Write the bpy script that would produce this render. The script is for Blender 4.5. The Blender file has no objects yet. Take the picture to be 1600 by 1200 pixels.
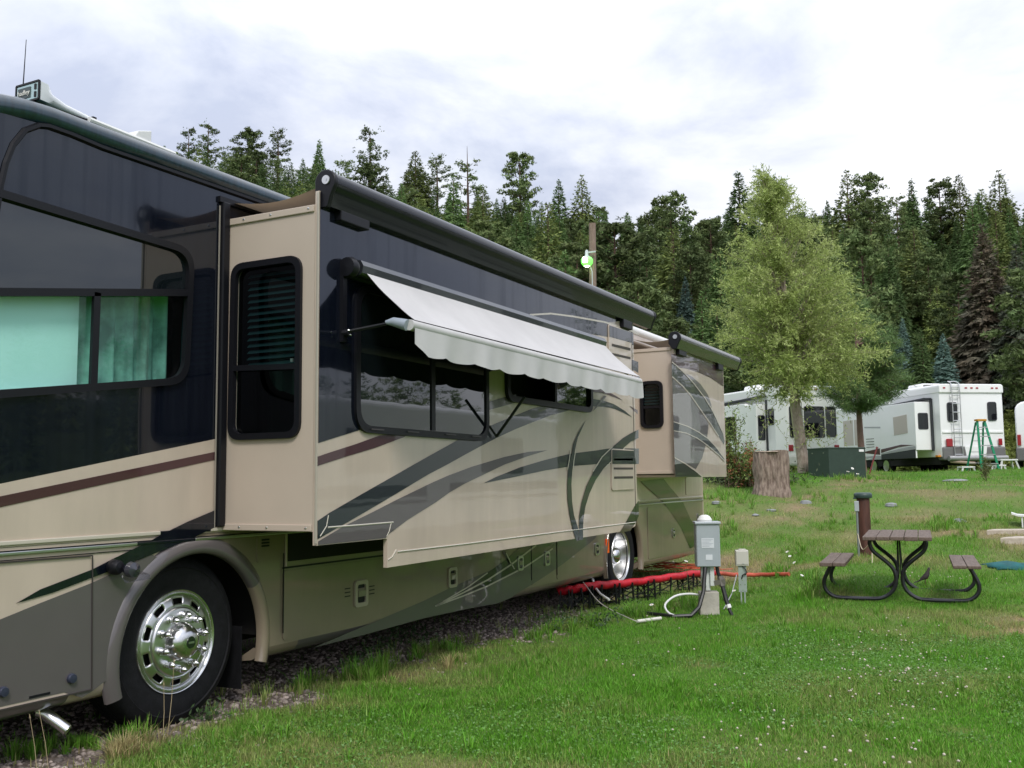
import bpy, bmesh, math, random
import numpy as np
from mathutils import Vector, Matrix
from mathutils.geometry import tessellate_polygon

random.seed(7)
RNG = np.random.default_rng(11)
SC = bpy.context.scene
COL = SC.collection
PI = math.pi

# ------------------------------------------------------------------ camera
# World frame: the motorhome's length runs along +Y, its visible side faces +X, z = 0 is the gravel it stands on.
F = 1544.7
YAW, PIT, ROL = math.radians(27.43), math.radians(5.578), math.radians(-0.6535)
CAM = Vector((0, 0, 1.43))
FW = Vector((-math.sin(YAW) * math.cos(PIT), math.cos(YAW) * math.cos(PIT), math.sin(PIT)))
R0 = Vector((math.cos(YAW), math.sin(YAW), 0))
U0 = R0.cross(FW)
RT = R0 * math.cos(ROL) + U0 * math.sin(ROL)
UP = -R0 * math.sin(ROL) + U0 * math.cos(ROL)
HF = Vector((-math.sin(YAW), math.cos(YAW), 0))      # level forward
HR = R0                                              # level right

cam = bpy.data.cameras.new('camera')
cam_o = bpy.data.objects.new('camera', cam)
COL.objects.link(cam_o)
m = Matrix((RT, UP, -FW)).transposed().to_4x4()
m.translation = CAM
cam_o.matrix_world = m
cam.sensor_fit = 'HORIZONTAL'
cam.sensor_width = 36
cam.lens = 36 * F / 1600
cam.clip_start = 0.1
cam.clip_end = 3000
SC.camera = cam_o

# ------------------------------------------------------------------ light
SUN_EL, SUN_AZ = math.radians(47), math.radians(140)   # azimuth from +Y towards +X
w = bpy.data.worlds.new('World')
SC.world = w
w.use_nodes = True
nt = w.node_tree
nt.nodes.clear()
N = nt.nodes.new
out = N('ShaderNodeOutputWorld')
sky = N('ShaderNodeTexSky')
sky.sky_type = 'NISHITA'
sky.sun_disc = False
sky.sun_elevation = SUN_EL
sky.sun_rotation = SUN_AZ
sky.air_density = 1.2
sky.dust_density = 2.0
bg1 = N('ShaderNodeBackground')
bg1.inputs['Strength'].default_value = 0.12
nt.links.new(sky.outputs[0], bg1.inputs['Color'])
tc = N('ShaderNodeTexCoord')
mp = N('ShaderNodeMapping')
mp.inputs['Scale'].default_value = (1.0, 1.0, 2.6)
nt.links.new(tc.outputs['Generated'], mp.inputs['Vector'])
n1 = N('ShaderNodeTexNoise')
n1.inputs['Scale'].default_value = 2.3
n1.inputs['Detail'].default_value = 7
n1.inputs['Roughness'].default_value = 0.57
n1.inputs['Distortion'].default_value = 0.35
nt.links.new(mp.outputs[0], n1.inputs['Vector'])
cr = N('ShaderNodeValToRGB')
e = cr.color_ramp.elements
e[0].position = 0.39; e[0].color = (0.43, 0.47, 0.585, 1)
e[1].position = 0.72; e[1].color = (0.93, 0.93, 0.97, 1)
x = e.new(0.53); x.color = (0.65, 0.675, 0.74, 1)
nt.links.new(n1.outputs['Fac'], cr.inputs['Fac'])
bg2 = N('ShaderNodeBackground')
bg2.inputs['Strength'].default_value = 1.0
nt.links.new(cr.outputs['Color'], bg2.inputs['Color'])
# overcast luminance rises smoothly from the horizon to the zenith
sxyz = N('ShaderNodeSeparateXYZ'); nt.links.new(tc.outputs['Generated'], sxyz.inputs[0])
ovc = N('ShaderNodeMapRange'); ovc.inputs['From Min'].default_value = 0; ovc.inputs['From Max'].default_value = 1
ovc.inputs['To Min'].default_value = 0.80; ovc.inputs['To Max'].default_value = 1.75
nt.links.new(sxyz.outputs['Z'], ovc.inputs['Value']); nt.links.new(ovc.outputs[0], bg2.inputs['Strength'])
n2 = N('ShaderNodeTexNoise')
n2.inputs['Scale'].default_value = 1.7
n2.inputs['Detail'].default_value = 5
nt.links.new(mp.outputs[0], n2.inputs['Vector'])
mr = N('ShaderNodeMapRange')
mr.inputs['From Min'].default_value = 0.36
mr.inputs['From Max'].default_value = 0.54
mr.inputs['To Min'].default_value = 0.80
mr.inputs['To Max'].default_value = 0.985
nt.links.new(n2.outputs['Fac'], mr.inputs['Value'])
mx = N('ShaderNodeMixShader')
nt.links.new(mr.outputs[0], mx.inputs['Fac'])
nt.links.new(bg1.outputs[0], mx.inputs[1])
nt.links.new(bg2.outputs[0], mx.inputs[2])
nt.links.new(mx.outputs[0], out.inputs['Surface'])

sl = bpy.data.lights.new('sun', 'SUN')
sl.energy = 1.5
sl.angle = math.radians(14)
sl.color = (1.0, 0.965, 0.91)
so = bpy.data.objects.new('sun', sl)
COL.objects.link(so)
sdir = Vector((math.sin(SUN_AZ) * math.cos(SUN_EL), math.cos(SUN_AZ) * math.cos(SUN_EL), math.sin(SUN_EL)))
so.rotation_euler = sdir.to_track_quat('Z', 'Y').to_euler()
so.location = (5, -5, 30)

vs = SC.view_settings
SC.display_settings.display_device = 'sRGB'
vs.view_transform = 'Standard'
vs.look = 'None'
vs.exposure = 0.44
vs.gamma = 1.0
try:
    vs.use_curve_mapping = False
except Exception:
    pass
SC.cycles.max_bounces = 8
SC.cycles.transparent_max_bounces = 12
SC.cycles.caustics_reflective = False
SC.cycles.caustics_refractive = False
SC.cycles.use_denoising = True

# ------------------------------------------------------------------ pixel helpers (photograph 1600 x 1200 -> points on real planes)
def ray(x, y):
    return FW + RT * ((x - 800) / F) + UP * ((600 - y) / F)
def onX(x, y, X):
    d = ray(x, y)
    return CAM + d * (X / d.x)
def onY(x, y, Y):
    d = ray(x, y)
    return CAM + d * (Y / d.y)
def onZ(x, y, Z):
    d = ray(x, y)
    return CAM + d * ((Z - CAM.z) / d.z)
def PX(pts, X):
    r = []
    for p in pts:
        q = onX(p[0], p[1], X)
        r.append((q.y, q.z))
    return r
def PY(pts, Y):
    r = []
    for p in pts:
        q = onY(p[0], p[1], Y)
        r.append((q.x, q.z))
    return r
def pix(p):
    d = Vector(p) - CAM
    k = d.dot(FW)
    if k <= 0.01:
        return None
    return (800 + F * d.dot(RT) / k, 600 - F * d.dot(UP) / k)

# ------------------------------------------------------------------ value noise in numpy
_LAT = np.random.default_rng(5).random((64, 64))
def vnoise(x, y, s):
    x = np.asarray(x, float) * s; y = np.asarray(y, float) * s
    xi = np.floor(x).astype(int); yi = np.floor(y).astype(int)
    fx = x - xi; fy = y - yi
    fx = fx * fx * (3 - 2 * fx); fy = fy * fy * (3 - 2 * fy)
    a = _LAT[xi % 64, yi % 64]; b = _LAT[(xi + 1) % 64, yi % 64]
    c = _LAT[xi % 64, (yi + 1) % 64]; d = _LAT[(xi + 1) % 64, (yi + 1) % 64]
    return (a * (1 - fx) + b * fx) * (1 - fy) + (c * (1 - fx) + d * fx) * fy
def fbm(x, y, s):
    return (vnoise(x, y, s) + 0.5 * vnoise(x + 17.3, y + 5.1, s * 2.1) + 0.25 * vnoise(x + 3.7, y + 41.0, s * 4.3)) / 1.75

# ------------------------------------------------------------------ terrain height
ZD = np.array([[0, 0], [9.5, 0], [11.5, .04], [13, .16], [15, .34], [20, .72], [24, 1.05], [28, 1.36], [31, 1.50], [36, 1.56], [60, 1.62], [75, 1.9]])
def ray_z(xp, row):
    return ray(xp, row).z
_rx = np.array([-3000, -900, 0, 220, 420, 600, 700, 850, 1000, 1150, 1300, 1450, 1600, 1900, 2400, 3400])
_rrow = np.array([560, 420, 282, 282, 298, 325, 358, 385, 405, 402, 392, 395, 395, 470, 580, 610])
_rd = np.array([200, 230, 270, 275, 275, 272, 265, 255, 245, 230, 215, 205, 200, 200, 190, 190])
_rz = np.array([CAM.z + d * ray_z(min(max(xx, 0), 1600), rr) for xx, rr, d in zip(_rx, _rrow, _rd)])
D0 = 72.0
def ground(x, y):
    x = np.asarray(x, float); y = np.asarray(y, float)
    d = x * HF.x + y * HF.y
    r = x * HR.x + y * HR.y
    rho = np.sqrt(x * x + y * y) + 1e-6
    z = np.interp(d, ZD[:, 0], ZD[:, 1])
    # level gravel pad under the motorhome
    pad = np.clip((x + 4.2) / 3.0, 0, 1)
    pad = pad * pad * (3 - 2 * pad)
    pad = np.maximum(pad, np.clip((y - 15.0) / 7.0, 0, 1))
    pad = np.maximum(pad, np.clip((-x - 8.0) / 6.0, 0, 1))
    z = z * pad
    bump = (fbm(x, y, 0.35) - 0.5) * 0.38 + (fbm(x + 9, y, 1.3) - 0.5) * 0.09
    z = z + bump * np.clip((d - 11) / 5, 0, 1) * np.clip((45 - d) / 12, 0.15, 1) * pad
    z = z + (fbm(x, y, 0.9) - 0.5) * 0.035 * np.clip((x + 4.6) / 0.8, 0, 1)
    # forested hill, ridge height by direction
    ang = np.arctan2(r, d)
    xp = 800 + F * np.tan(np.clip(ang, -1.25, 1.25))
    zr = np.interp(xp, _rx, _rz)
    dr = np.interp(xp, _rx, _rd)
    back = np.clip((np.abs(ang) - 1.25) / 0.6, 0, 1)
    zr = zr * (1 - back) + 12 * back
    dr = dr * (1 - back) + 200 * back
    dist = np.where(np.abs(ang) < 1.2, d, rho)
    t = (dist - D0) / (dr - D0)
    tt = np.clip(t, 0, 1)
    zh = 1.9 + (zr - 1.9) * (0.25 * tt + 0.75 * tt ** 1.25) - np.clip(t - 1, 0, 30) * (dr - D0) * 0.12
    zh = zh + (fbm(x, y, 0.03) - 0.5) * 5 * np.clip(tt * 4, 0, 1)
    return np.where(dist > D0, np.maximum(zh, -8), z)
def gz(x, y):
    return float(ground(np.array([x]), np.array([y]))[0])
def at(xp, row, D):
    """a point of the terrain seen in column xp at the depth D along the camera axis"""
    p = CAM + ray(xp, row) * D
    return Vector((p.x, p.y, gz(p.x, p.y)))

# ------------------------------------------------------------------ materials
MATS = {}
def mat(name, col, rough=0.5, metal=0.0, coat=0.0, coat_rough=0.03, spec=0.5, var=0.0, vscale=6.0, vstretch=(1, 1, 1),
        bump=0.0, bscale=40.0, wob=0.0, emit=None, estr=0.0, island=0.0, objrand=0.0, col2=None, attr=None, acol=None, trans=0.0, streak=0.0, stint=None):
    if name in MATS:
        return MATS[name]
    M = bpy.data.materials.new(name)
    M.use_nodes = True
    t = M.node_tree
    b = t.nodes['Principled BSDF']
    L = t.links.new
    b.inputs['Base Color'].default_value = (*col, 1)
    b.inputs['Roughness'].default_value = rough
    b.inputs['Metallic'].default_value = metal
    b.inputs['Coat Weight'].default_value = coat
    b.inputs['Coat Roughness'].default_value = coat_rough
    b.inputs['Specular IOR Level'].default_value = spec
    cur = None
    def rgb(c):
        n = t.nodes.new('ShaderNodeRGB'); n.outputs[0].default_value = (*c, 1); return n.outputs[0]
    def mixc(f, a, bb, mode='MIX'):
        n = t.nodes.new('ShaderNodeMix'); n.data_type = 'RGBA'; n.blend_type = mode
        if isinstance(f, float): n.inputs[0].default_value = f
        else: L(f, n.inputs[0])
        L(a, n.inputs[6]); L(bb, n.inputs[7]); return n.outputs[2]
    if var or col2 or island or objrand or attr:
        cur = rgb(col)
    if attr:
        a = t.nodes.new('ShaderNodeAttribute'); a.attribute_name = attr
        cur = mixc(a.outputs['Fac'], cur, rgb(acol))
    if col2 or var or bump or wob:
        tcn = t.nodes.new('ShaderNodeTexCoord')
        mpn = t.nodes.new('ShaderNodeMapping'); mpn.inputs['Scale'].default_value = vstretch
        L(tcn.outputs['Object'], mpn.inputs['Vector'])
    if col2 or var:
        nz = t.nodes.new('ShaderNodeTexNoise'); nz.inputs['Scale'].default_value = vscale; nz.inputs['Detail'].default_value = 5
        nz.inputs['Roughness'].default_value = 0.6
        L(mpn.outputs[0], nz.inputs['Vector'])
        mrn = t.nodes.new('ShaderNodeMapRange'); mrn.inputs['From Min'].default_value = 0.35; mrn.inputs['From Max'].default_value = 0.65
        L(nz.outputs['Fac'], mrn.inputs['Value'])
        if col2:
            cur = mixc(mrn.outputs[0], cur, rgb(col2))
        else:
            dk = tuple(c * (1 - var) for c in col); lt = tuple(min(1, c * (1 + var)) for c in col)
            cur = mixc(mrn.outputs[0], rgb(dk), rgb(lt))
    def scaleby(src, amt, cur):
        mm = t.nodes.new('ShaderNodeMapRange'); mm.inputs['To Min'].default_value = 1 - amt; mm.inputs['To Max'].default_value = 1 + amt
        L(src, mm.inputs['Value'])
        vm = t.nodes.new('ShaderNodeVectorMath'); vm.operation = 'SCALE'
        L(cur, vm.inputs[0]); L(mm.outputs[0], vm.inputs['Scale'])
        return vm.outputs[0]
    if island:
        g = t.nodes.new('ShaderNodeNewGeometry'); cur = scaleby(g.outputs['Random Per Island'], island, cur)
    if objrand:
        oi = t.nodes.new('ShaderNodeObjectInfo'); cur = scaleby(oi.outputs['Random'], objrand, cur)
    if cur is not None:
        L(cur, b.inputs['Base Color'])
    if bump:
        bn = t.nodes.new('ShaderNodeTexNoise'); bn.inputs['Scale'].default_value = bscale; bn.inputs['Detail'].default_value = 6
        L(mpn.outputs[0], bn.inputs['Vector'])
        bp = t.nodes.new('ShaderNodeBump'); bp.inputs['Strength'].default_value = bump; bp.inputs['Distance'].default_value = 0.02
        L(bn.outputs['Fac'], bp.inputs['Height']); L(bp.outputs[0], b.inputs['Normal'])
    if wob:
        bn = t.nodes.new('ShaderNodeTexNoise'); bn.inputs['Scale'].default_value = 1.6; bn.inputs['Detail'].default_value = 2
        L(tcn.outputs['Object'], bn.inputs['Vector'])
        bp = t.nodes.new('ShaderNodeBump'); bp.inputs['Strength'].default_value = wob; bp.inputs['Distance'].default_value = 0.02
        L(bn.outputs['Fac'], bp.inputs['Height'])
        L(bp.outputs[0], b.inputs['Normal']); L(bp.outputs[0], b.inputs['Coat Normal'])
    if streak:
        t2 = t.nodes.new('ShaderNodeTexCoord'); m2 = t.nodes.new('ShaderNodeMapping'); m2.inputs['Scale'].default_value = (9, 9, .35)
        L(t2.outputs['Object'], m2.inputs['Vector'])
        s2 = t.nodes.new('ShaderNodeTexNoise'); s2.inputs['Scale'].default_value = 1.6; s2.inputs['Detail'].default_value = 4; L(m2.outputs[0], s2.inputs['Vector'])
        r2 = t.nodes.new('ShaderNodeMapRange'); r2.inputs['From Min'].default_value = .50; r2.inputs['From Max'].default_value = .72
        r2.inputs['To Min'].default_value = coat_rough; r2.inputs['To Max'].default_value = coat_rough + streak
        L(s2.outputs['Fac'], r2.inputs['Value']); L(r2.outputs[0], b.inputs['Coat Roughness'])
        r3 = t.nodes.new('ShaderNodeMapRange'); r3.inputs['From Min'].default_value = .52; r3.inputs['From Max'].default_value = .74
        r3.inputs['To Min'].default_value = coat; r3.inputs['To Max'].default_value = coat * .55
        L(s2.outputs['Fac'], r3.inputs['Value']); L(r3.outputs[0], b.inputs['Coat Weight'])
    if stint:
        b.inputs['Specular Tint'].default_value = (*stint, 1)
    if emit:
        b.inputs['Emission Color'].default_value = (*emit, 1); b.inputs['Emission Strength'].default_value = estr
    if trans:
        tb = t.nodes.new('ShaderNodeBsdfTranslucent')
        if cur is not None: L(cur, tb.inputs['Color'])
        else: tb.inputs['Color'].default_value = (*col, 1)
        ms = t.nodes.new('ShaderNodeMixShader'); ms.inputs[0].default_value = trans
        L(b.outputs[0], ms.inputs[1]); L(tb.outputs[0], ms.inputs[2])
        L(ms.outputs[0], t.nodes['Material Output'].inputs['Surface'])
    MATS[name] = M
    return M
def glass(name, tint, ior=1.5, rough=0.0):
    if name in MATS:
        return MATS[name]
    M = bpy.data.materials.new(name); M.use_nodes = True
    t = M.node_tree; t.nodes.clear()
    o = t.nodes.new('ShaderNodeOutputMaterial'); mxs = t.nodes.new('ShaderNodeMixShader')
    tr = t.nodes.new('ShaderNodeBsdfTransparent'); tr.inputs[0].default_value = (*tint, 1)
    gl = t.nodes.new('ShaderNodeBsdfGlossy'); gl.inputs['Roughness'].default_value = rough
    fr = t.nodes.new('ShaderNodeFresnel')
    gb = t.nodes.new('ShaderNodeNewGeometry'); ib = t.nodes.new('ShaderNodeMapRange')      # a thin pane reflects alike from both sides
    ib.inputs['To Min'].default_value = ior; ib.inputs['To Max'].default_value = 1 / ior
    t.links.new(gb.outputs['Backfacing'], ib.inputs['Value']); t.links.new(ib.outputs[0], fr.inputs['IOR'])
    t.links.new(fr.outputs[0], mxs.inputs[0]); t.links.new(tr.outputs[0], mxs.inputs[1]); t.links.new(gl.outputs[0], mxs.inputs[2])
    t.links.new(mxs.outputs[0], o.inputs['Surface'])
    MATS[name] = M
    return M

CREAM = mat('cream_paint', (0.535, 0.44, 0.362), 0.35, coat=1.0, coat_rough=0.02, wob=0.12, var=0.07, vscale=1.5, vstretch=(2, 2, .6), streak=.06)
GOLD = mat('gold_tan_paint', (0.235, 0.188, 0.138), 0.35, coat=1.0, coat_rough=0.03, wob=0.10, var=0.06, vscale=2, streak=.08)
TAN = mat('tan_side_paint', (0.53, 0.44, 0.365), 0.45, coat=0.35, coat_rough=0.12, var=0.03, vscale=2)
BLACK = mat('black_paint', (0.003, 0.004, 0.009), 0.12, coat=0.75, coat_rough=0.02, wob=0.08, spec=0.35, stint=(.68, .78, .95), streak=.10, col2=(0.006, 0.008, 0.014), vscale=5, vstretch=(4, 4, 0.25))  # blue tint in base and specular stands in for reflected blue sky
NAVY = mat('navy_paint', (0.006, 0.011, 0.017), 0.3, coat=1.0, coat_rough=0.02, wob=0.10)
GREENBLACK = mat('green_black_paint', (0.006, 0.009, 0.007), 0.3, coat=1.0, coat_rough=0.02, wob=0.10)
TAUPE = mat('taupe_paint', (0.105, 0.091, 0.094), 0.35, coat=1.0, coat_rough=0.02, wob=0.10, var=0.04, vscale=3)
MAROON = mat('maroon_paint', (0.055, 0.014, 0.020), 0.35, coat=1.0, coat_rough=0.02, wob=0.10)
PIN = mat('pinstripe_paint', (0.55, 0.50, 0.42), 0.4, coat=0.8)
ROOFBLUE = mat('roof_paint', (0.010, 0.030, 0.046), 0.3, coat=0.6, coat_rough=0.08, var=0.3, vscale=8, vstretch=(6, 6, 1))
BTRIM = mat('black_trim', (0.007, 0.007, 0.010), 0.4, spec=0.3)
RUBBER = mat('tyre_rubber', (0.008, 0.008, 0.010), 0.7, spec=0.25, var=0.25, vscale=20, bump=0.15, bscale=60)
CHROME = mat('polished_aluminium', (0.72, 0.72, 0.72), 0.22, metal=1.0)
STEEL = mat('brushed_steel', (0.62, 0.62, 0.62), 0.3, metal=1.0)
DARKGLASS = mat('dark_window_glass', (0.006, 0.009, 0.011), 0.03, spec=0.6, coat=1.0, coat_rough=0.0, wob=0.06)
TEALGLASS = glass('teal_tinted_glass', (0.72, 0.98, 0.94))
SMOKEGLASS = glass('smoked_glass', (0.16, 0.27, 0.28))
DARKIN = mat('dark_interior', (0.012, 0.011, 0.010), 0.9)
WHITEPL = mat('white_plastic', (0.78, 0.78, 0.77), 0.4)
AWNFAB = mat('awning_fabric', (0.53, 0.515, 0.515), 0.8, var=0.05, vscale=3)
TOPFAB = mat('topper_fabric', (0.34, 0.27, 0.20), 0.8, var=0.05, vscale=4, trans=0.15)

# ------------------------------------------------------------------ mesh helpers
class MB:
    """collects shapes, then links them as one mesh object"""
    def __init__(s):
        s.v = []; s.f = []
    def add(s, vs, fs):
        n = len(s.v)
        s.v += [tuple(v) for v in vs]
        s.f += [tuple(i + n for i in f) for f in fs]
        return s
    def box(s, a, b, M=None):
        vs = [(x, y, z) for x in (a[0], b[0]) for y in (a[1], b[1]) for z in (a[2], b[2])]
        if M: vs = [M @ Vector(v) for v in vs]
        return s.add(vs, [(0, 1, 3, 2), (4, 6, 7, 5), (0, 4, 5, 1), (2, 3, 7, 6), (0, 2, 6, 4), (1, 5, 7, 3)])
    def bar(s, p, q, w, h=None, up=(0, 0, 1)):
        """rectangular bar from p to q"""
        p = Vector(p); q = Vector(q); h = h or w
        d = (q - p).normalized(); u = Vector(up)
        if abs(d.dot(u)) > 0.99: u = Vector((0, 1, 0))
        a = d.cross(u).normalized(); b = a.cross(d)
        vs = []
        for c in (p, q):
            for i, j in ((-1, -1), (1, -1), (1, 1), (-1, 1)):
                vs.append(c + a * (i * w / 2) + b * (j * h / 2))
        return s.add(vs, [(3, 2, 1, 0), (4, 5, 6, 7), (0, 1, 5, 4), (1, 2, 6, 5), (2, 3, 7, 6), (3, 0, 4, 7)])
    def tube(s, pts, r, n=8, caps=True, closed=False):
        pts = [Vector(p) for p in pts]
        rs = r if isinstance(r, (list, tuple)) else [r] * len(pts)
        k = len(pts); vs = []
        prev = None
        for i, p in enumerate(pts):
            if closed: d = pts[(i + 1) % k] - pts[i - 1]
            else: d = pts[min(i + 1, k - 1)] - pts[max(i - 1, 0)]
            d.normalize()
            if prev is None:
                u = Vector((0, 0, 1)) if abs(d.z) < 0.9 else Vector((1, 0, 0))
                a = d.cross(u).normalized()
            else:
                a = (prev - d * prev.dot(d)).normalized()
            prev = a; b = d.cross(a)
            for j in range(n):
                t = 2 * PI * j / n
                vs.append(p + (a * math.cos(t) + b * math.sin(t)) * rs[i])
        fs = []
        for i in range(k if closed else k - 1):
            i2 = (i + 1) % k
            for j in range(n):
                j2 = (j + 1) % n
                fs.append((i * n + j, i * n + j2, i2 * n + j2, i2 * n + j))
        if caps and not closed:
            fs.append(tuple(range(n))[::-1]); fs.append(tuple(range((k - 1) * n, k * n)))
        return s.add(vs, fs)
    def lathe(s, prof, c, axis='X', n=32, caps=False):
        """prof: (r, h) pairs; h along axis from c"""
        c = Vector(c); vs = []
        for r, h in prof:
            for j in range(n):
                t = 2 * PI * j / n
                if axis == 'X': v = Vector((h, r * math.cos(t), r * math.sin(t)))
                elif axis == 'Z': v = Vector((r * math.cos(t), r * math.sin(t), h))
                else: v = Vector((r * math.sin(t), h, r * math.cos(t)))
                vs.append(c + v)
        fs = []
        for i in range(len(prof) - 1):
            for j in range(n):
                j2 = (j + 1) % n
                fs.append((i * n + j, i * n + j2, (i + 1) * n + j2, (i + 1) * n + j))
        if caps:
            fs.append(tuple(range(n))[::-1]); fs.append(tuple(range((len(prof) - 1) * n, len(prof) * n)))
        return s.add(vs, fs)
    def plate(s, outline, to3, t, holes=(), sides=True):
        """flat polygon with holes; to3(a, b, depth) maps to 3D; front at depth 0, back at depth -t"""
        loops = [list(outline)] + [list(h) for h in holes]
        tri = tessellate_polygon([[Vector((a, b, 0)) for a, b in l] for l in loops])
        flat = [p for l in loops for p in l]
        n = len(flat)
        vs = [to3(a, b, 0) for a, b in flat]
        fs = [tuple(f) for f in tri]
        if t:
            vs += [to3(a, b, -t) for a, b in flat]
            fs += [tuple(i + n for i in f)[::-1] for f in tri]
            if sides:
                o = 0
                for l in loops:
                    k = len(l)
                    for i in range(k):
                        j = (i + 1) % k
                        fs.append((o + i, o + j, o + j + n, o + i + n))
                    o += k
        return s.add(vs, fs)
    def ring(s, outer, inner, to3, d0, d1):
        """frame between two outlines of equal count, front raised to d1, foot at d0"""
        n = len(outer)
        vs = [to3(a, b, d0) for a, b in outer] + [to3(a, b, d1) for a, b in outer]
        vs += [to3(a, b, d1) for a, b in inner] + [to3(a, b, d0) for a, b in inner]
        fs = []
        for i in range(n):
            j = (i + 1) % n
            for k in range(3):
                fs.append((k * n + i, k * n + j, (k + 1) * n + j, (k + 1) * n + i))
        return s.add(vs, fs)
    def extrude(s, prof, to3, caps=True):
        """prof polygon (a,b) swept: to3(a,b,0) .. to3(a,b,1)"""
        n = len(prof)
        vs = [to3(a, b, 0) for a, b in prof] + [to3(a, b, 1) for a, b in prof]
        fs = [(i, (i + 1) % n, (i + 1) % n + n, i + n) for i in range(n)]
        if caps:
            fs.append(tuple(range(n))[::-1]); fs.append(tuple(range(n, 2 * n)))
        return s.add(vs, fs)
    def build(s, name, material, parent=None, off=None, smooth=False, bevel=0.0, fix=True, label=None, auto=35):
        me = bpy.data.meshes.new(name)
        v = s.v
        if off is not None:
            ox, oy, oz = off
            v = [(a - ox, b - oy, c - oz) for a, b, c in v]
        me.from_pydata(v, [], s.f)
        if fix:
            bm = bmesh.new(); bm.from_mesh(me)
            bmesh.ops.recalc_face_normals(bm, faces=bm.faces)
            bm.to_mesh(me); bm.free()
        if material: me.materials.append(material)
        if smooth:
            me.shade_smooth()
            if auto < 180:
                me.set_sharp_from_angle(angle=math.radians(auto))
        o = bpy.data.objects.new(name, me)
        COL.objects.link(o)
        if parent: o.parent = parent
        if bevel:
            md = o.modifiers.new('bevel', 'BEVEL'); md.width = bevel; md.segments = 2; md.limit_method = 'ANGLE'
            md.angle_limit = math.radians(40)
        if label: o['label'] = label
        return o

def tag(o, label, cat, group=None, kind=None):
    if label: o['label'] = label
    if cat: o['category'] = cat
    if group: o['group'] = group
    if kind: o['kind'] = kind
    return o
def empty(name, loc=(0, 0, 0), rz=0.0):
    o = bpy.data.objects.new(name, None)
    o.empty_display_size = 0.2
    o.location = loc; o.rotation_euler = (0, 0, rz)
    COL.objects.link(o)
    return o
def part_empty(name, parent):
    o = bpy.data.objects.new(name, None)
    o.empty_display_size = 0.1
    COL.objects.link(o); o.parent = parent
    return o
def copy_obj(o, parent=None):
    c = o.copy(); COL.objects.link(c)
    if parent: c.parent = parent
    return c
def copy_tree(o, parent=None):
    c = copy_obj(o, parent)
    for ch in list(o.children):
        copy_tree(ch, c)
    return c
def np_obj(name, V, T, material, parent=None, attrs=None, smooth=False):
    """mesh from numpy vertex and triangle arrays"""
    me = bpy.data.meshes.new(name)
    nv, nf = len(V), len(T)
    k = T.shape[1]
    me.vertices.add(nv); me.loops.add(nf * k); me.polygons.add(nf)
    me.vertices.foreach_set('co', np.ascontiguousarray(V, np.float32).ravel())
    me.loops.foreach_set('vertex_index', np.ascontiguousarray(T, np.int32).ravel())
    me.polygons.foreach_set('loop_start', np.arange(0, nf * k, k, dtype=np.int32))
    me.polygons.foreach_set('loop_total', np.full(nf, k, np.int32))
    if attrs:
        for an, av in attrs.items():
            a = me.attributes.new(an, 'FLOAT', 'POINT')
            a.data.foreach_set('value', np.ascontiguousarray(av, np.float32))
    me.update(calc_edges=True)
    if smooth: me.shade_smooth()
    if material: me.materials.append(material)
    o = bpy.data.objects.new(name, me)
    COL.objects.link(o)
    if parent: o.parent = parent
    return o

def inset(poly, w):
    """offset a convex polygon inward by w"""
    n = len(poly)
    area = sum(poly[i][0] * poly[(i + 1) % n][1] - poly[(i + 1) % n][0] * poly[i][1] for i in range(n))
    sg = 1 if area > 0 else -1
    lines = []
    for i in range(n):
        a = Vector(poly[i]); b = Vector(poly[(i + 1) % n])
        d = (b - a).normalized(); nn = Vector((-d.y, d.x)) * sg
        lines.append((a + nn * w, d))
    res = []
    for i in range(n):
        p, d = lines[i - 1]; q, e2 = lines[i]
        den = d.x * e2.y - d.y * e2.x
        t = ((q.x - p.x) * e2.y - (q.y - p.y) * e2.x) / den
        res.append(tuple(p + d * t))
    return res
def rounded(poly, r, n=6):
    """round the corners of a convex polygon"""
    k = len(poly); res = []
    for i in range(k):
        p = Vector(poly[i]); a = Vector(poly[i - 1]); b = Vector(poly[(i + 1) % k])
        da = (a - p).normalized(); db = (b - p).normalized()
        rr = min(r, (a - p).length * 0.45, (b - p).length * 0.45)
        s0 = p + da * rr; s1 = p + db * rr
        for j in range(n + 1):
            t = j / n
            res.append(tuple(s0 * (1 - t) ** 2 + p * 2 * t * (1 - t) + s1 * t * t))
    return res

# ================================================================== MOTORHOME
XB, X1, X2 = -4.5, -3.755, -3.9
MH = (-5.775, 9.0, 0.0)
mh = tag(empty('motorhome', MH), 'large black and tan motorhome with two slide-outs and an open white window awning', 'motorhome')
def B(mb, name, material, parent=None, **k):
    return mb.build(name, material, parent or mh, off=MH, **k)
def pX(X):
    return lambda a, b, d: (X + d, a, b)
def pY(Y):
    return lambda a, b, d: (a, Y - d, b)
YF, YR = 2.1, 15.03            # front and rear end

# --- driver window outline (slanted, runs out of the picture to the left)
dwin = [(2.55, 1.78), (4.385, 2.035), (4.415, 2.87), (2.95, 2.915)]
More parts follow.
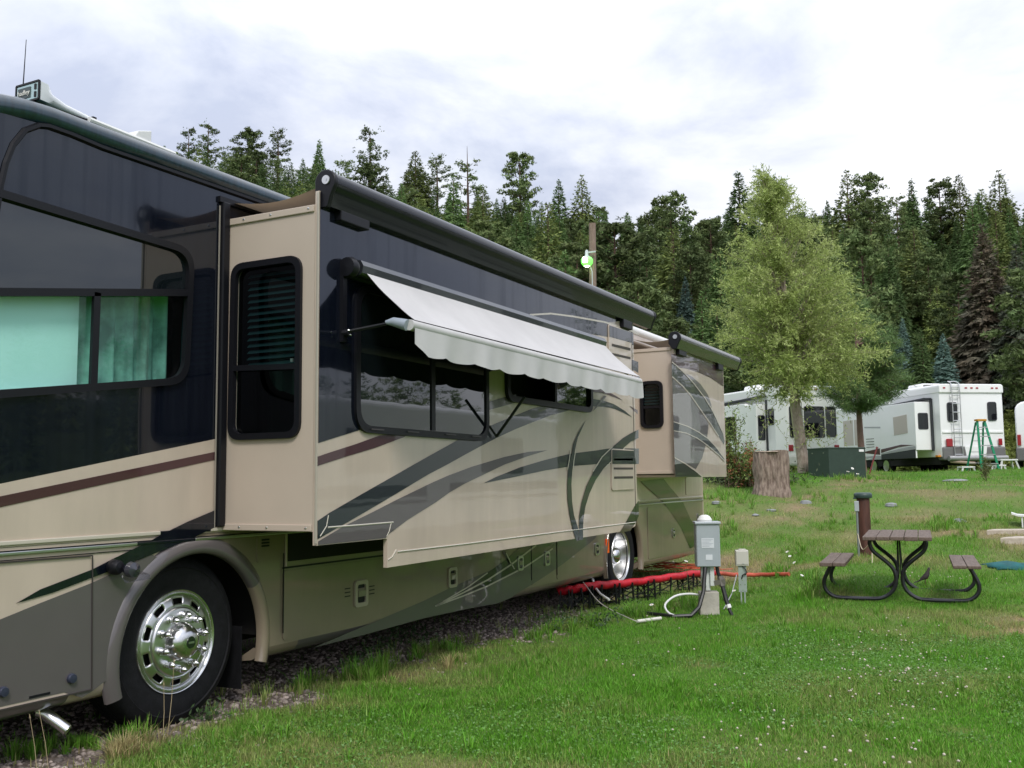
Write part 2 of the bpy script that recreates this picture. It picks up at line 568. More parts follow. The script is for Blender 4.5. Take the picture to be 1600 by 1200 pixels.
# --- side wall: black upper plate with window hole, cream lower plate
bl = PX([(-150, 787), (0, 756), (336, 686)], XB)
sb = bl[-1]
low_edge = [(YF, bl[0][1] - 0.12)] + bl + [(5.2, sb[1] + 0.06)]
top_z = 3.32
front_curve = [(YF + 0.25, 2.2), (YF + 0.45, 2.75), (2.95, 3.1)]
up = MB()
up.plate(low_edge + [(5.2, top_z), (3.3, top_z), (3.0, 3.30), (2.7, 3.2), (YF + 0.2, 2.7), (YF, 2.0)], pX(XB), 0.04,
         holes=[rounded(inset(dwin, 0.02), 0.12)])
B(up, 'upper_side_panel', BLACK)
lo = MB()
lo.plate([(YF, 1.13)] + [(5.2, 1.13), (5.2, sb[1] + 0.06)] + bl[::-1] + [(YF, bl[0][1] - 0.12)], pX(XB), 0.04)
B(lo, 'lower_side_panel', CREAM)
# rear stretch of the side wall, behind and between the slide-outs
rw = MB()
rw.plate([(10.0, 1.13), (YR, 1.13), (YR, top_z), (10.0, top_z)], pX(XB), 0.04)
B(rw, 'rear_side_panel', CREAM)
# --- skirt with wheel arches
FA, FZ, FR = 4.50, 0.44, 0.575        # front arch centre y, z, radius
RA, RZ_, RR = 11.62, 0.44, 0.60
def arc(c, z, r, a0, a1, n=18):
    return [(c + r * math.cos(math.radians(a0 + (a1 - a0) * i / n)), z + r * math.sin(math.radians(a0 + (a1 - a0) * i / n))) for i in range(n + 1)]
SK = 0.36
fa = math.degrees(math.asin((SK - FZ) / FR)); ra = math.degrees(math.asin((SK - RZ_) / RR))
sk = MB()
sk.plate([(YF, SK)] + arc(FA, FZ, FR, 180 - fa, 90) + [(FA, 1.128), (YF, 1.128)], pX(XB), 0.04)
B(sk, 'lower_skirt', CREAM, smooth=True, auto=30)
sk = MB()
sk.plate(arc(FA, FZ, FR, 90, fa) + arc(RA, RZ_, RR, 180 - ra, ra) + [(YR, SK), (YR, 1.128), (FA, 1.128)], pX(XB), 0.04)
B(sk, 'lower_skirt', GOLD, smooth=True, auto=30)
for y0, y1, m_ in ((YF, 3.62, TAUPE), (3.62, FA - FR + .01, CREAM), (FA + FR - .005, 5.45, GOLD), (5.45, 8.3, TAUPE), (8.3, RA - RR + .01, GOLD), (RA + RR - .01, YR, GOLD)):
    cs = [(XB, SK), (XB - .008, .335), (XB - .03, .305), (XB - .075, .28), (XB - .16, .27), (XB - .16, .30), (XB - .06, SK)]
    q = MB(); q.extrude(cs, lambda a, b, t, y0=y0, y1=y1: (a, y0 + (y1 - y0) * t, b)); B(q, 'skirt_roll', m_, smooth=True, auto=30)
# arch lips
def arch_lip(c, z, r, a0, a1, wd, m_, name):
    mb = MB(); pr = [(r - .004, -.03), (r - .004, .012), (r + .012, .026), (r + .035, .029), (r + wd * .7, .019), (r + wd, .002), (r + wd, -.02)]
    n = 30; vs = []
    for i in range(n + 1):
        t = math.radians(a0 + (a1 - a0) * i / n)
        for q, d in pr: vs.append((XB + d, c + q * math.cos(t), z + q * math.sin(t)))
    k = len(pr); fs = []
    for i in range(n):
        for j in range(k - 1): fs.append((i * k + j, i * k + j + 1, (i + 1) * k + j + 1, (i + 1) * k + j))
    mb.add(vs, fs)
    return B(mb, name, m_, smooth=True, auto=60)
arch_lip(FA, FZ, FR, 197, 34, .095, TAUPE, 'wheel_arch_trim')
arch_lip(FA, FZ, FR, 34, -16, .085, GOLD, 'wheel_arch_trim')
arch_lip(RA, RZ_, RR, 196, -16, .035, GOLD, 'wheel_arch_trim')
# wheel wells and dark underside
ub = MB()
ub.box((-7.0, YF + .1, .34), (-4.95, YR - .1, 1.05))
for c, r in ((FA, .70), (RA, .72)):
    ub.box((-5.0, c - r, .42), (-4.56, c - r - .01, 1.1)); ub.box((-5.0, c + r, .42), (-4.56, c + r + .01, 1.1))
    ub.box((-5.0, c - r, 1.1), (-4.56, c + r, 1.11))
B(ub, 'chassis', DARKIN)
# mud flap behind the front wheel
B(MB().box((-4.98, 5.02, .10), (-4.62, 5.03, .50)), 'mud_flap', RUBBER)
# --- far side, floor, ends (closed body)
sh = MB()
sh.plate([(YF, .35), (YR, .35), (YR, 3.3), (YF, 3.3)], pX(-7.05), 0.03)
sh.box((-7.05, YR - .03, .36), (-4.54, YR, 3.31))
sh.box((-7.05, YF, .36), (-4.54, YF + .03, 1.9))
sh.box((-7.05, YF + .2, 1.05), (-4.56, YR - .04, 1.10))
sh.box((-5.6, 5.3, 1.1), (-5.55, YR - .04, 3.3))
B(sh, 'body_shell', DARKIN)
# rear corner post
B(MB().box((XB - .03, YR - .01, .40), (XB + .006, YR + .03, 3.3)), 'corner_post', CREAM, bevel=.01)
# --- roof cap: swept section that drops towards the front
ry = [2.1, 2.4, 2.7, 2.95, 3.12, 3.25, 3.4, 3.6, 4.5, 6, 9, 11.0]
rdz = [-.62, -.33, -.15, -.06, -.025, -.005, .004, .002, 0, 0, 0, 0]
rp = [(XB - .03, 3.300), (XB + .002, 3.328), (XB + .024, 3.352), (XB + .026, 3.39), (XB + .004, 3.428), (XB - .06, 3.455), (XB - .2, 3.475), (-5.2, 3.50), (-5.775, 3.51),
      (-6.4, 3.50), (-6.9, 3.46), (-7.06, 3.40), (-7.06, 3.30)]
def roof(ys, dz, name, m_):
    mb = MB(); k = len(rp); vs = []; fs = []
    for y, d in zip(ys, dz):
        for a, b in rp: vs.append((a - max(0, -d) * .25 * (1 if a > -5.7 else 0), y, b + d))
    for i in range(len(ys) - 1):
        for j in range(k - 1): fs.append((i * k + j, i * k + j + 1, (i + 1) * k + j + 1, (i + 1) * k + j))
    fs.append(tuple(range((len(ys) - 1) * k, len(ys) * k)))
    mb.add(vs, fs)
    return B(mb, name, m_, smooth=True, auto=70)
roof(ry, rdz, 'roof_cap', ROOFBLUE)
roof([11.0, 13, YR], [0, 0, 0], 'rear_roof_cap', WHITEPL)
# groove line under the roof, curving down round the front panel
gr = PX([(-6, 330), (0, 290), (8, 255), (20, 225), (38, 203), (60, 195), (75, 196.5), (110, 209), (160, 230), (250, 261), (385, 308)], XB)
B(MB().tube([(XB + .004, a, b - .004) for a, b in gr] + [(XB + .004, 10.5, 3.315)], .017, 6), 'roof_seal', BTRIM)
# --- mouldings along the belt
for y0, y1, m_ in ((YF, 4.20, PIN), (4.20, 4.60, BLACK), (4.60, YR, PIN)):
    q = MB(); q.bar((XB + .004, y0, 1.150), (XB + .004, y1, 1.150), .016, .022); B(q, 'belt_moulding', m_, bevel=.004)
for y0, y1, m_ in ((YF, 4.03, STEEL), (4.03, 4.47, BLACK), (4.47, YR, STEEL)):
    q = MB(); q.bar((XB + .006, y0, 1.098), (XB + .006, y1, 1.098), .02, .018); B(q, 'belt_trim', m_, bevel=.004)
bm_ = MB(); bm_.bar((XB + .003, YF, 1.110), (XB + .003, YR, 1.110), .012, .006); bm_.bar((XB + .001, YF, 1.066), (XB + .001, 4.2, 1.066), .01, .004)
B(bm_, 'belt_dark_line', BTRIM)  # thin black strips along the belt
bm_ = MB(); bm_.bar((XB + .01, 4.628, 1.16), (XB + .01, 4.628, 3.2), .006, .008); B(bm_, 'edge_moulding', mat('edge_moulding_paint', (.30, .27, .23), .4, coat=.6))
# --- compartment doors (proud plates)
def door(c, name='compartment_door', m_=CREAM, r=.03):
    mb = MB(); mb.plate(rounded(c, r, 4), pX(XB + .007), .012)
    return B(mb, name, m_)
d1 = PX([(141, 1077), (142, 868), (0, 879), (0, 1110)], XB)
d1 = [d1[0], d1[1], (2.45, d1[2][1] + .005), (2.45, d1[3][1] + .005)]
door(d1)
q = MB(); q.bar((XB + .0135, d1[0][0], d1[0][1]), (XB + .0135, d1[1][0], d1[1][1]), .006, .004, up=(1, 0, 0)); q.bar((XB + .0135, d1[1][0], d1[1][1]), (XB + .0135, d1[2][0], d1[2][1]), .006, .008); q.bar((XB + .0135, d1[0][0], d1[0][1]), (XB + .0135, d1[3][0], d1[3][1]), .006, .008); B(q, 'door_edge', mat('door_edge_line', (.05, .042, .04), .4))
zb, zt = .38, .84
y3 = [onX(p, 890, XB).y for p in (441, 829, 869)]
yh = onX(945, 890, XB).y
D2 = door([(y3[0] + .006, zb), (y3[1] - .006, zb), (y3[1] - .006, zt), (y3[0] + .006, zt)], m_=GOLD)
door([(y3[1] + .006, zb), (y3[2] - .006, zb), (y3[2] - .006, zt + .12), (y3[1] + .006, zt + .12)], m_=GOLD)
door([(y3[2] + .006, zb), (yh - .02, zb), (yh - .02, zt + .12), (y3[2] + .006, zt + .12)], m_=GOLD)
yr0, yr1 = onX(1011, 800, XB).y, onX(1096, 800, XB).y
door([(yr0, .38), (yr1, .38), (yr1, 1.055), (yr0, 1.055)], m_=GOLD)
yr2 = onX(1071, 760, XB).y
door([(yr2, 1.19), (yr1, 1.19), (yr1, 1.50), (yr2, 1.50)])
# seams that show through the paint
sm = MB()
for a in y3:
    sm.bar((XB + .0125, a, .43), (XB + .0125, a, .96), .008, .004, up=(1, 0, 0))
sm.bar((XB + .004, y3[0], .86), (XB + .004, 10.3, .86), .006, .012)
B(sm, 'door_seam', BTRIM)
# dark recess under the big slide-out, framed
rc = PX([(445, 868), (447, 834)], XB)
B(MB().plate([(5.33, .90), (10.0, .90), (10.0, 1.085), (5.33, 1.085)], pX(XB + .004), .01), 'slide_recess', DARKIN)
B(MB().bar((XB + .01, 5.30, .87), (XB + .01, 5.30, 1.09), .012, .012), 'recess_trim', TAN)

# --- decals: thin paint shapes
def decal(pts, X, lift, m_, name='paint_stripe', parent=None, raw=False):
    mb = MB(); mb.plate(pts if raw else PX(pts, X), pX(X + lift), 0)
    return B(mb, name, m_, parent=parent)
L0 = .003
decal([(-150, 808), (0, 775.5), (337.5, 705.5), (344, 704), (344, 716.5), (337.5, 718), (0, 792.5), (-150, 826)], XB, L0, MAROON)
# taupe lower field in front of the wheel
arcp = arc(FA, FZ, FR + .06, 118, 186, 10)
tl = PX([(-150, 1026), (0, 967), (60, 942.5), (142, 910.5), (186, 890), (235, 866)], XB)
br = PX([(176, 1057), (160, 1066), (142, 1080), (126, 1090)], XB)
decal(tl + arcp[:-2] + br + [(3.58, .365), (2.4, .365)], XB, .0095, TAUPE, raw=True)
decal([(22, 943), (60, 921), (142, 889.5), (177, 871.5), (231, 846), (250, 835), (290, 815.5), (334, 797), (346, 792), (346, 818), (327, 827), (300, 840), (262, 855.5), (192, 884), (144, 901.5), (80, 926)],
      XB, .0125, BLACK)
# right lower skirt
decal([(488, 1012), (530, 994), (587, 970), (660, 939), (697, 921), (730, 906), (765, 891), (790, 876), (801, 862), (820, 852), (935, 830), (929, 841), (920, 849), (900, 864), (880, 880), (857, 896), (832, 912),
       (810, 925), (795, 935), (775, 943), (735, 950), (660, 966), (570, 991)], XB, .0095, TAUPE)
decal([(704, 935), (727, 919), (760, 895), (787, 876), (801, 863), (815, 853), (870, 843), (860, 857), (819, 884), (797, 895), (760, 914), (722, 929)], XB, .0115, GREENBLACK)
decal([(783, 862), (788, 861), (797, 881), (794, 881)], XB, .0115, GREENBLACK)
def pin(pts, X, lift, wpx=2.2, m_=PIN, parent=None):
    """thin stripe along pixel points"""
    a = []; b = []
    for i, p in enumerate(pts):
        q0 = Vector(pts[max(i - 1, 0)][:2]); q1 = Vector(pts[min(i + 1, len(pts) - 1)][:2])
        d = (q1 - q0).normalized(); n = Vector((-d.y, d.x)) * wpx / 2
        a.append(tuple(Vector(p[:2]) + n)); b.append(tuple(Vector(p[:2]) - n))
    decal(a + b[::-1], X, lift, m_, name='pinstripe', parent=parent)
pin([(680, 946), (722, 926), (760, 906), (797, 882), (815, 868), (836, 852)], XB, .0135, 2.4)
pin([(678, 947), (722, 931), (760, 915.5), (797, 897), (819, 885.5), (862, 857)], XB, .0135, 2.2)
pin([(690, 940), (727, 918.5), (760, 895)], XB, .0135, 1.8)
pin([(789, 864), (796, 879), (802, 889)], XB, .0135, 1.6)
# rear sweep
decal([(1000, 752), (1015, 766), (1035, 784), (1047.5, 801), (1064, 826), (1077, 857), (1086, 853), (1085, 822), (1077.5, 810), (1066, 784), (1045, 760), (1036, 748)], XB, .0095, GREENBLACK)
# reflector, latches, lamp
def latch(xp, yp, X, parent=None, lift=.008, s=1.0):
    p = onX(xp, yp, X); y, z = p.y, p.z
    t = part_empty('compartment_latch', parent or mh)
    t.location = (X + lift - MH[0], y - MH[1], z - MH[2])
    o3 = lambda a, b, d: (d, a, b)
    fr = MB(); ou = rounded([(-.062 * s, -.075 * s), (.062 * s, -.075 * s), (.062 * s, .075 * s), (-.062 * s, .075 * s)], .03, 4)
    inn = rounded([(-.04 * s, -.052 * s), (.04 * s, -.052 * s), (.04 * s, .052 * s), (-.04 * s, .052 * s)], .02, 4)
    fr.ring(ou, inn, o3, 0, .014); fr.build('latch_bezel', STEEL if X > -9 and xp > 780 else mat('bezel_paint', (.44, .39, .31), .3, coat=.6), t)
    MB().plate(inn, o3, .0).build('latch_recess', BTRIM, t)
    mb = MB(); mb.extrude([(.002, -.02), (.016, -.016), (.018, .016), (.006, .03), (.002, .03)], lambda a, b, q: (a, (-.034 + .068 * q) * s, b * s))
    mb.build('latch_handle', mat('latch_paint', (.28, .25, .19), .3, coat=.8), t)
    return t
for xp, yp, s in ((562, 927, 1.3), (705, 902, 1.15), (811, 880, .95), (853, 872.5, .95), (931, 858, .95), (1051, 833, .85), (1090, 808, .7)):
    latch(xp, yp, XB, s=s)
# printed instruction labels beside the latches
lb = MB()
for xp, yp in ((543, 928), (581, 924)):
    p = onX(xp, yp, XB + .01)
    for k in range(3):
        lb.plate([(p.y - .035, p.z + .035 - k * .028), (p.y + .035, p.z + .035 - k * .028), (p.y + .035, p.z + .043 - k * .028), (p.y - .035, p.z + .043 - k * .028)], pX(XB + .0105), 0)
B(lb, 'latch_print', BTRIM)
p = onX(948, 853, XB)
B(MB().box((XB + .002, p.y - .045, p.z - .085), (XB + .016, p.y + .045, p.z + .085)), 'side_reflector', mat('orange_reflector_glow', (.85, .10, .01), .25, coat=1, emit=(1, .12, .01), estr=.15), bevel=.006)  # faint glow painted in by emission; the reflector is no lamp
# round latches and vent slot low on the front door
for xp, yp in ((4, 1081), (111, 1060)):
    p = onX(xp, yp, XB + .01)
    B(MB().lathe([(.0, .024), (.022, .022), (.026, .012), (.026, 0), (.033, .001), (.034, -.002)], (XB + .008, p.y, p.z), 'X', 16), 'round_latch', mat('latch_blue', (.03, .035, .06), .3))
p = onX(60, 1086, XB)
B(MB().box((XB + .006, p.y - .06, p.z - .006), (XB + .0115, p.y + .06, p.z + .006)), 'vent_slot', BTRIM)
# fuel or water flap above the arch
p = onX(413, 859, XB)
B(MB().plate(rounded([(p.y - .075, p.z - .085), (p.y + .075, p.z - .085), (p.y + .075, p.z + .11), (p.y - .075, p.z + .11)], .03, 4), pX(XB + .006), .01), 'filler_flap', GOLD)
lb = MB()
for k in range(3): lb.box((XB + .0065, p.y - .035, p.z + .02 + k * .02), (XB + .0085, p.y + .04, p.z + .032 + k * .02))
B(lb, 'flap_vent', BTRIM)
# docking lamp
p = onX(172, 886, XB)
dl = part_empty('docking_lamp', mh)
c = Vector((XB + .05, p.y, p.z))
B(MB().lathe([(0, .035), (.03, .03), (.042, .01), (.042, -.03), (.03, -.05)], c, 'X', 16), 'lamp_base', BTRIM, parent=dl, smooth=True)
B(MB().lathe([(0, -.035), (.03, -.03), (.045, 0), (.04, .03), (0, .045)], c + Vector((.06, .045, -.015)), 'X', 16), 'lamp_housing', mat('lamp_housing', (.03, .03, .045), .25, coat=1), parent=dl, smooth=True)
B(MB().add([c + Vector(v) for v in ((.02, .01, -.045), (.11, .13, -.045), (.02, .15, -.03), (.05, .02, -.085), (.12, .13, -.07), (.03, .15, -.07))],
           [(0, 1, 2), (3, 5, 4), (0, 3, 4, 1), (1, 4, 5, 2), (2, 5, 3, 0)]), 'lamp_deflector', glass('clear_plastic', (.75, .75, .76)), parent=dl)
# exhaust tip
a = onX(60, 1112, XB - .12); b_ = onX(106, 1141, XB + .02)
ex = MB(); ex.tube([a, a * .75 + b_ * .25 + Vector((0, 0, .012)), a * .4 + b_ * .6 + Vector((0, 0, .006)), b_], .030, 16, caps=False)
ex.tube([b_, a], .026, 16)
B(ex, 'exhaust_tip', CHROME, smooth=True)
# edge trim where the slide-out meets the wall
tr = MB(); tr.box((XB - .01, 4.640, 1.165), (XB + .035, 4.70, 3.23)); B(tr, 'slide_seal', BTRIM, bevel=.008)
tr = MB(); tr.box((XB, 4.62, 3.225), (XB + .02, 10.2, 3.262)); B(tr, 'awning_rail', BTRIM)

# --- windows: name, outline in the plane, frame, panes, mullions
def window(outline, to3, fw=.045, rad=.10, proud=.022, pane_m=DARKGLASS, pane_d=-.012, bars=(), name='window', parent=None, panes=None, fm=BTRIM, off=None):
    o = off if off is not None else MH
    par = parent or mh
    ou = rounded(outline, rad, 7); inn = rounded(inset(outline, fw), max(rad - fw * .7, .02), 7)
    fr = MB(); fr.ring(ou, inn, to3, -.01, proud)
    wd = fr.build(name, fm, par, off=o, smooth=True, auto=40)
    if panes is None:
        q = MB(); q.plate(inn, lambda a, b, d: to3(a, b, d + pane_d), 0); q.build('pane', pane_m, wd, off=o)
    else:
        for pl, pm, pd in panes:
            q = MB(); q.plate(pl, lambda a, b, d: to3(a, b, d + pd), 0); q.build('pane', pm, wd, off=o)
    for a, b, w_ in bars:
        A = Vector(to3(a[0], a[1], .010)); Bb = Vector(to3(b[0], b[1], .010))
        nrm = Vector(to3(0, 0, 1)) - Vector(to3(0, 0, 0))
        q = MB(); q.bar(A, Bb, w_, .022, up=tuple(nrm)); q.build('mullion', fm, wd, off=o)
    return wd
# driver window: upper fixed dark pane, lower clear panes with mullion
tx = pX(XB)
i_ = inset(dwin, .036)
def lerp(a, b, t): return (a[0] + (b[0] - a[0]) * t, a[1] + (b[1] - a[1]) * t)
ml = (2.75, 2.33); mr_ = (4.385, 2.595)
def barz(y): return ml[1] + (mr_[1] - ml[1]) * (y - ml[0]) / (mr_[0] - ml[0])
ym = 3.70
lowpoly_l = [i_[0], (ym, 1.975 - .0), (ym + .008, barz(ym)), (2.62, barz(2.62))]
lowpoly_r = rounded([(ym, 1.97), i_[1], (i_[2][0] - .01, barz(i_[2][0])), (ym + .008, barz(ym))], .05, 5)
uppoly = rounded([(2.8, barz(2.8)), (i_[2][0] - .01, barz(i_[2][0])), i_[2], (2.98, i_[3][1])], .07, 6)
dw = window(dwin, tx, fw=.042, rad=.15, proud=.022, panes=[(lowpoly_l, TEALGLASS, -.012), (lowpoly_r, TEALGLASS, -.016), (uppoly, DARKGLASS, -.006)],
            bars=[((2.75, barz(2.75)), (4.385, barz(4.385)), .042), ((ym, 1.95), (ym + .006, barz(ym)), .042)], name='window')
# cab seen through the tinted glass: pale privacy shade, curtain, dark back wall
q = MB(); q.box((XB - .075, 2.45, 1.70), (XB - .070, 3.66, 2.55)); B(q, 'privacy_shade', mat('privacy_shade', (.90, .94, .93), .9, trans=.15), parent=dw)
q = MB(); cv = []
for i in range(61):
    t = i / 60; y = 3.60 + t * .78
    x_ = XB - .12 - .05 * t + .022 * math.sin(t * 34) + .012 * math.sin(t * 61)
    cv += [(x_, y, 1.8), (x_, y, 2.7)]
q.add(cv, [(2 * i, 2 * i + 2, 2 * i + 3, 2 * i + 1) for i in range(60)])
B(q, 'cab_curtain', mat('cab_curtain', (.28, .42, .36), .9, var=.5, vscale=3), parent=dw, smooth=True, auto=180)
q = MB(); q.tube([(XB - .04, 2.6, 1.845), (XB - .04, 3.2, 1.90), (XB - .04, 3.55, 1.93)], .012, 6); B(q, 'window_rod', mat('pale_rod', (.5, .7, .6), .5), parent=dw)
q = MB(); q.box((-5.5, 3.75, 1.1), (-5.49, 5.2, 3.3)); q.box((-5.5, 5.2, 1.1), (-4.56, 5.21, 3.3)); B(q, 'cab_back_wall', DARKIN)

# ------------------------------------------------------------------ large slide-out
s1 = part_empty('large_slide_out', mh)
YS, YE = 4.706, 10.13
zc = PX([(496, 852.5), (605, 888)], X1)
z_hi, z_lo = 1.06, .872
yn = 5.433
face = [(YS, z_hi), (yn, z_hi), (yn, z_lo), (9.8, .895), (10.05, .93), (YE, 1.02), (YE, 3.21), (YS, 3.21)]
bwin = PX([(560, 677), (757.5, 691)], X1)
big = [(5.06, 1.745), (6.80, 1.735), (6.80, 2.70), (5.06, 2.70)]
sml = [(7.10, 2.075), (8.89, 2.075), (8.89, 2.42), (7.10, 2.42)]
fp = MB(); fp.plate(face, pX(X1), .03, holes=[rounded(inset(sml, .03), .08)]); B(fp, 'slide_face', CREAM, parent=s1)
rt = MB(); rt.plate(rounded(inset(sml, -.1), .05), lambda a, b, d: (X1 - .28 + d, a, b), .0); B(rt, 'window_recess', DARKIN, parent=s1)
# front wall with a window hole
fwin = [(-4.452, 1.70), (-3.878, 1.70), (-3.878, 2.825), (-4.445, 2.825)]
ty = pY(YS)
q = MB(); q.plate([(XB, 1.14), (X1 - .032, 1.14), (X1 - .032, 3.128), (XB, 3.128)], ty, .03, holes=[rounded(inset(fwin, .03), .07)]); B(q, 'slide_front_wall', TAN, parent=s1)
q = MB(); q.box((XB, YS + .03, 3.09), (X1 - .03, YE - .01, 3.128)); q.box((XB, YE - .04, 1.14), (X1 - .03, YE - .008, 3.09)); q.box((XB, YS + .03, 1.14), (X1 - .03, YE - .04, 1.17))
B(q, 'slide_box', TAN, parent=s1)
q = MB(); q.box((XB + .05, YS + .35, 1.2), (X1 - .06, YS + .36, 3.05)); B(q, 'slide_interior', DARKIN, parent=s1)
q = MB(); q.box((XB + .03, YS - .012, 3.083), (X1 - .036, YS, 3.126)); B(q, 'wall_trim', TAN, parent=s1, bevel=.004); q = MB(); q.box((XB + .012, YS - .012, 1.142), (X1 - .036, YS, 1.182)); B(q, 'wall_trim', TAN, parent=s1, bevel=.004)
for xs in (-4.35, -4.13, -3.83):
    for z in (1.162, 3.106):
        q = MB(); q.lathe([(0, .005), (.006, .004), (.008, 0)], (xs, YS - .012, z), 'Y', 10)
        q.v = [(a, 2 * (YS - .012) - b, c_) for a, b, c_ in q.v]
        B(q, 'screw', CHROME, parent=s1)
q = MB(); q.box((X1 - .012, YS - .010, 1.07), (X1 + .004, YS - .002, 3.2)); B(q, 'corner_trim', mat('corner_trim', (.42, .38, .32), .35, coat=.8), parent=s1, bevel=.003)
# side window with blinds
zs = 2.115
ii = inset(fwin, .04)
w1 = window(fwin, ty, fw=.040, rad=.10, proud=.022, off=MH, panes=[
    (rounded(ii, .07, 6), SMOKEGLASS, -.015)], bars=[((-4.42, 2.155), (-3.90, 2.135), .035)])
for k in range(15):
    z = 2.76 - k * .0405
    q = MB(); q.add([(-4.36, YS + .07, z), (-3.90, YS + .07, z), (-3.90, YS + .045, z - .026), (-4.36, YS + .045, z - .026)], [(0, 1, 2, 3)])
    B(q, 'blind_slat', mat('blind_slat', (.20, .25, .25), .6), parent=w1, fix=False)
q = MB(); q.box((-3.95, YS - .024, 2.165), (-3.93, YS - .012, 2.185)); B(q, 'window_latch', STEEL, parent=w1)
# big face window and small awning window
t1 = pX(X1)
xm = 5.98
w2 = window(big, t1, fw=.046, rad=.16, proud=.024, pane_d=.012, bars=[((xm, 1.79), (xm, 2.66), .05)])
for y in (5.28, 5.70, 6.2, 6.58):
    B(MB().box((X1 + .031, y - .07, 1.765), (X1 + .034, y + .07, 1.773)), 'weep_slot', mat('weep_slot', (.06, .05, .055), .4), parent=w2)
y2 = onX(866, 620, X1).y
i2 = inset(sml, .05)
w3 = window(sml, t1, fw=.05, rad=.11, proud=.032, panes=[([(y2, i2[0][1]), (i2[1][0], i2[1][1]), (i2[2][0], i2[2][1]), (y2, i2[2][1])], DARKGLASS, .004)], bars=[((y2, 2.10), (y2, 2.40), .04)])
# paint on the face
SF = s1
def d1_(pts, m_, lift=.003): decal(pts, X1, lift, m_, parent=SF)
tz = [onX(985, 499, X1).y]
def S1(p): q_ = onX(p[0], p[1], X1); return (q_.y, q_.z)
blk = [(YS + .004, S1((495, 692))[1])] + [S1(p) for p in ((513, 687), (558, 673), (640, 640), (755, 585), (850, 545), (900, 522), (920, 521), (949, 526), (984, 536))] + [(YE - .004, S1((998, 542))[1]), (YE - .004, S1((998, 524))[1])] + \
      [S1(p) for p in ((986, 519), (945, 505), (950, 503.5), (975, 501), (985, 499.5))] + [(S1((985, 499))[0], 3.205), (YS + .004, 3.205)]
decal(blk, X1, .003, BLACK, parent=SF, raw=True)
pin([(827, 492), (860, 490), (895, 494.5), (945, 503.5), (986, 517), (997, 522)], X1, .005, 2.6, parent=SF)
d1_([(950, 553), (984, 561), (997, 565.5), (997, 583), (984, 575), (960, 563)], BLACK)
d1_([(495.5, 713.5), (513, 707.5), (555, 694), (592.5, 680.5), (640, 676), (631, 683), (585, 700), (540, 713.5), (495.5, 728)], MAROON)
d1_([(495.5, 814), (513, 802), (559.5, 775), (615, 743.5), (660, 718), (714, 688), (764, 666), (792.5, 654), (834, 637.5), (880, 627), (905, 623.5), (924, 623), (943, 626), (959, 631.5), (977, 642.6), (987.5, 652),
     (976, 646), (963, 640), (953, 637), (940, 635.6), (924, 634.7), (905, 637), (880, 643.5), (860, 649), (837.5, 657.5), (804, 671), (774, 685), (750, 697.5), (725, 711), (700, 725), (667.5, 742), (615, 773.5),
     (564, 803.5), (542.5, 816), (517.5, 830), (495.5, 842.5)], NAVY)
d1_([(496.5, 846), (536, 822.5), (580, 801), (621, 780), (675, 754), (700, 743), (737.5, 729), (787.5, 714), (825, 706), (855, 703.5), (825, 712.5), (787.5, 726), (750, 744), (725, 756), (702.5, 769), (680, 785),
     (636, 812.5), (605, 836), (602, 840.5), (496.5, 851.5)], TAUPE)
d1_([(755, 755), (775, 745), (812.5, 730), (850, 719), (890, 709), (930, 704), (948.7, 701), (983, 700.7), (998, 700.7), (998, 725), (983, 725), (932.7, 725), (894, 728), (850, 735.3), (800, 746), (775, 751)], NAVY, .003)
a1l = [(914, 657), (903, 675), (894.7, 693.7), (892, 711), (889.5, 720), (886.7, 735), (885.3, 756.7), (885.7, 780.7), (888.7, 803), (894, 827), (899.3, 844.7)]
a1r = [(903.5, 844), (902.7, 826), (896, 804.7), (893, 783), (892, 756.7), (893.3, 735), (895, 720), (897.5, 703), (902, 684), (910.6, 665.6)]
d1_(a1l + a1r, NAVY, .006)
a2l = [(902.5, 844.5), (904, 826), (904, 807), (907.3, 786), (915.3, 759.3), (927.3, 735.3), (940.7, 715.3), (957.5, 697.5), (972.5, 684.4), (984.7, 677), (997, 671)]
a2r = [(997, 684.5), (984.7, 690), (975, 698.5), (959, 715), (943, 731), (930, 750), (920.7, 770), (914, 791), (910.7, 812.7), (910, 828), (910.4, 843)]
d1_(a2l + a2r, NAVY, .006)
pin([(890.5, 702), (888, 720), (885.5, 734)], X1, .0085, 1.3, parent=SF); pin([(898.5, 702), (895.5, 720), (894.5, 733)], X1, .0085, 1.3, parent=SF)
pin([(925, 737), (939.5, 714), (956, 698)], X1, .0085, 1.6, parent=SF); pin([(944.5, 731), (960.5, 714.5), (976, 699)], X1, .0085, 1.6, parent=SF)
d1_([(924.7, 608.4), (935, 607.5), (941.6, 608), (953.7, 614), (963, 619), (973, 625.8), (959.4, 620.6), (950, 617), (937.8, 613.6), (924.7, 612)], MAROON)
d1_([(942.5, 618.75), (947, 619), (934, 634.7), (924.7, 643)], TAUPE, .006)
d1_([(982.8, 633.7), (996, 641), (996, 648)], MAROON)
d1_([(764, 627.5), (793, 619), (806, 616), (806, 629), (764, 640.6)], TAUPE)
d1_([(997.5, 782), (991, 791), (978, 815), (967.3, 833), (984.7, 829), (994, 815), (997.8, 806)], GREENBLACK)
cz = MB()
for pts in ([(512, 824), (560, 820.5), (614, 816)], [(621, 862), (717, 851), (850, 834), (993, 816)]):
    cz.tube([onX(p[0], p[1], X1 + .002) for p in pts], .006, 6)
for pts in ([(513, 805), (510, 822), (500, 838)], [(611, 817), (608, 830), (604, 838)], [(619, 859), (613, 870), (606, 875)]):
    cz.tube([onX(p[0], p[1], X1 + .002) for p in pts], .004, 6)
B(cz, 'panel_crease', PIN, parent=SF)
B(MB().box((X1, YE - .06, .96), (X1 + .004, YE - .055, 3.2)), 'panel_seam', BTRIM, parent=SF)
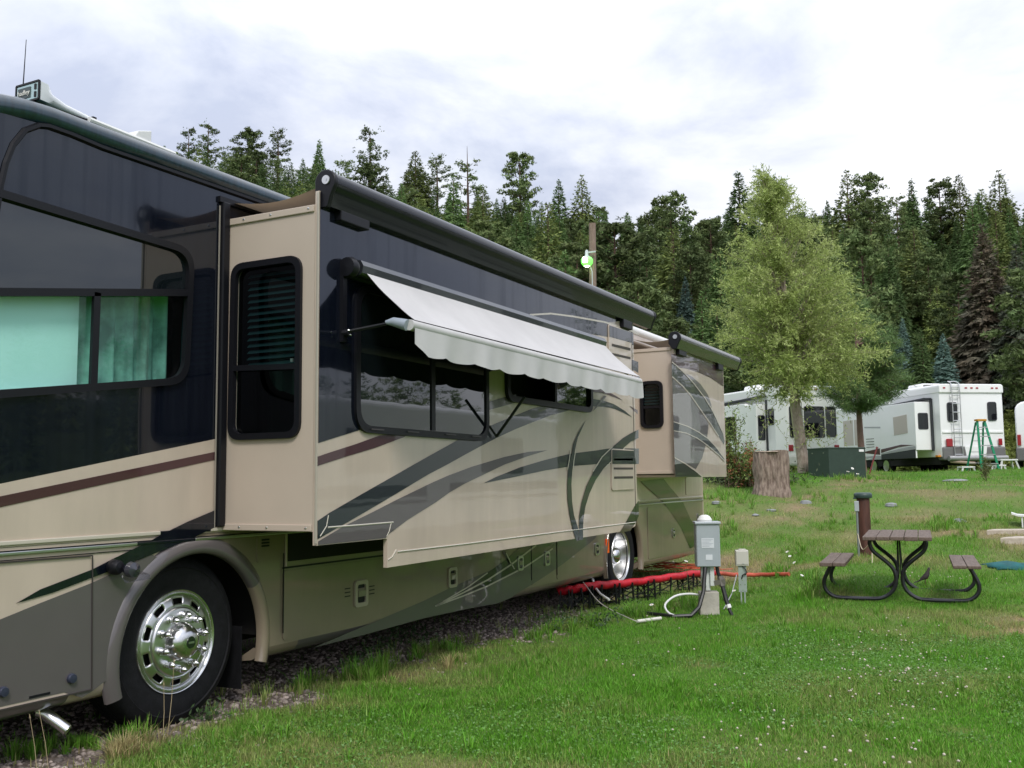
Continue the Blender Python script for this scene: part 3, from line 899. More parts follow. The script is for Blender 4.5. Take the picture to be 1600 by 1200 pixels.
# louvred vents on the face
def vent(c, slots, name='louvre_panel'):
    mb = MB(); mb.plate(rounded(PX(c, X1), .04, 4), pX(X1 + .014), .012)
    v = B(mb, name, CREAM, parent=SF, bevel=.004)
    for s_ in slots:
        q_ = MB(); q_.plate(PX(s_, X1), pX(X1 + .0165), .012); B(q_, 'louvre_slot', mat('slot_dark', (.05, .04, .03), .6), parent=SF)
vent([(954, 701), (989, 703), (989.5, 764.5), (954.5, 766.5)], [[(957, 716.5), (987, 716.5), (987, 719.5), (957, 719.5)], [(957, 730.5), (987, 730.5), (987, 733.5), (957, 733.5)], [(957.5, 744.5), (987, 744), (987, 747.5), (957.5, 748)]])
decal([(954.5, 703), (989, 704.5), (989, 725), (954.5, 725)], X1, .0165, NAVY, parent=SF)
vent([(949, 506), (985, 519), (985, 590), (950, 560)], [[(954, 537), (983, 544), (983, 548), (954, 541)], [(954, 551.5), (983, 558), (983, 561.5), (954, 555)]])
decal([(950, 508.5), (984.5, 520), (984.5, 535.5), (950, 526)], X1, .0168, BLACK, parent=SF)
# fabric topper case along the top of the slide-out
def topper(ya, yb, xf, zt, r, dz, par, m_):
    """round case with end caps, and the cloth from the wall to it"""
    t = part_empty('slide_topper', par)
    c = (xf - .01, zt)
    pr = [(c[0] + r * math.cos(a), c[1] + r * math.sin(a)) for a in [math.radians(k) for k in range(-35, 200, 12)]]
    pr += [(c[0] - r, c[1] - r * .9), (c[0] - r * .35, c[1] - dz), (c[0] + r * .25, c[1] - dz), (c[0] + r * .6, c[1] - r * 1.0)]
    q = MB(); q.extrude(pr, lambda a, b, k: (a, ya + .03 + (yb - ya - .06) * k, b)); B(q, 'topper_case', m_, parent=t, smooth=True, auto=35)
    q = MB()
    pe = [((a - c[0]) * 1.09 + c[0], (b - c[1]) * 1.07 + c[1]) for a, b in pr]
    q.extrude(pe, lambda a, b, k: (a, ya + .035 * k, b)); B(q, 'end_cap', BTRIM, parent=t, smooth=True, auto=40, bevel=.006)
    q = MB(); q.extrude(pe, lambda a, b, k: (a, yb - .035 + .035 * k, b)); B(q, 'end_cap', BTRIM, parent=t, smooth=True, auto=40, bevel=.006)
    q = MB(); q.lathe([(0, 0), (.028, 0), (.03, .006)], (c[0] + .01, ya - .008, c[1] + .01), 'Y', 16); q.lathe([(0, -.002), (.009, -.002)], (c[0] + .012, ya - .008, c[1] + .01), 'Y', 10)
    B(q, 'axle_end', STEEL, parent=t)
    # sagging cloth
    zw = 3.245; vs = []; fs = []; nx, ny = 10, 16
    for j in range(ny + 1):
        y = ya + .03 + (yb - ya - .08) * j / ny
        for i in range(nx + 1):
            s = i / nx
            sag = -.045 * math.sin(PI * s) * (1 + .25 * math.sin(j * 1.7))
            vs.append((XB + .02 + (c[0] - r - XB) * s, y, zw + (c[1] - .01 - zw) * s + sag))
    for j in range(ny):
        for i in range(nx):
            a = j * (nx + 1) + i; fs.append((a, a + 1, a + nx + 2, a + nx + 1))
    q = MB(); q.add(vs, fs); B(q, 'topper_cloth', TOPFAB, parent=t, smooth=True, fix=False)
    return t
CASE = mat('topper_case', (.006, .007, .010), .25, coat=.25, coat_rough=.04, spec=.3)
topper(4.72, 10.6, X1 + .040, 3.265, .072, .150, mh, CASE)
B(MB().box((X1, 4.86, 3.055), (X1 + .05, 5.16, 3.12)), 'topper_bracket', BTRIM, bevel=.006)
p = onX(978, 500, X1)
B(MB().box((X1, 9.72, 3.03), (X1 + .05, 9.98, 3.12)), 'topper_bracket', BTRIM, bevel=.006)
# ------------------------------------------------------------------ open window awning
aw = part_empty('window_awning', mh)
ya, yb = 5.03, 9.08
xr, zr_ = X1 + .065, 2.775
q = MB(); pr = [(xr - .065, zr_ - .03), (xr - .065, zr_ + .05), (xr - .02, zr_ + .062), (xr + .025, zr_ + .05), (xr + .045, zr_ + .015), (xr + .035, zr_ - .03), (xr, zr_ - .05), (xr - .03, zr_ - .045)]
q.extrude(pr, lambda a, b, k: (a, ya - .02 + (yb - ya + .02) * k, b)); B(q, 'awning_cassette', mat('cassette', (.05, .055, .065), .25, metal=.5, coat=.6), parent=aw, smooth=True, auto=40)
q = MB(); q.lathe([(0, -.04), (.06, -.035), (.07, 0), (.06, .03), (0, .035)], (X1 + .05, ya - .085, zr_ - .005), 'Y', 18); B(q, 'awning_end_cap', BTRIM, parent=aw, smooth=True)
xo, zo = -3.315, 2.375
q = MB(); q.tube([(xo, ya, zo + .012), (xo, yb, zo)], .034, 16); B(q, 'awning_roller', AWNFAB, parent=aw, smooth=True)
# cloth from cassette to roller
vs = []; fs = []; nx, ny = 8, 24
for j in range(ny + 1):
    y = ya + .03 + (yb - ya - .05) * j / ny
    for i in range(nx + 1):
        s = i / nx
        vs.append((xr + .03 + (xo + .02 - xr - .03) * s, y, (zr_ - .02) + (zo + .045 - zr_ + .02) * s - (.020 + .007 * math.sin(j * .55) + .004 * math.sin(j * 1.31 + i)) * math.sin(PI * s)))
for j in range(ny):
    for i in range(nx):
        a = j * (nx + 1) + i; fs.append((a, a + 1, a + nx + 2, a + nx + 1))
q = MB(); q.add(vs, fs); B(q, 'awning_cloth', AWNFAB, parent=aw, smooth=True, fix=False)
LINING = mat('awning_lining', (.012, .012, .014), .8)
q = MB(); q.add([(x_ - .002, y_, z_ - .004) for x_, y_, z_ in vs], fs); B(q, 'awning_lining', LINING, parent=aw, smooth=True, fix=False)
# scalloped valance
vs = []; fs = []; n = 180
for i in range(n + 1):
    y = ya + .02 + (yb - ya + .0) * i / n
    ph = (i / n * 11) % 1
    drop = .150 + .020 * math.sin(PI * ph) ** .7
    if i < 6: drop -= .05 * (1 - i / 6)
    wv = .012 * math.sin(i * .21) + .006 * math.sin(i * .53)
    for k in range(4):
        s = k / 3
        vs.append((xo + .028 + wv * s, y, zo - .005 - drop * s))
for i in range(n):
    for k in range(3):
        a = i * 4 + k; fs.append((a, a + 1, a + 5, a + 4))
q = MB(); q.add(vs, fs); B(q, 'awning_valance', AWNFAB, parent=aw, smooth=True, fix=False)
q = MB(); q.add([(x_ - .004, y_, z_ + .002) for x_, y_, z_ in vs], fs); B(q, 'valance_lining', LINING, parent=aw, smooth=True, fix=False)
for y in (ya - .005, yb + .01):
    q = MB(); q.tube([(X1 + .03, y - .10 if y < 6 else y - .02, 2.36), (-3.46, y - .03, 2.40)], .011, 6); B(q, 'awning_arm', BTRIM, parent=aw)
    s = -1 if y < 6 else 1
    q = MB(); q.tube([(-3.465, y - .03, 2.41), (-3.42, y - .015, 2.412), (-3.36, y, 2.395), (-3.325, y, 2.385)], [.012, .028, .034, .036], 12); B(q, 'arm_knuckle', mat('grey_knuckle', (.30, .34, .39), .35), parent=aw, smooth=True)
q = MB(); q.box((X1 + .002, ya - .12, 2.30), (X1 + .03, ya - .08, 2.78)); q.lathe([(0, .05), (.022, .045), (.026, 0)], (X1 + .02, ya - .10, 2.355), 'X', 12); B(q, 'awning_arm_rail', BTRIM, parent=aw)
for dy, dz_ in ((-.012, .012), (.012, .012), (0, -.014)):
    q = MB(); q.lathe([(0, .058), (.006, .055), (.007, .045)], (X1 + .02, ya - .10 + dy, 2.355 + dz_), 'X', 8); B(q, 'bolt', CHROME, parent=aw)
# strut below the awning
p0 = onX(776, 682, X1 + .03); p1 = onX(765, 666, X1 + .02); p2 = (X1 + .28, onX(820, 620, X1 + .28).y, onX(820, 620, X1 + .28).z)
q = MB(); q.tube([p0, p2], .012, 6); q.tube([p0, p1], .010, 6); B(q, 'awning_strut', BTRIM, parent=aw)

# ------------------------------------------------------------------ bedroom slide-out at the rear
s2 = part_empty('rear_slide_out', mh)
Y2, E2 = 11.97, 14.26
q = MB(); q.plate([(Y2, 1.45), (E2, 1.45), (E2, 3.12), (Y2, 3.12)], pX(X2), .03); B(q, 'slide_face', CREAM, parent=s2)
t2 = pY(Y2)
w_out = [(-4.36, 2.07), (-4.055, 2.07), (-4.055, 2.675), (-4.36, 2.675)]
q = MB(); q.plate([(XB, 1.49), (X2 - .032, 1.49), (X2 - .032, 3.095), (XB, 3.095)], t2, .03, holes=[rounded(inset(w_out, .03), .05)]); B(q, 'slide_front_wall', TAN, parent=s2)
q = MB(); q.box((XB, Y2 + .03, 3.06), (X2 - .03, E2, 3.095)); q.box((XB, E2 - .03, 1.49), (X2 - .03, E2, 3.06)); q.box((XB, Y2 + .03, 1.45), (X2 - .03, E2 - .03, 1.48)); B(q, 'slide_box', TAN, parent=s2)
q = MB(); q.box((XB + .02, Y2 + .3, 1.5), (X2 - .06, Y2 + .31, 3.05)); B(q, 'slide_interior', DARKIN, parent=s2)
q = MB(); q.box((XB + .02, Y2 - .012, 3.052), (X2 - .036, Y2, 3.093)); B(q, 'wall_trim', TAN, parent=s2, bevel=.004); q = MB(); q.box((XB + .012, Y2 - .012, 1.492), (X2 - .036, Y2, 1.53)); B(q, 'wall_trim', TAN, parent=s2, bevel=.004)
w4 = window(w_out, t2, fw=.04, rad=.09, proud=.026, panes=[(rounded(inset(w_out, .035), .06, 6), SMOKEGLASS, -.015)], bars=[((-4.34, 2.34), (-4.07, 2.34), .03)])
for k in range(8):
    z = 2.63 - k * .038
    q = MB(); q.add([(-4.34, Y2 + .07, z), (-4.08, Y2 + .07, z), (-4.08, Y2 + .045, z - .025), (-4.34, Y2 + .045, z - .025)], [(0, 1, 2, 3)])
    B(q, 'blind_slat', MATS['blind_slat'], parent=w4, fix=False)
def d2_(pts, m_, lift=.003): decal(pts, X2, lift, m_, parent=s2)
d2_([(1048.5, 553.3), (1073, 554.4), (1095, 560.4), (1120, 571.8), (1129, 577), (1130, 604), (1110.7, 590.7), (1090.7, 581.5), (1073, 576), (1059, 574), (1048.5, 564.7)], MAROON)
d2_([(1049, 566), (1065.7, 580.4), (1084, 601), (1100.4, 622.7), (1113.4, 643.8), (1122, 662), (1129.7, 678.5), (1132, 690), (1130.7, 694.7), (1122, 680.7), (1110, 662), (1095, 640.6), (1078.7, 617), (1065.7, 602), (1049.5, 588)], GREENBLACK)
d2_([(1068, 582), (1082, 589), (1095, 601), (1106, 617), (1111, 632), (1112, 640.5), (1101.4, 622.7), (1085, 601)], TAUPE)
d2_([(1050, 590), (1065, 603.5), (1078, 618.5), (1094, 641), (1107, 662), (1104, 690), (1097, 715), (1087, 733), (1070, 723), (1053.5, 714.5)], TAUPE)
d2_([(1051.5, 659.5), (1073.3, 666.6), (1089.6, 675), (1105.8, 686), (1118.8, 700), (1130.7, 716.4), (1131.8, 720.7), (1122, 710), (1103.7, 694.7), (1088.5, 684), (1071, 676), (1051.7, 672.5)], NAVY, .006)
d2_([(1053.5, 716), (1070, 725), (1087, 737), (1097, 745.5), (1055, 745)], GREENBLACK, .003)
for pts in ([(1049, 565.5), (1065.7, 579.5), (1084, 600), (1100.4, 621.7), (1113.4, 642.8), (1129.7, 677.5)], [(1049.5, 588.5), (1065.7, 603), (1078.7, 618), (1095, 641.6), (1110, 663), (1122, 681.7)],
            [(1051.5, 659), (1073.3, 666), (1089.6, 674.5), (1105.8, 685.5), (1118.8, 699.5), (1130.7, 716)], [(1051.7, 673), (1071, 676.6), (1088.5, 684.6), (1103.7, 695.3), (1122, 710.6), (1131.8, 721)],
            [(1053, 715), (1070, 724.5), (1087, 736.5), (1097, 745.5)]):
    pin(pts, X2, .0085, 1.3, parent=s2)
topper(11.9, 14.9, X2 + .045, 3.20, .075, .135, mh, mat('rear_topper_case', (.035, .035, .032), .25, coat=.5, coat_rough=.06))
B(MB().box((X2, 12.05, 3.0), (X2 + .05, 12.35, 3.07)), 'topper_bracket', BTRIM, bevel=.006)
B(MB().box((X2, 13.85, 2.98), (X2 + .05, 14.1, 3.07)), 'topper_bracket', BTRIM, bevel=.006)

# ------------------------------------------------------------------ wheels
def wheel(yc, zc_, xf, dual):
    wn = part_empty('wheel', mh)
    c = (xf, yc, zc_)
    R = zc_ + .015
    ty_ = MB()
    ty_.lathe([(.285, -.16), (.285, -.012), (.30, .010), (.335, .018), (.39, .026), (.43, .020), (.437, .026), (R - .045, .012), (R - .022, -.002), (R - .006, -.02), (R, -.045), (R, -.085), (R - .014, -.088), (R - .014, -.098), (R, -.10), (R, -.15), (R - .014, -.153), (R - .014, -.165), (R, -.168),
               (R, -.21), (R - .03, -.25), (.30, -.27)], c, 'X', 72)
    B(ty_, 'tyre', RUBBER, parent=wn, smooth=True, auto=35)
    rm = MB()
    if not dual:
        rm.lathe([(.309, -.015), (.309, .012), (.303, .022), (.296, .020), (.290, .006), (.284, -.004), (.279, -.002), (.272, .010)], c, 'X', 72)
        B(MB().lathe([(.205, .030), (.200, .040), (.192, .043), (.06, .043)], c, 'X', 72), 'wheel_disc', mat('satin_aluminium', (.74, .74, .75), .28, metal=1.0), parent=wn, smooth=True, auto=60)
        B(rm, 'rim', CHROME, parent=wn, smooth=True, auto=60)
        # dished band with hand holes
        holes = []
        bd = MB(); n = 120; rr = [.272, .257, .2395, .222, .205]; hh = [.010, .016, .022, .026, .030]
        # band: rows of quads, leaving out the cells inside the hand holes
        vs = []; fs = []
        for i in range(n):
            t = 2 * PI * i / n
            for r_, h_ in zip(rr, hh): vs.append((c[0] + h_, c[1] + r_ * math.cos(t), c[2] + r_ * math.sin(t)))
        for i in range(n):
            i2 = (i + 1) % n
            ph = (i % 12)
            for j in range(4):
                if j in (1, 2) and 3 <= ph <= 8: continue
                fs.append((i * 5 + j, i * 5 + j + 1, i2 * 5 + j + 1, i2 * 5 + j))
        bd.add(vs, fs); bo = B(bd, 'hand_hole_band', mat('satin_aluminium', (.74, .74, .75), .28, metal=1.0), parent=wn, smooth=True, auto=60)
        md = bo.modifiers.new('depth', 'SOLIDIFY'); md.thickness = .012; md.offset = -1
        B(MB().lathe([(.28, -.03), (.06, -.03)], c, 'X', 36), 'brake_drum', DARKIN, parent=wn)
        hub = [(.115, .043), (.112, .055), (.108, .060), (.106, .085), (.090, .112), (.060, .130), (.036, .134)]
        B(MB().lathe(hub, c, 'X', 48), 'hub_cap', CHROME, parent=wn, smooth=True, auto=45)
        B(MB().lathe([(.036, .134), (.034, .137), (0, .137)], c, 'X', 24), 'hub_emblem', mat('emblem_black', (.01, .015, .012), .2, coat=1), parent=wn)
        B(MB().box((c[0] + .1375, c[1] - .022, c[2] - .006), (c[0] + .139, c[1] + .022, c[2] + .006)), 'emblem_bar', STEEL, parent=wn)
        base = .043; rn = .158; nn = 10
        np_ = [(.024, 0), (.024, .012), (.018, .014), (.018, .038), (.022, .040), (.022, .050), (.016, .060), (.009, .074), (0, .078)]
    else:
        rm.lathe([(.309, -.015), (.309, .010), (.303, .020), (.294, .018), (.288, .0), (.284, -.03), (.270, -.06), (.262, -.13), (.250, -.165)], c, 'X', 72)
        B(rm, 'rim', mat('satin_aluminium', (.74, .74, .75), .28, metal=1.0), parent=wn, smooth=True, auto=60)
        B(MB().lathe([(.252, -.16), (.20, -.165), (.12, -.165)], c, 'X', 48), 'wheel_disc', STEEL, parent=wn, smooth=True)
        B(MB().lathe([(.105, -.165), (.10, -.05), (.085, -.02), (.05, -.004), (0, .0)], c, 'X', 36), 'hub_cap', CHROME, parent=wn, smooth=True, auto=45)
        base = -.165; rn = .168; nn = 10
        np_ = [(.016, 0), (.016, .02), (.010, .03), (0, .034)]
    me = None
    for k in range(nn):
        t = 2 * PI * (k + .35) / nn
        cc = (c[0] + base, c[1] + rn * math.cos(t), c[2] + rn * math.sin(t))
        if me is None:
            q = MB(); q.lathe(np_, (0, 0, 0), 'X', 12); o = q.build('lug_nut', CHROME, wn, smooth=True, auto=40); me = o
        else:
            o = copy_obj(me, wn)
        o.location = (cc[0] - MH[0], cc[1] - MH[1], cc[2] - MH[2])
    return wn
wheel(4.43, .495, -4.60, False)
wheel(11.64, .485, -4.56, True)
w_in = MB(); w_in.lathe([(.2, 0), (.49, 0), (.50, -.04), (.50, -.2), (.3, -.24)], (-4.90, 11.64, .485), 'X', 40); B(w_in, 'inner_wheel', RUBBER, smooth=True)

# ------------------------------------------------------------------ things bolted to the roof
ah = part_empty('air_horn', mh)
a0 = onX(28, 152, -4.62); a1 = onX(62, 132, -4.62)
# rectangular bell facing forward, long trumpet running back
yb0 = 3.37; xc = -4.66
hb = Vector((xc, yb0, onX(46, 146, xc).z))
W2, H2 = .092, .050
horn = MB()
secs = [(0, W2, H2), (.05, W2, H2), (.11, .060, .036), (.22, .028, .024), (.42, .019, .019), (.80, .013, .013)]
vs = []; fs = []
for dy, a, b in secs:
    for i in range(12):
        t = 2 * PI * (i + .5) / 12
        cx, cz_ = math.cos(t), math.sin(t)
        k_ = 1 / max(abs(cx), abs(cz_)) if dy < .1 else 1.1
        vs.append((hb.x + a * max(-1, min(1, cx * k_)), hb.y + dy, hb.z + b * max(-1, min(1, cz_ * k_)) - dy * .06))
for i in range(len(secs) - 1):
    for j in range(12): fs.append((i * 12 + j, i * 12 + (j + 1) % 12, (i + 1) * 12 + (j + 1) % 12, (i + 1) * 12 + j))
horn.add(vs, fs); B(horn, 'horn_trumpet', mat('horn_white', (.68, .70, .73), .25, coat=.6), parent=ah, smooth=True, auto=50)
q = MB(); q.box((hb.x - W2 + .004, hb.y - .006, hb.z - H2 + .004), (hb.x + W2 - .004, hb.y + .006, hb.z + H2 - .004)); B(q, 'horn_grille_plate', mat('horn_plate', (.42, .55, .56), .25, metal=.6), parent=ah, bevel=.004)
q = MB()
for z in (hb.z + H2, hb.z - H2): q.bar((hb.x - W2, hb.y - .004, z), (hb.x + W2, hb.y - .004, z), .012, .010)
for x_ in (hb.x - W2, hb.x + W2): q.bar((x_, hb.y - .004, hb.z - H2), (x_, hb.y - .004, hb.z + H2), .010, .010)
B(q, 'horn_bezel', BTRIM, parent=ah)
q = MB(); q.box((hb.x - .072, hb.y - .010, hb.z - .030), (hb.x + .026, hb.y - .006, hb.z + .029)); B(q, 'name_plate', mat('name_plate_dark', (.05, .07, .075), .4), parent=ah)
for k in (0, 1):
    q = MB(); q.box((hb.x + .058, hb.y - .010, hb.z - .036 + k * .042), (hb.x + .072, hb.y - .006, hb.z - .006 + k * .042)); B(q, 'horn_slot', BTRIM, parent=ah)
fc = bpy.data.curves.new('horn_lettering', 'FONT'); fc.body = 'hadley'; fc.size = .038; fc.extrude = .001; fc.align_x = 'CENTER'; fc.align_y = 'CENTER'
fo_ = bpy.data.objects.new('lettering_source', fc); COL.objects.link(fo_)
fme = bpy.data.meshes.new_from_object(fo_); bpy.data.objects.remove(fo_)
fo = bpy.data.objects.new('horn_lettering', fme); COL.objects.link(fo); fo.parent = ah
fo.location = (hb.x - .023 - MH[0], hb.y - .0125 - MH[1], hb.z - .001 - MH[2]); fo.rotation_euler = (PI / 2, 0, 0)
fme.materials.append(mat('lettering_pale', (.80, .78, .72), .5))
q = MB(); q.box((hb.x - .05, hb.y + .0, hb.z - H2 - .07), (hb.x + .05, hb.y + .07, hb.z - H2)); q.box((hb.x - .02, hb.y + .40, 3.46), (hb.x + .02, hb.y + .425, hb.z + .0)); B(q, 'horn_bracket', BTRIM, parent=ah)
q = MB(); q.tube([(hb.x + .02, hb.y + .05, hb.z - .055), (hb.x + .02, hb.y + .42, 3.505), (hb.x + .01, hb.y + .8, 3.49)], .006, 5); B(q, 'horn_air_line', BTRIM, parent=ah)
q = MB(); q.tube([(hb.x + .035, hb.y + .36, 3.498), (hb.x + .03, hb.y + 1.0, 3.485)], .018, 8); B(q, 'roof_rail', WHITEPL, parent=mh)
q = MB(); q.extrude([(0, 0), (.16, 0), (.16, .115), (.06, .085)], lambda a, b, k: (-4.72 + .10 * k, 4.02 + a, 3.46 + b)); B(q, 'roof_vent_cover', mat('roof_translucent', (.72, .72, .72), .35), bevel=.006)
q = MB(); p = onX(36, 136, -5.0); p9 = onX(41, 62, -5.0); q.tube([(p.x, p.y, 3.46), p, p9], [.006, .004, .002], 6); B(q, 'whip_antenna', BTRIM)

# ================================================================== TERRAIN
def gravel_mask(x, y):
    """1 on the gravel strip under the motorhome"""
    edge = -4.42 + (fbm(x * 0 + 3, y, 1.1) - .5) * 1.1 + (fbm(x, y, 3.5) - .5) * .7 + .25 * np.exp(-((y - 8.6) / 1.0) ** 2) + .38 * np.exp(-((y - 5.1) / .6) ** 2) - .2 * np.clip((y - 12) / 3, 0, 1)
    g = np.clip((edge - x) / .35 + .5, 0, 1) * np.clip((14.2 - y) / 1.6, 0, 1) * np.clip((x + 9) / .8, 0, 1)
    return g
def dry_mask(x, y):
    d = x * HF.x + y * HF.y; r = x * HR.x + y * HR.y
    n = fbm(x + 30, y, .55); f = fbm(x, y + 12, 2.2)
    k = np.clip((n - .58) * 5, 0, 1) * .32 + np.clip((f - .60) * 4, 0, 1) * .35
    bank = np.clip((d - 11) / 4, 0, 1) * np.clip((29 - d) / 3, 0, 1)
    k = k + bank * (.12 + np.clip((fbm(x * .6, y, .8) - .50) * 4, 0, 1) * .62)
    k = k + 1.2 * np.exp(-((r - 4.9) / 1.3) ** 2 - ((d - 9.4) / .8) ** 2) * np.clip(f * 2.2 - .4, 0, 1)
    k = k + .75 * np.exp(-((r - 3.6) / 1.6) ** 2 - ((d - 10.3) / .45) ** 2) * np.clip(n * 2.4 - .6, 0, 1)
    k = k + .5 * np.clip((x + 5.0) / .4, 0, 1) * np.clip((-3.3 - x) / .8, 0, 1) * np.clip(f * 3 - .9, 0, 1)
    return np.clip(k, 0, 1)
na = 400
radii = np.concatenate([[0.0], np.geomspace(1.2, 14, 150), np.geomspace(14.2, 60, 70), np.geomspace(61.5, 330, 60), np.geomspace(345, 1500, 12)])
# finer in the direction the photograph looks
a_in = np.linspace(-.62, .62, 300); a_out = np.linspace(.66, 2 * PI - .66, 100)
angs = np.concatenate([a_in, a_out])
ra_, aa_ = np.meshgrid(radii, angs, indexing='ij')
gx = ra_ * (np.sin(aa_) * HR.x + np.cos(aa_) * HF.x); gy = ra_ * (np.sin(aa_) * HR.y + np.cos(aa_) * HF.y)
gzv = ground(gx, gy)
V = np.stack([gx, gy, gzv], -1).reshape(-1, 3)
nr, na = ra_.shape
i0, j0 = np.meshgrid(np.arange(nr - 1), np.arange(na), indexing='ij')
j1 = (j0 + 1) % na
Q = np.stack([i0 * na + j0, (i0 + 1) * na + j0, (i0 + 1) * na + j1, i0 * na + j1], -1).reshape(-1, 4)
dd = (gx * HF.x + gy * HF.y).ravel()
GM = bpy.data.materials.new('turf_soil'); GM.use_nodes = True
t = GM.node_tree; b = t.nodes['Principled BSDF']; b.inputs['Roughness'].default_value = .95; b.inputs['Specular IOR Level'].default_value = .1
def gn(kind): return t.nodes.new(kind)
def grgb(c): n_ = gn('ShaderNodeRGB'); n_.outputs[0].default_value = (*c, 1); return n_.outputs[0]
def gmix(f, a, bb):
    n_ = gn('ShaderNodeMix'); n_.data_type = 'RGBA'; t.links.new(f, n_.inputs[0]); t.links.new(a, n_.inputs[6]); t.links.new(bb, n_.inputs[7]); return n_.outputs[2]
def gnoise(s, det=6):
    n_ = gn('ShaderNodeTexNoise'); n_.inputs['Scale'].default_value = s; n_.inputs['Detail'].default_value = det; t.links.new(gc.outputs['Object'], n_.inputs['Vector']); return n_.outputs['Fac']
def gramp(v, a, bb):
    n_ = gn('ShaderNodeMapRange'); n_.inputs['From Min'].default_value = a; n_.inputs['From Max'].default_value = bb; t.links.new(v, n_.inputs['Value']); return n_.outputs[0]
gc = gn('ShaderNodeTexCoord')
def gattr(nm): n_ = gn('ShaderNodeAttribute'); n_.attribute_name = nm; return n_.outputs['Fac']
green = gmix(gramp(gnoise(14), .3, .7), grgb((.050, .125, .018)), grgb((.090, .185, .030)))
green = gmix(gramp(gnoise(.8), .35, .65), green, grgb((.085, .185, .026)))
straw = gmix(gramp(gnoise(22), .3, .7), grgb((.17, .13, .07)), grgb((.30, .23, .14)))
forest = gmix(gramp(gnoise(.25), .35, .65), grgb((.055, .075, .026)), grgb((.085, .125, .040)))
grav = gmix(gramp(gnoise(55, 3), .35, .65), grgb((.085, .066, .054)), grgb((.22, .18, .155)))
cur = gmix(gattr('dry'), green, straw)
cur = gmix(gattr('forest'), cur, forest)
cur = gmix(gattr('gravel'), cur, grav)
t.links.new(cur, b.inputs['Base Color'])
bp = gn('ShaderNodeBump'); bp.inputs['Strength'].default_value = .6; bp.inputs['Distance'].default_value = .03
t.links.new(gnoise(35, 8), bp.inputs['Height']); t.links.new(bp.outputs[0], b.inputs['Normal'])
xs, ys = gx.ravel(), gy.ravel()
terr = np_obj('ground', V, Q, GM, attrs={'gravel': gravel_mask(xs, ys), 'dry': dry_mask(xs, ys), 'forest': np.clip((np.sqrt(xs**2 + ys**2) - 66) / 10, 0, 1)}, smooth=True)
terr['kind'] = 'structure'

# ================================================================== SMALL THINGS NEAR THE PITCH
def local(o, mb_list): pass
def yaw_to_cam(p): return math.atan2(p.y, p.x) - PI / 2       # local -Y faces the camera
def spline(pts, n):
    res = []
    P_ = [pts[0] * 2 - pts[1]] + list(pts) + [pts[-1] * 2 - pts[-2]]
    for i in range(1, len(P_) - 2):
        for k in range(n):
            s = k / n
            a, b_, c_, d_ = P_[i - 1], P_[i], P_[i + 1], P_[i + 2]
            res.append(.5 * ((2 * b_) + (c_ - a) * s + (2 * a - 5 * b_ + 4 * c_ - d_) * s * s + (3 * b_ - a - 3 * c_ + d_) * s ** 3))
    res.append(P_[-2]); return res
# ---- power pedestal
p = at(1108, 955, 10.4)
pz = p.z
pp = tag(empty('power_pedestal', p, yaw_to_cam(p) + .12), 'grey metal electric hookup box on a white post beside the red hose', 'power pedestal')
PG = mat('pedestal_grey', (.40, .435, .47), .4, metal=.15, var=.05, vscale=4)
q = MB(); q.box((-.075, -.05, .30), (-.02, .05, .93)); q.box((.015, -.05, .30), (.06, .05, .93)); q.box((-.03, -.02, .25), (.02, .05, .93)); q.build('post', mat('post_white', (.62, .64, .62), .5, var=.08), pp, bevel=.006)
q = MB(); q.box((-.10, -.07, .0), (.10, .09, .24)); q.build('foot_block', mat('foot_block', (.46, .43, .37), .8, var=.15, bump=.2), pp, bevel=.008)
bx = MB(); bx.box((-.125, -.09, .50), (.125, .10, .965)); bo = bx.build('cabinet', PG, pp, bevel=.008)
q = MB(); q.box((-.118, -.098, .507), (.118, -.088, .945)); q.build('cabinet_door', PG, pp, bevel=.004)
q = MB(); q.box((-.135, -.115, .945), (.135, .105, .972)); q.build('cabinet_lid', PG, pp, bevel=.006)
q = MB(); q.lathe([(.075, 0), (.078, .02), (.06, .045), (.055, .055), (.03, .068), (0, .07)], (-.02, -.01, .972), 'Z', 20); q.build('photocell_cap', WHITEPL, pp, smooth=True, auto=40)
LABELM = mat('label_white', (.66, .68, .72), .6)
q = MB(); q.box((-.07, -.1005, .70), (.06, -.0985, .80)); q.box((-.03, -.1005, .575), (.04, -.0985, .63)); q.build('sticker', LABELM, pp)
lm = mat('label_print', (.42, .45, .50), .6)
q = MB()
for k in range(6): q.box((-.062, -.1018, .785 - k * .014), (.052 - (k % 3) * .02, -.1008, .79 - k * .014))
q.build('sticker_print', lm, pp)
# ---- cables and valve at the pedestal (loose: own things)
RZp = Matrix.Rotation(pp.rotation_euler.z, 4, 'Z')
def pl(v): return p + (RZp @ Vector(v))
q = MB(); q.tube([pl((-.03, -.06, .52)), pl((-.05, -.10, .40)), pl((-.07, -.14, .25)), pl((-.13, -.22, .10)), pl((-.22, -.30, .03)), pl((-.40, -.30, .02)), pl((-.8, .1, .02))], .022, 8)
tag(q.build('power_cable', mat('cable_black', (.012, .012, .013), .45), smooth=True), 'thick black power cable hanging from the grey electric box', 'cable')
wv = empty('water_hose', pl((0, 0, 0)))
q = MB(); q.tube([pl((.09, -.02, .52)), pl((.10, -.03, .44)), pl((.12, -.03, .38))], .02, 8); q.build('hose_riser', MATS['cable_black'], wv, off=wv.location, smooth=True)
q = MB(); q.tube([pl((.12, -.03, .40)), pl((.14, -.04, .30))], .035, 8); q.bar(pl((.06, -.03, .33)), pl((.17, -.05, .35)), .05); q.build('valve', mat('valve_metal', (.25, .22, .20), .4, metal=.7), wv, off=wv.location)
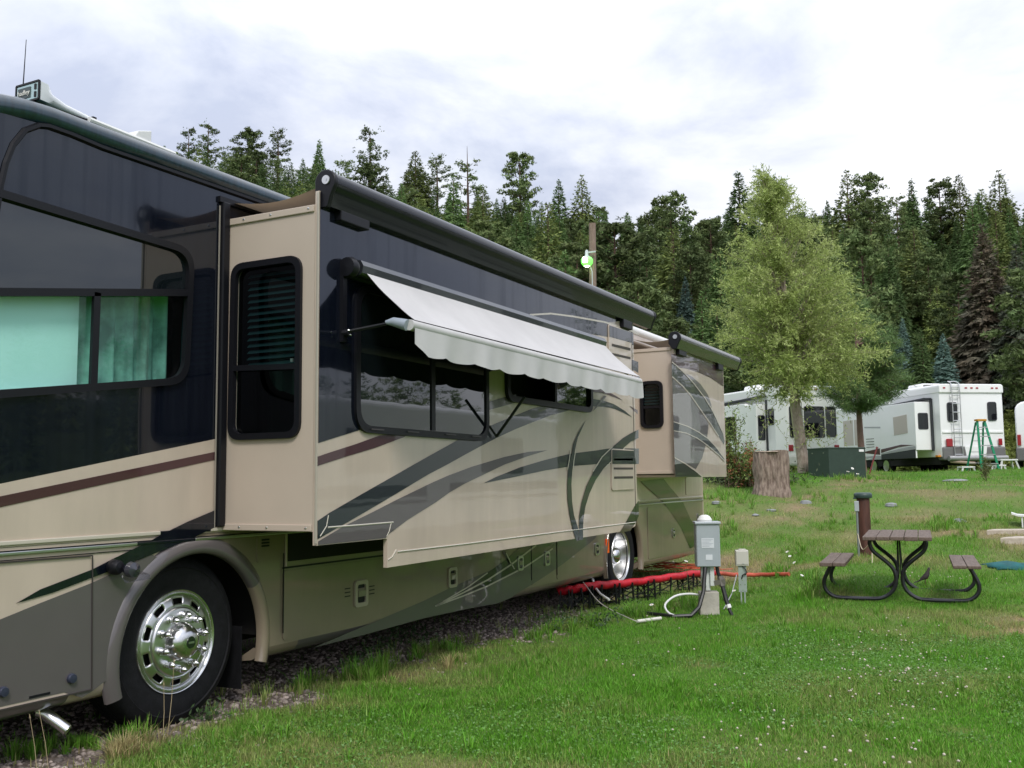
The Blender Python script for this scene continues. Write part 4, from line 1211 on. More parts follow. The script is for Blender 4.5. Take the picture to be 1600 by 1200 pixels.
q = MB(); q.tube([pl((.14, -.04, .31)), pl((.17, -.08, .16)), pl((.20, -.12, .05)), pl((.22, -.13, .01))], [.024, .024, .018, .018], 8); q.build('hose', MATS['cable_black'], wv, off=wv.location, smooth=True)
q = MB(); q.tube([pl((.185, -.10, .115)), pl((.195, -.112, .08))], .026, 8); q.build('hose_collar', WHITEPL, wv, off=wv.location, smooth=True)
tag(wv, 'black water hose with metal valve beside the grey electric box', 'hose')
q = MB(); q.tube(spline([pl((-.06, .06, .19)), pl((-.20, .0, .215)), pl((-.36, -.08, .20)), pl((-.47, -.15, .12)), pl((-.43, -.22, .04)), pl((-.30, -.25, .01))], 6), .011, 8)
tag(q.build('white_hose', WHITEPL, smooth=True), 'white hose looping through the grass left of the electric box', 'hose')
# ---- telephone pedestal
p2 = at(1161, 938, 11.15)
tp = tag(empty('cable_pedestal', p2, yaw_to_cam(p2) + .1), 'small cream junction box on a perforated metal stake', 'junction box')
q = MB(); q.box((-.072, -.05, .43), (.072, .05, .605)); q.box((-.035, -.03, .605), (.05, .04, .617)); q.build('box', mat('box_cream', (.56, .54, .48), .5), tp, bevel=.01)
q = MB(); q.box((-.064, -.056, .445), (.066, -.049, .595)); q.build('box_cover', MATS['box_cream'], tp, bevel=.004)
q = MB(); q.lathe([(0, -.004), (.008, -.003), (.008, 0)], (.01, -.056, .458), 'Y', 8); q.build('screw', STEEL, tp)
GZ = mat('galvanised_green', (.36, .42, .38), .5, metal=.2, var=.1)
q = MB(); q.plate([(-.045, .14), (.045, .14), (.045, .44), (-.045, .44)], lambda a, b, d: (a, -.03 - d, b), .006, holes=[[(cx + .006 * math.cos(k * PI / 3), cz + .006 * math.sin(k * PI / 3)) for k in range(6)] for cx, cz in ((-.025, .22), (.025, .22), (0, .27), (0, .16))])
q.build('stake_plate', GZ, tp)
q = MB(); q.box((-.028, -.03, -.1), (-.012, -.015, .15)); q.box((.012, -.03, -.1), (.028, -.015, .15)); q.build('stake', GZ, tp)
q = MB(); q.tube([(.0, -.035, .43), (.03, -.05, .40), (.045, -.05, .36), (.03, -.05, .33)], .006, 6); q.tube([(-.01, -.035, .29), (0, -.05, .33), (.03, -.05, .345)], .007, 6); q.build('stub_wire', MATS['cable_black'], tp)
pa = p2 + Vector((-.05, -.05, .33)); pb = at(1130, 925, 10.6) + Vector((0, 0, .03))
q = MB(); q.tube([pa, pa * .6 + pb * .4 + Vector((0, 0, -.06)), pb], .006, 6); tag(q.build('grey_wire', mat('wire_grey', (.35, .36, .36), .5), smooth=True), 'thin grey wire drooping from the cream junction box to the grass', 'wire')
# ---- red sewer hose on black supports
REDM = mat('hose_red', (.52, .008, .022), .5, var=.25, vscale=9, bump=.1, bscale=18)
REDD = mat('hose_red_faded', (.50, .095, .055), .6, var=.2, vscale=6)
def hit(xp, yp, h):
    """where the sight line through the pixel passes h above the terrain"""
    D = 6.0
    while D < 60:
        g = CAM + ray(xp, yp) * D
        if g.z <= gz(g.x, g.y) + h: return g
        D += .02
    return g
hpts = [hit(*q_) for q_ in ((872, 925, .20), (900, 920, .23), (930, 915, .24), (980, 911, .225), (1040, 903, .215), (1100, 895, .19), (1150, 898, .10), (1185, 898, .05), (1234, 897, .035))]
sp = spline(hpts, 14)
k1 = int(len(sp) * .66)
hz_ = tag(empty('sewer_hose', hpts[0]), 'bright red sewer hose running from under the motorhome past the electric box', 'hose')
def ribbed(pts, r):
    # thicken the path so the hose shows its coils
    P2 = []; R2 = []
    for i in range(len(pts) - 1):
        for k in range(4):
            P2.append(pts[i].lerp(pts[i + 1], k / 4)); R2.append(r * (1 + (.05 if k % 2 else -.03)))
    return P2, R2
for i_, v_ in enumerate(sp): v_.z += .005 * math.sin(i_ * .9) * (1 if i_ < k1 else .5)
a_, r_ = ribbed(sp[:k1 + 1], .043)
q = MB(); q.tube(a_, r_, 14); q.build('bright_section', REDM, hz_, off=hpts[0], smooth=True)
a_, r_ = ribbed(sp[k1:], .028)
q = MB(); q.tube(a_, r_, 10); q.build('faded_section', REDD, hz_, off=hpts[0], smooth=True, label='faded orange red far section lying in the grass')
hs = tag(empty('hose_support', hpts[0]), 'black folding plastic cradle carrying the red sewer hose', 'hose support')
SUPM = mat('support_black', (.010, .010, .013), .4)
n_ = 16
supports = []
for i in range(n_):
    ii_ = int(2 + i * (k1 - 2) / n_ + (1.9 if i % 3 == 1 else -.9 if i % 3 == 2 else 0))
    s = sp[ii_]
    s2_ = sp[min(ii_ + 1, len(sp) - 1)]
    dr_ = (s2_ - s); dr_.z = 0; dr_.normalize(); sd = Vector((dr_.y, -dr_.x, 0))
    g = gz(s.x, s.y)
    q = MB()
    w_ = .075
    if s.z - g < .075: continue
    for sg in (-1, 1):
        foot = Vector((s.x, s.y, g)) + sd * (w_ * sg) + dr_ * (.02 * (1 if i % 2 else -1))
        q.bar(foot, s + sd * (w_ * sg) + Vector((0, 0, .012)), .020, .013, up=tuple(dr_))
    q.tube([s + sd * (-.075), s + sd * (-.05) + Vector((0, 0, -.048)), s + Vector((0, 0, -.068)), s + sd * .05 + Vector((0, 0, -.048)), s + sd * .075], .010, 5)
    q.bar(Vector((s.x, s.y, g + .03)) - sd * w_, Vector((s.x, s.y, g + .03)) + sd * w_, .012)
    q.build('support_leg', SUPM, hs, off=hpts[0])
    supports.append((s, g, sd))
q = MB()
for sg in (-1, 1):
    for i in range(len(supports) - 1):
        s, g, sd = supports[i]; s3, g3, sd3 = supports[i + 1]
        q.bar(Vector((s.x, s.y, g + .05)) + sd * (.075 * sg), Vector((s3.x, s3.y, g3 + .14)) + sd3 * (.075 * sg), .010)
        q.bar(Vector((s.x, s.y, g + .14)) + sd * (.075 * sg), Vector((s3.x, s3.y, g3 + .05)) + sd3 * (.075 * sg), .010)
q.build('support_lattice', SUPM, hs, off=hpts[0])
# white drain hose and pipe beside the cradle
pts = [onX(926, 905, -4.55), onX(930, 918, -4.4), onX(938, 928, -4.25), onX(952, 937, -4.1)]
q = MB(); q.tube([Vector((v.x, v.y, max(v.z, gz(v.x, v.y) + .02))) for v in pts], .013, 7); tag(q.build('drain_hose', WHITEPL, smooth=True), 'short white drain hose dropping behind the black hose cradle', 'hose')
a = at(995, 942, 9.75); b_ = at(1032, 939, 9.9)
q = MB(); q.tube([a + Vector((0, 0, .03)), b_ + Vector((0, 0, .035))], .016, 8); tag(q.build('white_pipe', mat('pipe_white', (.70, .68, .62), .5), smooth=True), 'short white plastic pipe lying in the grass before the red hose', 'pipe')
c0 = sp[18] + Vector((.05, -.05, .07)); c1 = at(985, 938, 9.7) + Vector((0, 0, .06)); c2 = at(1000, 942, 9.7) + Vector((0, 0, .03))
q = MB(); q.tube(spline([c0, c0.lerp(c1, .4) + Vector((0, 0, -.08)), c1, c2], 5), .005, 5); tag(q.build('white_line', mat('cord_white', (.55, .52, .48), .5)), 'thin white cord hanging over the red hose', 'cord')
# tangled orange extension cord
rr_ = random.Random(3); base = hit(1030, 893, .03); pts = []
for i in range(70):
    t_ = i * .62
    pts.append(base + Vector((math.cos(t_) * (.50 + .2 * rr_.random()) + .3 * math.sin(i * .13), math.sin(t_) * (.30 + .12 * rr_.random()), .03 + .13 * rr_.random())))
pts = [base + Vector((-.9, -.1, .02))] + pts + [base + Vector((.8, .35, .03)), base + Vector((1.0, .5, .03))]
q = MB(); q.tube(spline(pts, 3), .0065, 5); tag(q.build('extension_cord', mat('cord_orange', (.60, .11, .05), .5)), 'tangled orange extension cord heaped behind the red hose', 'cord')

# ---- picnic table
pt = at(1408, 930, 11.45); 
tb = tag(empty('picnic_table', pt, yaw_to_cam(pt) - .02), 'brown plank picnic table with attached benches on curved black pipe legs', 'picnic table')
WOOD = mat('table_wood', (.105, .068, .052), .6, col2=(.175, .128, .102), vscale=3, vstretch=(14, 1.2, 10), bump=.25, bscale=30)
PIPE = mat('pipe_black', (.014, .014, .018), .35, coat=.3)
Ln = 1.66
tb.scale = (.95, .95, .95)
def plank(x0, x1, z, t_, yo=0):
    q = MB(); j = rr_.uniform(-.012, .012)
    q.box((x0, -Ln / 2 + j + yo, z - t_ + rr_.uniform(-.003, .003)), (x1, Ln / 2 + j + yo, z + rr_.uniform(-.003, .003))); return q
tx0 = [-.375 + k * .151 for k in range(5)]
for x0 in tx0: plank(x0, x0 + .145, .76, .045).build('tabletop_plank', WOOD, tb, bevel=.007)
for sx in (-1, 1):
    for k in range(2):
        x0 = (-.865 if sx < 0 else .575) + k * .148
        plank(x0, x0 + .142, .45, .042).build('bench_plank', WOOD, tb, bevel=.007)
for sy in (-.52, .52):
    for sx in (-1, 1):
        # one pipe: table top, in to the middle, out along the ground, up to the bench
        pts = [(sx * .30, .712), (sx * .31, .66), (sx * .27, .57), (sx * .13, .45), (sx * .055, .36), (sx * .035, .24), (sx * .075, .12), (sx * .19, .035), (sx * .34, .02), (sx * .60, .02), (sx * .74, .035), (sx * .83, .11), (sx * .845, .21), (sx * .80, .32), (sx * .755, .405)]
        q = MB(); q.tube(spline([Vector((a, sy + (.022 if sx > 0 else -.022), b2)) for a, b2 in pts], 4), .024, 10)
        q.build('leg', PIPE, tb, smooth=True)
    q = MB(); q.box((-.34, sy - .02, .706), (.34, sy + .02, .714)); q.build('top_bracket', PIPE, tb)
    for sx in (-1, 1):
        q = MB(); q.box((sx * .72 - .13, sy - .02, .400), (sx * .72 + .13, sy + .02, .408)); q.build('bench_bracket', PIPE, tb)
q = MB()
for sx in (-1, 1): q.tube([(sx * .02, -.52, .30), (sx * .01, .0, .70)], .008, 6); q.tube([(sx * .02, .52, .30), (sx * .01, .02, .70)], .008, 6)
q.build('cross_brace', PIPE, tb)
# ---- robin on the grass
pb_ = at(1446, 906, 12.0)
bird = tag(empty('robin', pb_, .3), 'small grey-brown bird with a reddish breast standing under the picnic table bench', 'bird')
q = MB()
prof = [(.004, (-.105, .045)), (.010, (-.085, .055)), (.016, (-.06, .070)), (.034, (-.035, .088)), (.045, (-.005, .108)), (.043, (.018, .135)), (.034, (.03, .160)), (.024, (.036, .180)), (.024, (.042, .196)), (.020, (.048, .211)), (.010, (.052, .222)), (.002, (.053, .226))]
nb = 14; vs = []; fs = []
for r, (u, z) in prof:
    for j in range(nb):
        t_ = 2 * PI * j / nb; vs.append((u + .62 * r * math.cos(t_), .85 * r * math.sin(t_), z + .75 * r * math.cos(t_) * -.5))
for i in range(len(prof) - 1):
    for j in range(nb): fs.append((i * nb + j, i * nb + (j + 1) % nb, (i + 1) * nb + (j + 1) % nb, (i + 1) * nb + j))
q.add(vs, fs)
BM = mat('robin_feathers', (.055, .045, .045), .8, var=.2, vscale=30)
q.build('body', BM, bird, smooth=True, auto=180)
q = MB(); q.lathe([(0, -.040), (.018, -.034), (.027, -.01), (.025, .014), (.014, .028), (0, .030)], (.012, 0, .122), 'Z', 12); q.build('breast', mat('robin_breast', (.15, .055, .025), .8), bird, smooth=True)
q = MB(); q.add([(-.09, -.016, .056), (-.09, .016, .056), (-.165, -.013, .018), (-.165, .013, .018), (-.09, 0, .066), (-.165, 0, .024)], [(0, 2, 5, 4), (1, 4, 5, 3), (0, 1, 3, 2)]); q.build('tail', BM, bird)
q = MB(); q.lathe([(.006, 0), (0, .022)], (.062, 0, .202), 'X', 6); q.build('beak', mat('beak_yellow', (.45, .30, .06), .5), bird)
for sy in (-1, 1):
    q = MB(); q.lathe([(0, .003), (.003, .001), (.003, 0)], (.05, sy * .018, .205), 'Z', 6); q.build('eye', BTRIM, bird)
    q = MB(); q.tube([(.0, sy * .014, .085), (-.006, sy * .015, .045), (0, sy * .016, .004)], .003, 5); q.tube([(-.012, sy * .016, .003), (.024, sy * .018, .003)], .0025, 4); q.build('leg', mat('bird_leg', (.12, .08, .05), .6), bird)

# ---- brown bollard with green cap, and the little electric post in front of it
pbk = at(1352, 857, 15.0)
bd_ = tag(empty('bollard', pbk), 'rusty brown steel bollard with a dark green cap behind the picnic table', 'bollard')
RUST = mat('rust_brown', (.060, .023, .017), .6, col2=(.11, .043, .030), vscale=5, vstretch=(3, 3, .6))
q = MB(); q.lathe([(.095, -.3), (.095, .90), (.0, .90)], (0, 0, 0), 'Z', 28); q.build('pipe', RUST, bd_, smooth=True, auto=40)
q = MB(); q.lathe([(.10, .885), (.128, .89), (.135, .91), (.135, .945), (.12, .965), (.10, .972), (0, .975)], (0, 0, 0), 'Z', 28); q.build('cap', mat('cap_green', (.035, .065, .058), .4), bd_, smooth=True, auto=40)
q = MB(); q.box((-.125, -.13, .875), (-.085, -.06, .90)); q.build('cap_hook', MATS['cap_green'], bd_)
pe_ = at(1341.5, 858, 14.7)
ep = tag(empty('outlet_post', pe_, yaw_to_cam(pe_)), 'thin grey conduit with a small outlet box left of the bollard', 'outlet post')
q = MB(); q.lathe([(.016, -.2), (.016, .70)], (0, 0, 0), 'Z', 10); q.build('conduit', mat('conduit_grey', (.30, .33, .34), .4, metal=.5), ep, smooth=True)
q = MB(); q.box((-.032, -.028, .68), (.032, .028, .83)); q.build('outlet_box', mat('outlet_grey', (.42, .46, .48), .45), ep, bevel=.006)
a = pe_ + Vector((0, -.03, .10)); b_ = at(1362, 860, 13.6) + Vector((0, 0, .03))
q = MB(); q.tube(spline([pe_ + Vector((0, -.02, .35)), pe_ + Vector((.1, -.3, .14)), pe_ + Vector((.25, -.5, .24)), b_], 6), .006, 5); tag(q.build('pale_cord', mat('cord_pale', (.50, .42, .30), .6)), 'pale cord looping from the outlet post to under the picnic table', 'cord')

# ---- timber steps at the right edge
TIM = mat('weathered_timber', (.42, .36, .29), .75, col2=(.56, .50, .42), vscale=3, vstretch=(1, 8, 8), bump=.3)
for xp, row, D, ln, zt, lab in ((1541, 823, 16.6, 1.9, .14, 'pale weathered plank, highest of three timber steps in the bank'), (1574, 836, 15.9, 1.6, .10, 'thin pale plank in the middle of three timber steps'), (1563, 846, 15.3, 1.7, .15, 'pale weathered plank, lowest of three timber steps in the bank')):
    g = at(xp, row, D); e_ = g + Vector((HR.x, HR.y, 0)) * ln
    zz = g.z + zt * .6
    q = MB(); d_ = (e_ - g); d_.z = 0; d_.normalize(); n_v = Vector((-d_.y, d_.x, 0))
    c_ = [g, g + d_ * ln, g + d_ * ln + n_v * .28, g + d_ * .25 + n_v * .28]
    q.add([(v.x, v.y, zz - zt) for v in c_] + [(v.x, v.y, zz) for v in c_], [(3, 2, 1, 0), (4, 5, 6, 7), (0, 1, 5, 4), (1, 2, 6, 5), (2, 3, 7, 6), (3, 0, 4, 7)])
    tag(q.build('timber_step', TIM, bevel=.012), lab, 'step', 'timber steps in the bank')
g = at(1580, 797, 18.2)
ws = tag(empty('plastic_lounger', g, yaw_to_cam(g)), 'white plastic seat with thin legs at the right edge above the steps', 'seat')
q = MB(); pr = [(0, .22), (.10, .185), (.22, .175), (.5, .185), (.9, .19)]
vs = [(a, -.25, b2) for a, b2 in pr] + [(a, .25, b2) for a, b2 in pr]; vs += [(a, y_, b2 - .03) for a, y_, b2 in vs]
n5 = 5; fs = []
for i in range(4):
    fs += [(i, i + 1, i + 6, i + 5), (i + 10, i + 15, i + 16, i + 11), (i, i + 10, i + 11, i + 1), (i + 5, i + 6, i + 16, i + 15)]
q.add(vs, fs); q.build('seat', WHITEPL, ws)
for lx, ly in ((.17, -.22), (.17, .22), (.72, -.22), (.72, .22)):
    q = MB(); q.bar((lx, ly, -.05), (lx, ly, .18), .025); q.build('leg', WHITEPL, ws)
# ---- teal mat at the right edge
g = at(1549, 884, 13.2)
q = MB(); vs = []; fs = []; nx, ny = 14, 5
for j in range(ny + 1):
    for i in range(nx + 1):
        u = .02 + 1.25 * i / nx; v = .42 * j / ny - .1
        pnt = g + Vector((HR.x, HR.y, 0)) * (u + .05 * math.sin(j * 2.1)) + Vector((HF.x, HF.y, 0)) * v
        vs.append((pnt.x, pnt.y, gz(pnt.x, pnt.y) + .055 + .012 * math.sin(i * 1.3 + j) + (0 if 0 < j < ny and 0 < i < nx else -.04)))
for j in range(ny):
    for i in range(nx): a = j * (nx + 1) + i; fs.append((a, a + 1, a + nx + 2, a + nx + 1))
q.add(vs, fs); o = q.build('teal_mat', mat('teal_mat', (.006, .095, .10), .8, var=.25, vscale=8), smooth=True, fix=False)
md = o.modifiers.new('depth', 'SOLIDIFY'); md.thickness = .02
tag(o, 'dark teal mat lying on the grass at the right edge of the picture', 'mat')
# ---- stump
ps = at(1207, 766, 24.0)
st = tag(empty('tree_stump', ps, PI / 2), 'broad sawn tree stump with deeply furrowed bark on the grassy bank', 'tree stump')
BARK = mat('furrowed_bark', (.34, .265, .215), .9, col2=(.13, .09, .07), vscale=9, vstretch=(2.2, 2.2, .5), bump=.6, bscale=26)
nA, nH = 150, 30; vs = []; fs = []
for i in range(nH + 1):
    h = i / nH * 1.12 - .08
    for j in range(nA):
        t_ = 2 * PI * j / nA
        fl = .42 * (1 + .16 * max(0, .35 - h) ** 1.2 * 3) + .035 * math.sin(t_ * 3 + 1) + .02 * math.sin(t_ * 5) + .02 * max(0, h - .85) * math.sin(t_ * 2)
        u_ = j / nA * 30
        rg = abs(2 * float(vnoise(u_ + .5 * float(vnoise(u_, h * 3, 1.0)), h * 1.6, 1.0)) - 1) * .7 + .5 * float(vnoise(u_ * 2.3, h * 6, 1.0))
        fl += .075 * rg - .05
        vs.append((fl * math.cos(t_), fl * math.sin(t_), h + (.03 * math.sin(t_ * 2) if i == nH else 0)))
for i in range(nH):
    for j in range(nA): fs.append((i * nA + j, i * nA + (j + 1) % nA, (i + 1) * nA + (j + 1) % nA, (i + 1) * nA + j))
q = MB(); q.add(vs, fs); q.build('trunk', BARK, st, smooth=True, auto=60)
q = MB(); q.lathe([(.43, 1.03), (.40, 1.045), (.2, 1.04), (0, 1.035)], (0, 0, 0), 'Z', 40); q.build('cut_face', mat('cut_wood', (.36, .29, .22), .85, var=.3, vscale=10), st)
# ---- green transformer cabinet
pg = at(1308, 744, 29.0)
tc_ = tag(empty('transformer_box', pg, yaw_to_cam(pg) + .62), 'dark green metal utility cabinet behind the pale tree trunk', 'utility cabinet')
GRN = mat('cabinet_green', (.030, .052, .040), .45, var=.08)
q = MB(); q.box((-.62, -.52, -.10), (.62, .52, .80)); q.build('cabinet', GRN, tc_, bevel=.015)
q = MB(); q.box((-.635, -.535, .78), (.635, .535, .83)); q.build('lid', GRN, tc_, bevel=.02)
q = MB(); q.box((.40, -.537, .70), (.56, -.522, .77)); q.build('sticker', WHITEPL, tc_)
for k in range(2):
    q = MB(); q.box((-.637, -.30 + k * .55, .66), (-.621, -.26 + k * .55, .69)); q.build('hinge', STEEL, tc_)
# ---- red stake leaning by the second trunk
a = at(1357, 744, 31.0); 
q = MB(); q.tube([a + Vector((0, 0, -.1)), a + Vector((HR.x, HR.y, 0)) * .30 + Vector((0, 0, .80))], .022, 8); q.tube([a + Vector((HR.x, HR.y, 0)) * .30 + Vector((0, 0, .80)), a + Vector((HR.x, HR.y, 0)) * .315 + Vector((0, 0, .84))], .035, 8)
tag(q.build('red_stake', mat('stake_red', (.20, .03, .035), .5)), 'dark red stake leaning beside the reddish pine trunk', 'stake')
# pale yellow pole beside the willow trunk
a = at(1246, 744, 30.3); q = MB(); q.tube([a + Vector((.1, 0, -.2)), a + Vector((-.12, 0, 2.3))], .045, 8)
tag(q.build('yellow_pole', mat('pole_yellow', (.50, .47, .30), .6), smooth=True), 'pale yellow pole leaning against the willow trunk', 'pole')
# ---- rocks
ROCK = mat('grey_rock', (.24, .25, .26), .85, var=.25, vscale=6, bump=.4, bscale=12)
def rock(xp, row, D, s, lab, sx=1.6):
    g = at(xp, row, D); bm = bmesh.new(); bmesh.ops.create_icosphere(bm, subdivisions=3, radius=1)
    r9 = random.Random(int(xp))
    ph = [r9.uniform(0, 6) for _ in range(6)]
    for v in bm.verts:
        k = 1 + .13 * math.sin(v.co.x * 3 + ph[0]) + .11 * math.sin(v.co.y * 4 + ph[1]) + .10 * math.sin(v.co.z * 5 + ph[2])
        v.co = Vector((v.co.x * s * sx * k, v.co.y * s * 1.1 * k, v.co.z * s * .55 * k)) * .72
    me = bpy.data.meshes.new('rock'); bm.to_mesh(me); bm.free(); me.shade_smooth(); me.materials.append(ROCK)
    o = bpy.data.objects.new('rock', me); COL.objects.link(o); o.location = (g.x, g.y, g.z + s * .18); o.rotation_euler = (0, 0, YAW + r9.uniform(-.3, .3))
    tag(o, lab, 'rock', 'rocks showing through the grassy bank')
rock(1259, 773, 22.2, .13, 'flat grey rock in the grass right of the stump')
rock(1205, 783, 21.0, .09, 'small pale rock in front of the stump')
rock(1118, 769, 22.0, .10, 'pale rounded rock in tall grass beside the rear of the motorhome')
rock(1391, 773, 21.5, .13, 'flat grey rock right of the bollard cap')
rock(1499, 799, 18.6, .11, 'pale rock high on the bank right of the picnic table')
rock(1493, 752, 27.0, .15, 'long flat grey rock at the top of the bank', 2.6)
rock(1180, 790, 20.5, .07, 'tiny pale rock lowest on the bank left of the stump')

# ================================================================== UTILITY POLE WITH A LIT LAMP
pu = at(926, 640, 36)
up_ = tag(empty('utility_pole', pu), 'weathered wooden utility pole carrying a glowing green yard lamp', 'utility pole')
ptop = CAM + ray(925.5, 349) * 36
hp_ = ptop.z - pu.z
q = MB(); q.tube([(0, 0, -1), (ptop.x - pu.x, ptop.y - pu.y, hp_)], [.155, .125], 14); q.build('pole', mat('pole_wood', (.30, .22, .18), .85, col2=(.20, .14, .11), vscale=6, vstretch=(8, 8, .4), bump=.3), up_, smooth=True, auto=50)
lc = CAM + ray(917, 407.5) * 35.7 - pu
q = MB(); q.lathe([(.05, -.20), (.14, -.18), (.21, -.08), (.215, .04), (.16, .12)], lc, 'Z', 24); q.build('halo_refractor', mat('lamp_green_halo', (.3, .8, .25), .4, emit=(.14, 1.0, .07), estr=1.0), up_, smooth=True)  # green emission on the refractor also paints the halo round the lamp
q = MB(); q.lathe([(0, -.235), (.06, -.225), (.11, -.19)], lc, 'Z', 20); q.tube([lc + Vector((.02, -.24, -.10)), lc + Vector((.02, -.24, .08))], [.09, .075], 12); q.build('lamp_globe', mat('lamp_glow', (.6, .9, .5), .4, emit=(.72, 1.0, .55), estr=8.0), up_, smooth=True)  # bowl, plus a bright shape added on the near side as the lamp's white core
q = MB(); q.lathe([(.15, .10), (.10, .16), (.065, .20), (.06, .36), (.03, .40), (0, .40)], lc, 'Z', 16); q.build('lamp_head', mat('lamp_head', (.50, .55, .56), .4), up_, smooth=True, auto=40)
q = MB(); q.bar(lc + Vector((.05, 0, .30)), lc + Vector((.30, .12, .33)), .05); q.build('lamp_arm', MATS['lamp_head'], up_)
q = MB(); q.tube([lc + Vector((.12, .05, -.25)), lc + Vector((.17, .06, -.4)), lc + Vector((.19, .06, -4))], .018, 6); q.build('conduit', MATS['lamp_head'], up_)

# ================================================================== TRAILERS (local frame: rear face at y = 0, length along +y, x across, z up)
TW = mat('trailer_white', (.90, .90, .90), .4, coat=.5, coat_rough=.05, var=.02, vscale=1)
TWT = mat('trailer_shell_white', (.87, .87, .86), .45)
TWIN = mat('trailer_glass', (.008, .008, .012), .05, coat=1, coat_rough=0)
TRED = mat('tail_red', (.35, .01, .02), .3, coat=1)
TGREY = mat('trailer_grey', (.17, .165, .165), .5)
TDARK = mat('trailer_dark', (.035, .037, .045), .5)
TMAR = mat('trailer_maroon', (.075, .018, .035), .4, coat=.8)
TSHADE = mat('window_shade', (.52, .47, .42), .85)
def rbody(mb, x0, x1, y0, y1, z0, z1, r):
    pr = [(x0, z0), (x1, z0)]
    for k in range(5): a = k / 4 * PI / 2; pr.append((x1 - r + r * math.cos(a), z1 - r + r * math.sin(a)))
    for k in range(5): a = PI / 2 + k / 4 * PI / 2; pr.append((x0 + r + r * math.cos(a), z1 - r + r * math.sin(a)))
    mb.extrude(pr, lambda a, b, t: (a, y0 + (y1 - y0) * t, b)); return mb
def twin(par, c, to3, glass_m=TWIN, fr=TDARK, rad=.09, fw=.03):
    ou = rounded(c, rad, 5); inn = rounded(inset(c, fw), max(rad - .02, .02), 5)
    q = MB(); q.ring(ou, inn, to3, -.005, .014); o = q.build('window', fr, par)
    q = MB(); q.plate(inn, lambda a, b, d: to3(a, b, .004), 0); q.build('pane', glass_m, o)
    return o
def rect(x0, x1, z0, z1): return [(x0, z0), (x1, z0), (x1, z1), (x0, z1)]
REAR = lambda a, b, d: (a, -d, b)
def LEFT(x): return lambda a, b, d: (x - d, a, b)
def RIGHT(x): return lambda a, b, d: (x + d, a, b)
def axles(par, y, xs):
    for yy in (y - .45, y + .45):
        for x in xs:
            wn = part_empty('wheel', par)
            q = MB(); q.lathe([(.2, .12), (.34, .11), (.37, .06), (.37, -.06), (.3, -.11)], (x, yy, .37), 'X', 24); q.build('tyre', RUBBER, wn, smooth=True)
            q = MB(); q.lathe([(0, .10), (.2, .115), (.21, .12)] if x > 0 else [(0, -.10), (.2, -.115), (.21, -.12)], (x, yy, .37), 'X', 20); q.build('rim', STEEL, wn)
def tladder(par, x0, x1, z0, z1, y=-.10, hoop=True):
    q = MB()
    for x in (x0, x1):
        pts = [(x, y, z0), (x, y, z1 - .12), (x, y + .03, z1 + .02), (x, y + .22, z1 + .10)] if hoop else [(x, y, z0), (x, y, z1)]
        q.tube(pts, .018, 6)
    z = z0 + .12
    while z < z1 - .1:
        q.tube([(x0, y, z), (x1, y, z)], .016, 6); z += .30
    for z in (z0 + .4, z1 - .5):
        for x in (x0, x1): q.tube([(x, y, z), (x, .0, z)], .014, 5)
    if hoop: q.tube([(x0, y + .22, z1 + .10), (x1, y + .22, z1 + .10)], .016, 6)
    q.build('rear_ladder', STEEL, par)

# ---- right trailer
def heading(th): return YAW + th                      # rotation of local +y from the camera's forward
pT = CAM + ray(1474, 735) * 35.0; 
zT = gz(pT.x, pT.y) - .05
th = math.radians(10)
t2e = empty('fifth_wheel_trailer', (0, 0, zT), YAW + th)
ax = Vector((math.cos(YAW + th), math.sin(YAW + th), 0))
t2e.location = (pT.x + ax.x * 1.25, pT.y + ax.y * 1.25, zT)
tag(t2e, 'long white fifth-wheel trailer with maroon and grey stripes and a silver rear ladder', 'trailer')
HT = 3.22
q = MB(); rbody(q, -1.25, 1.25, 0.02, 10.4, .62, HT - .16, .06); q.build('body', TW, t2e, bevel=.02)
q = MB(); rbody(q, -1.27, 1.27, -.04, 10.45, HT - .32, HT, .10); q.build('roof', TWT, t2e, bevel=.03)
q = MB(); q.box((-1.24, -.05, .50), (1.24, .3, .98)); q.build('rear_skirt', TGREY, t2e, bevel=.06)
q = MB(); q.extrude([(-.35, .62), (.42, .62), (.48, 1.0), (-.42, 1.0)], lambda a, b, t: (a, -.075 + .04 * t, b)); q.build('rear_panel', TW, t2e, bevel=.015)
q = MB(); q.tube([(-1.1, -.13, .56), (1.2, -.13, .56)], .095, 12); q.build('bumper', mat('bumper_grey', (.40, .40, .40), .4, metal=.5), t2e, smooth=True)
q = MB(); q.box((-1.2, .2, .35), (1.2, 10, .62)); q.build('chassis', DARKIN, t2e)
for xx in (-.98, 1.03):
    q = MB(); q.box((xx - .12, -.065, .98), (xx + .12, -.02, 1.26)) if xx < 0 else q.box((xx - .07, -.065, 1.02), (xx + .07, -.02, 1.26)); q.build('tail_light', TRED, t2e, bevel=.015)
for xx in (-1.08, -.22, 0, .22, 1.0, .82):
    q = MB(); q.box((xx - .045, -.055, HT - .17), (xx + .045, -.038, HT - .12)); q.build('marker_light', TRED, t2e)
twin(t2e, rect(-.98, -.58, 1.87, 2.56), REAR); twin(t2e, rect(.62, .98, 1.90, 2.58), REAR)
tladder(t2e, -.83, -.52, .58, HT, -.11)
q = MB(); q.box((-1.2, -.02, 1.47), (1.2, .03, 1.52)); q.build('rear_crease', TWT, t2e)
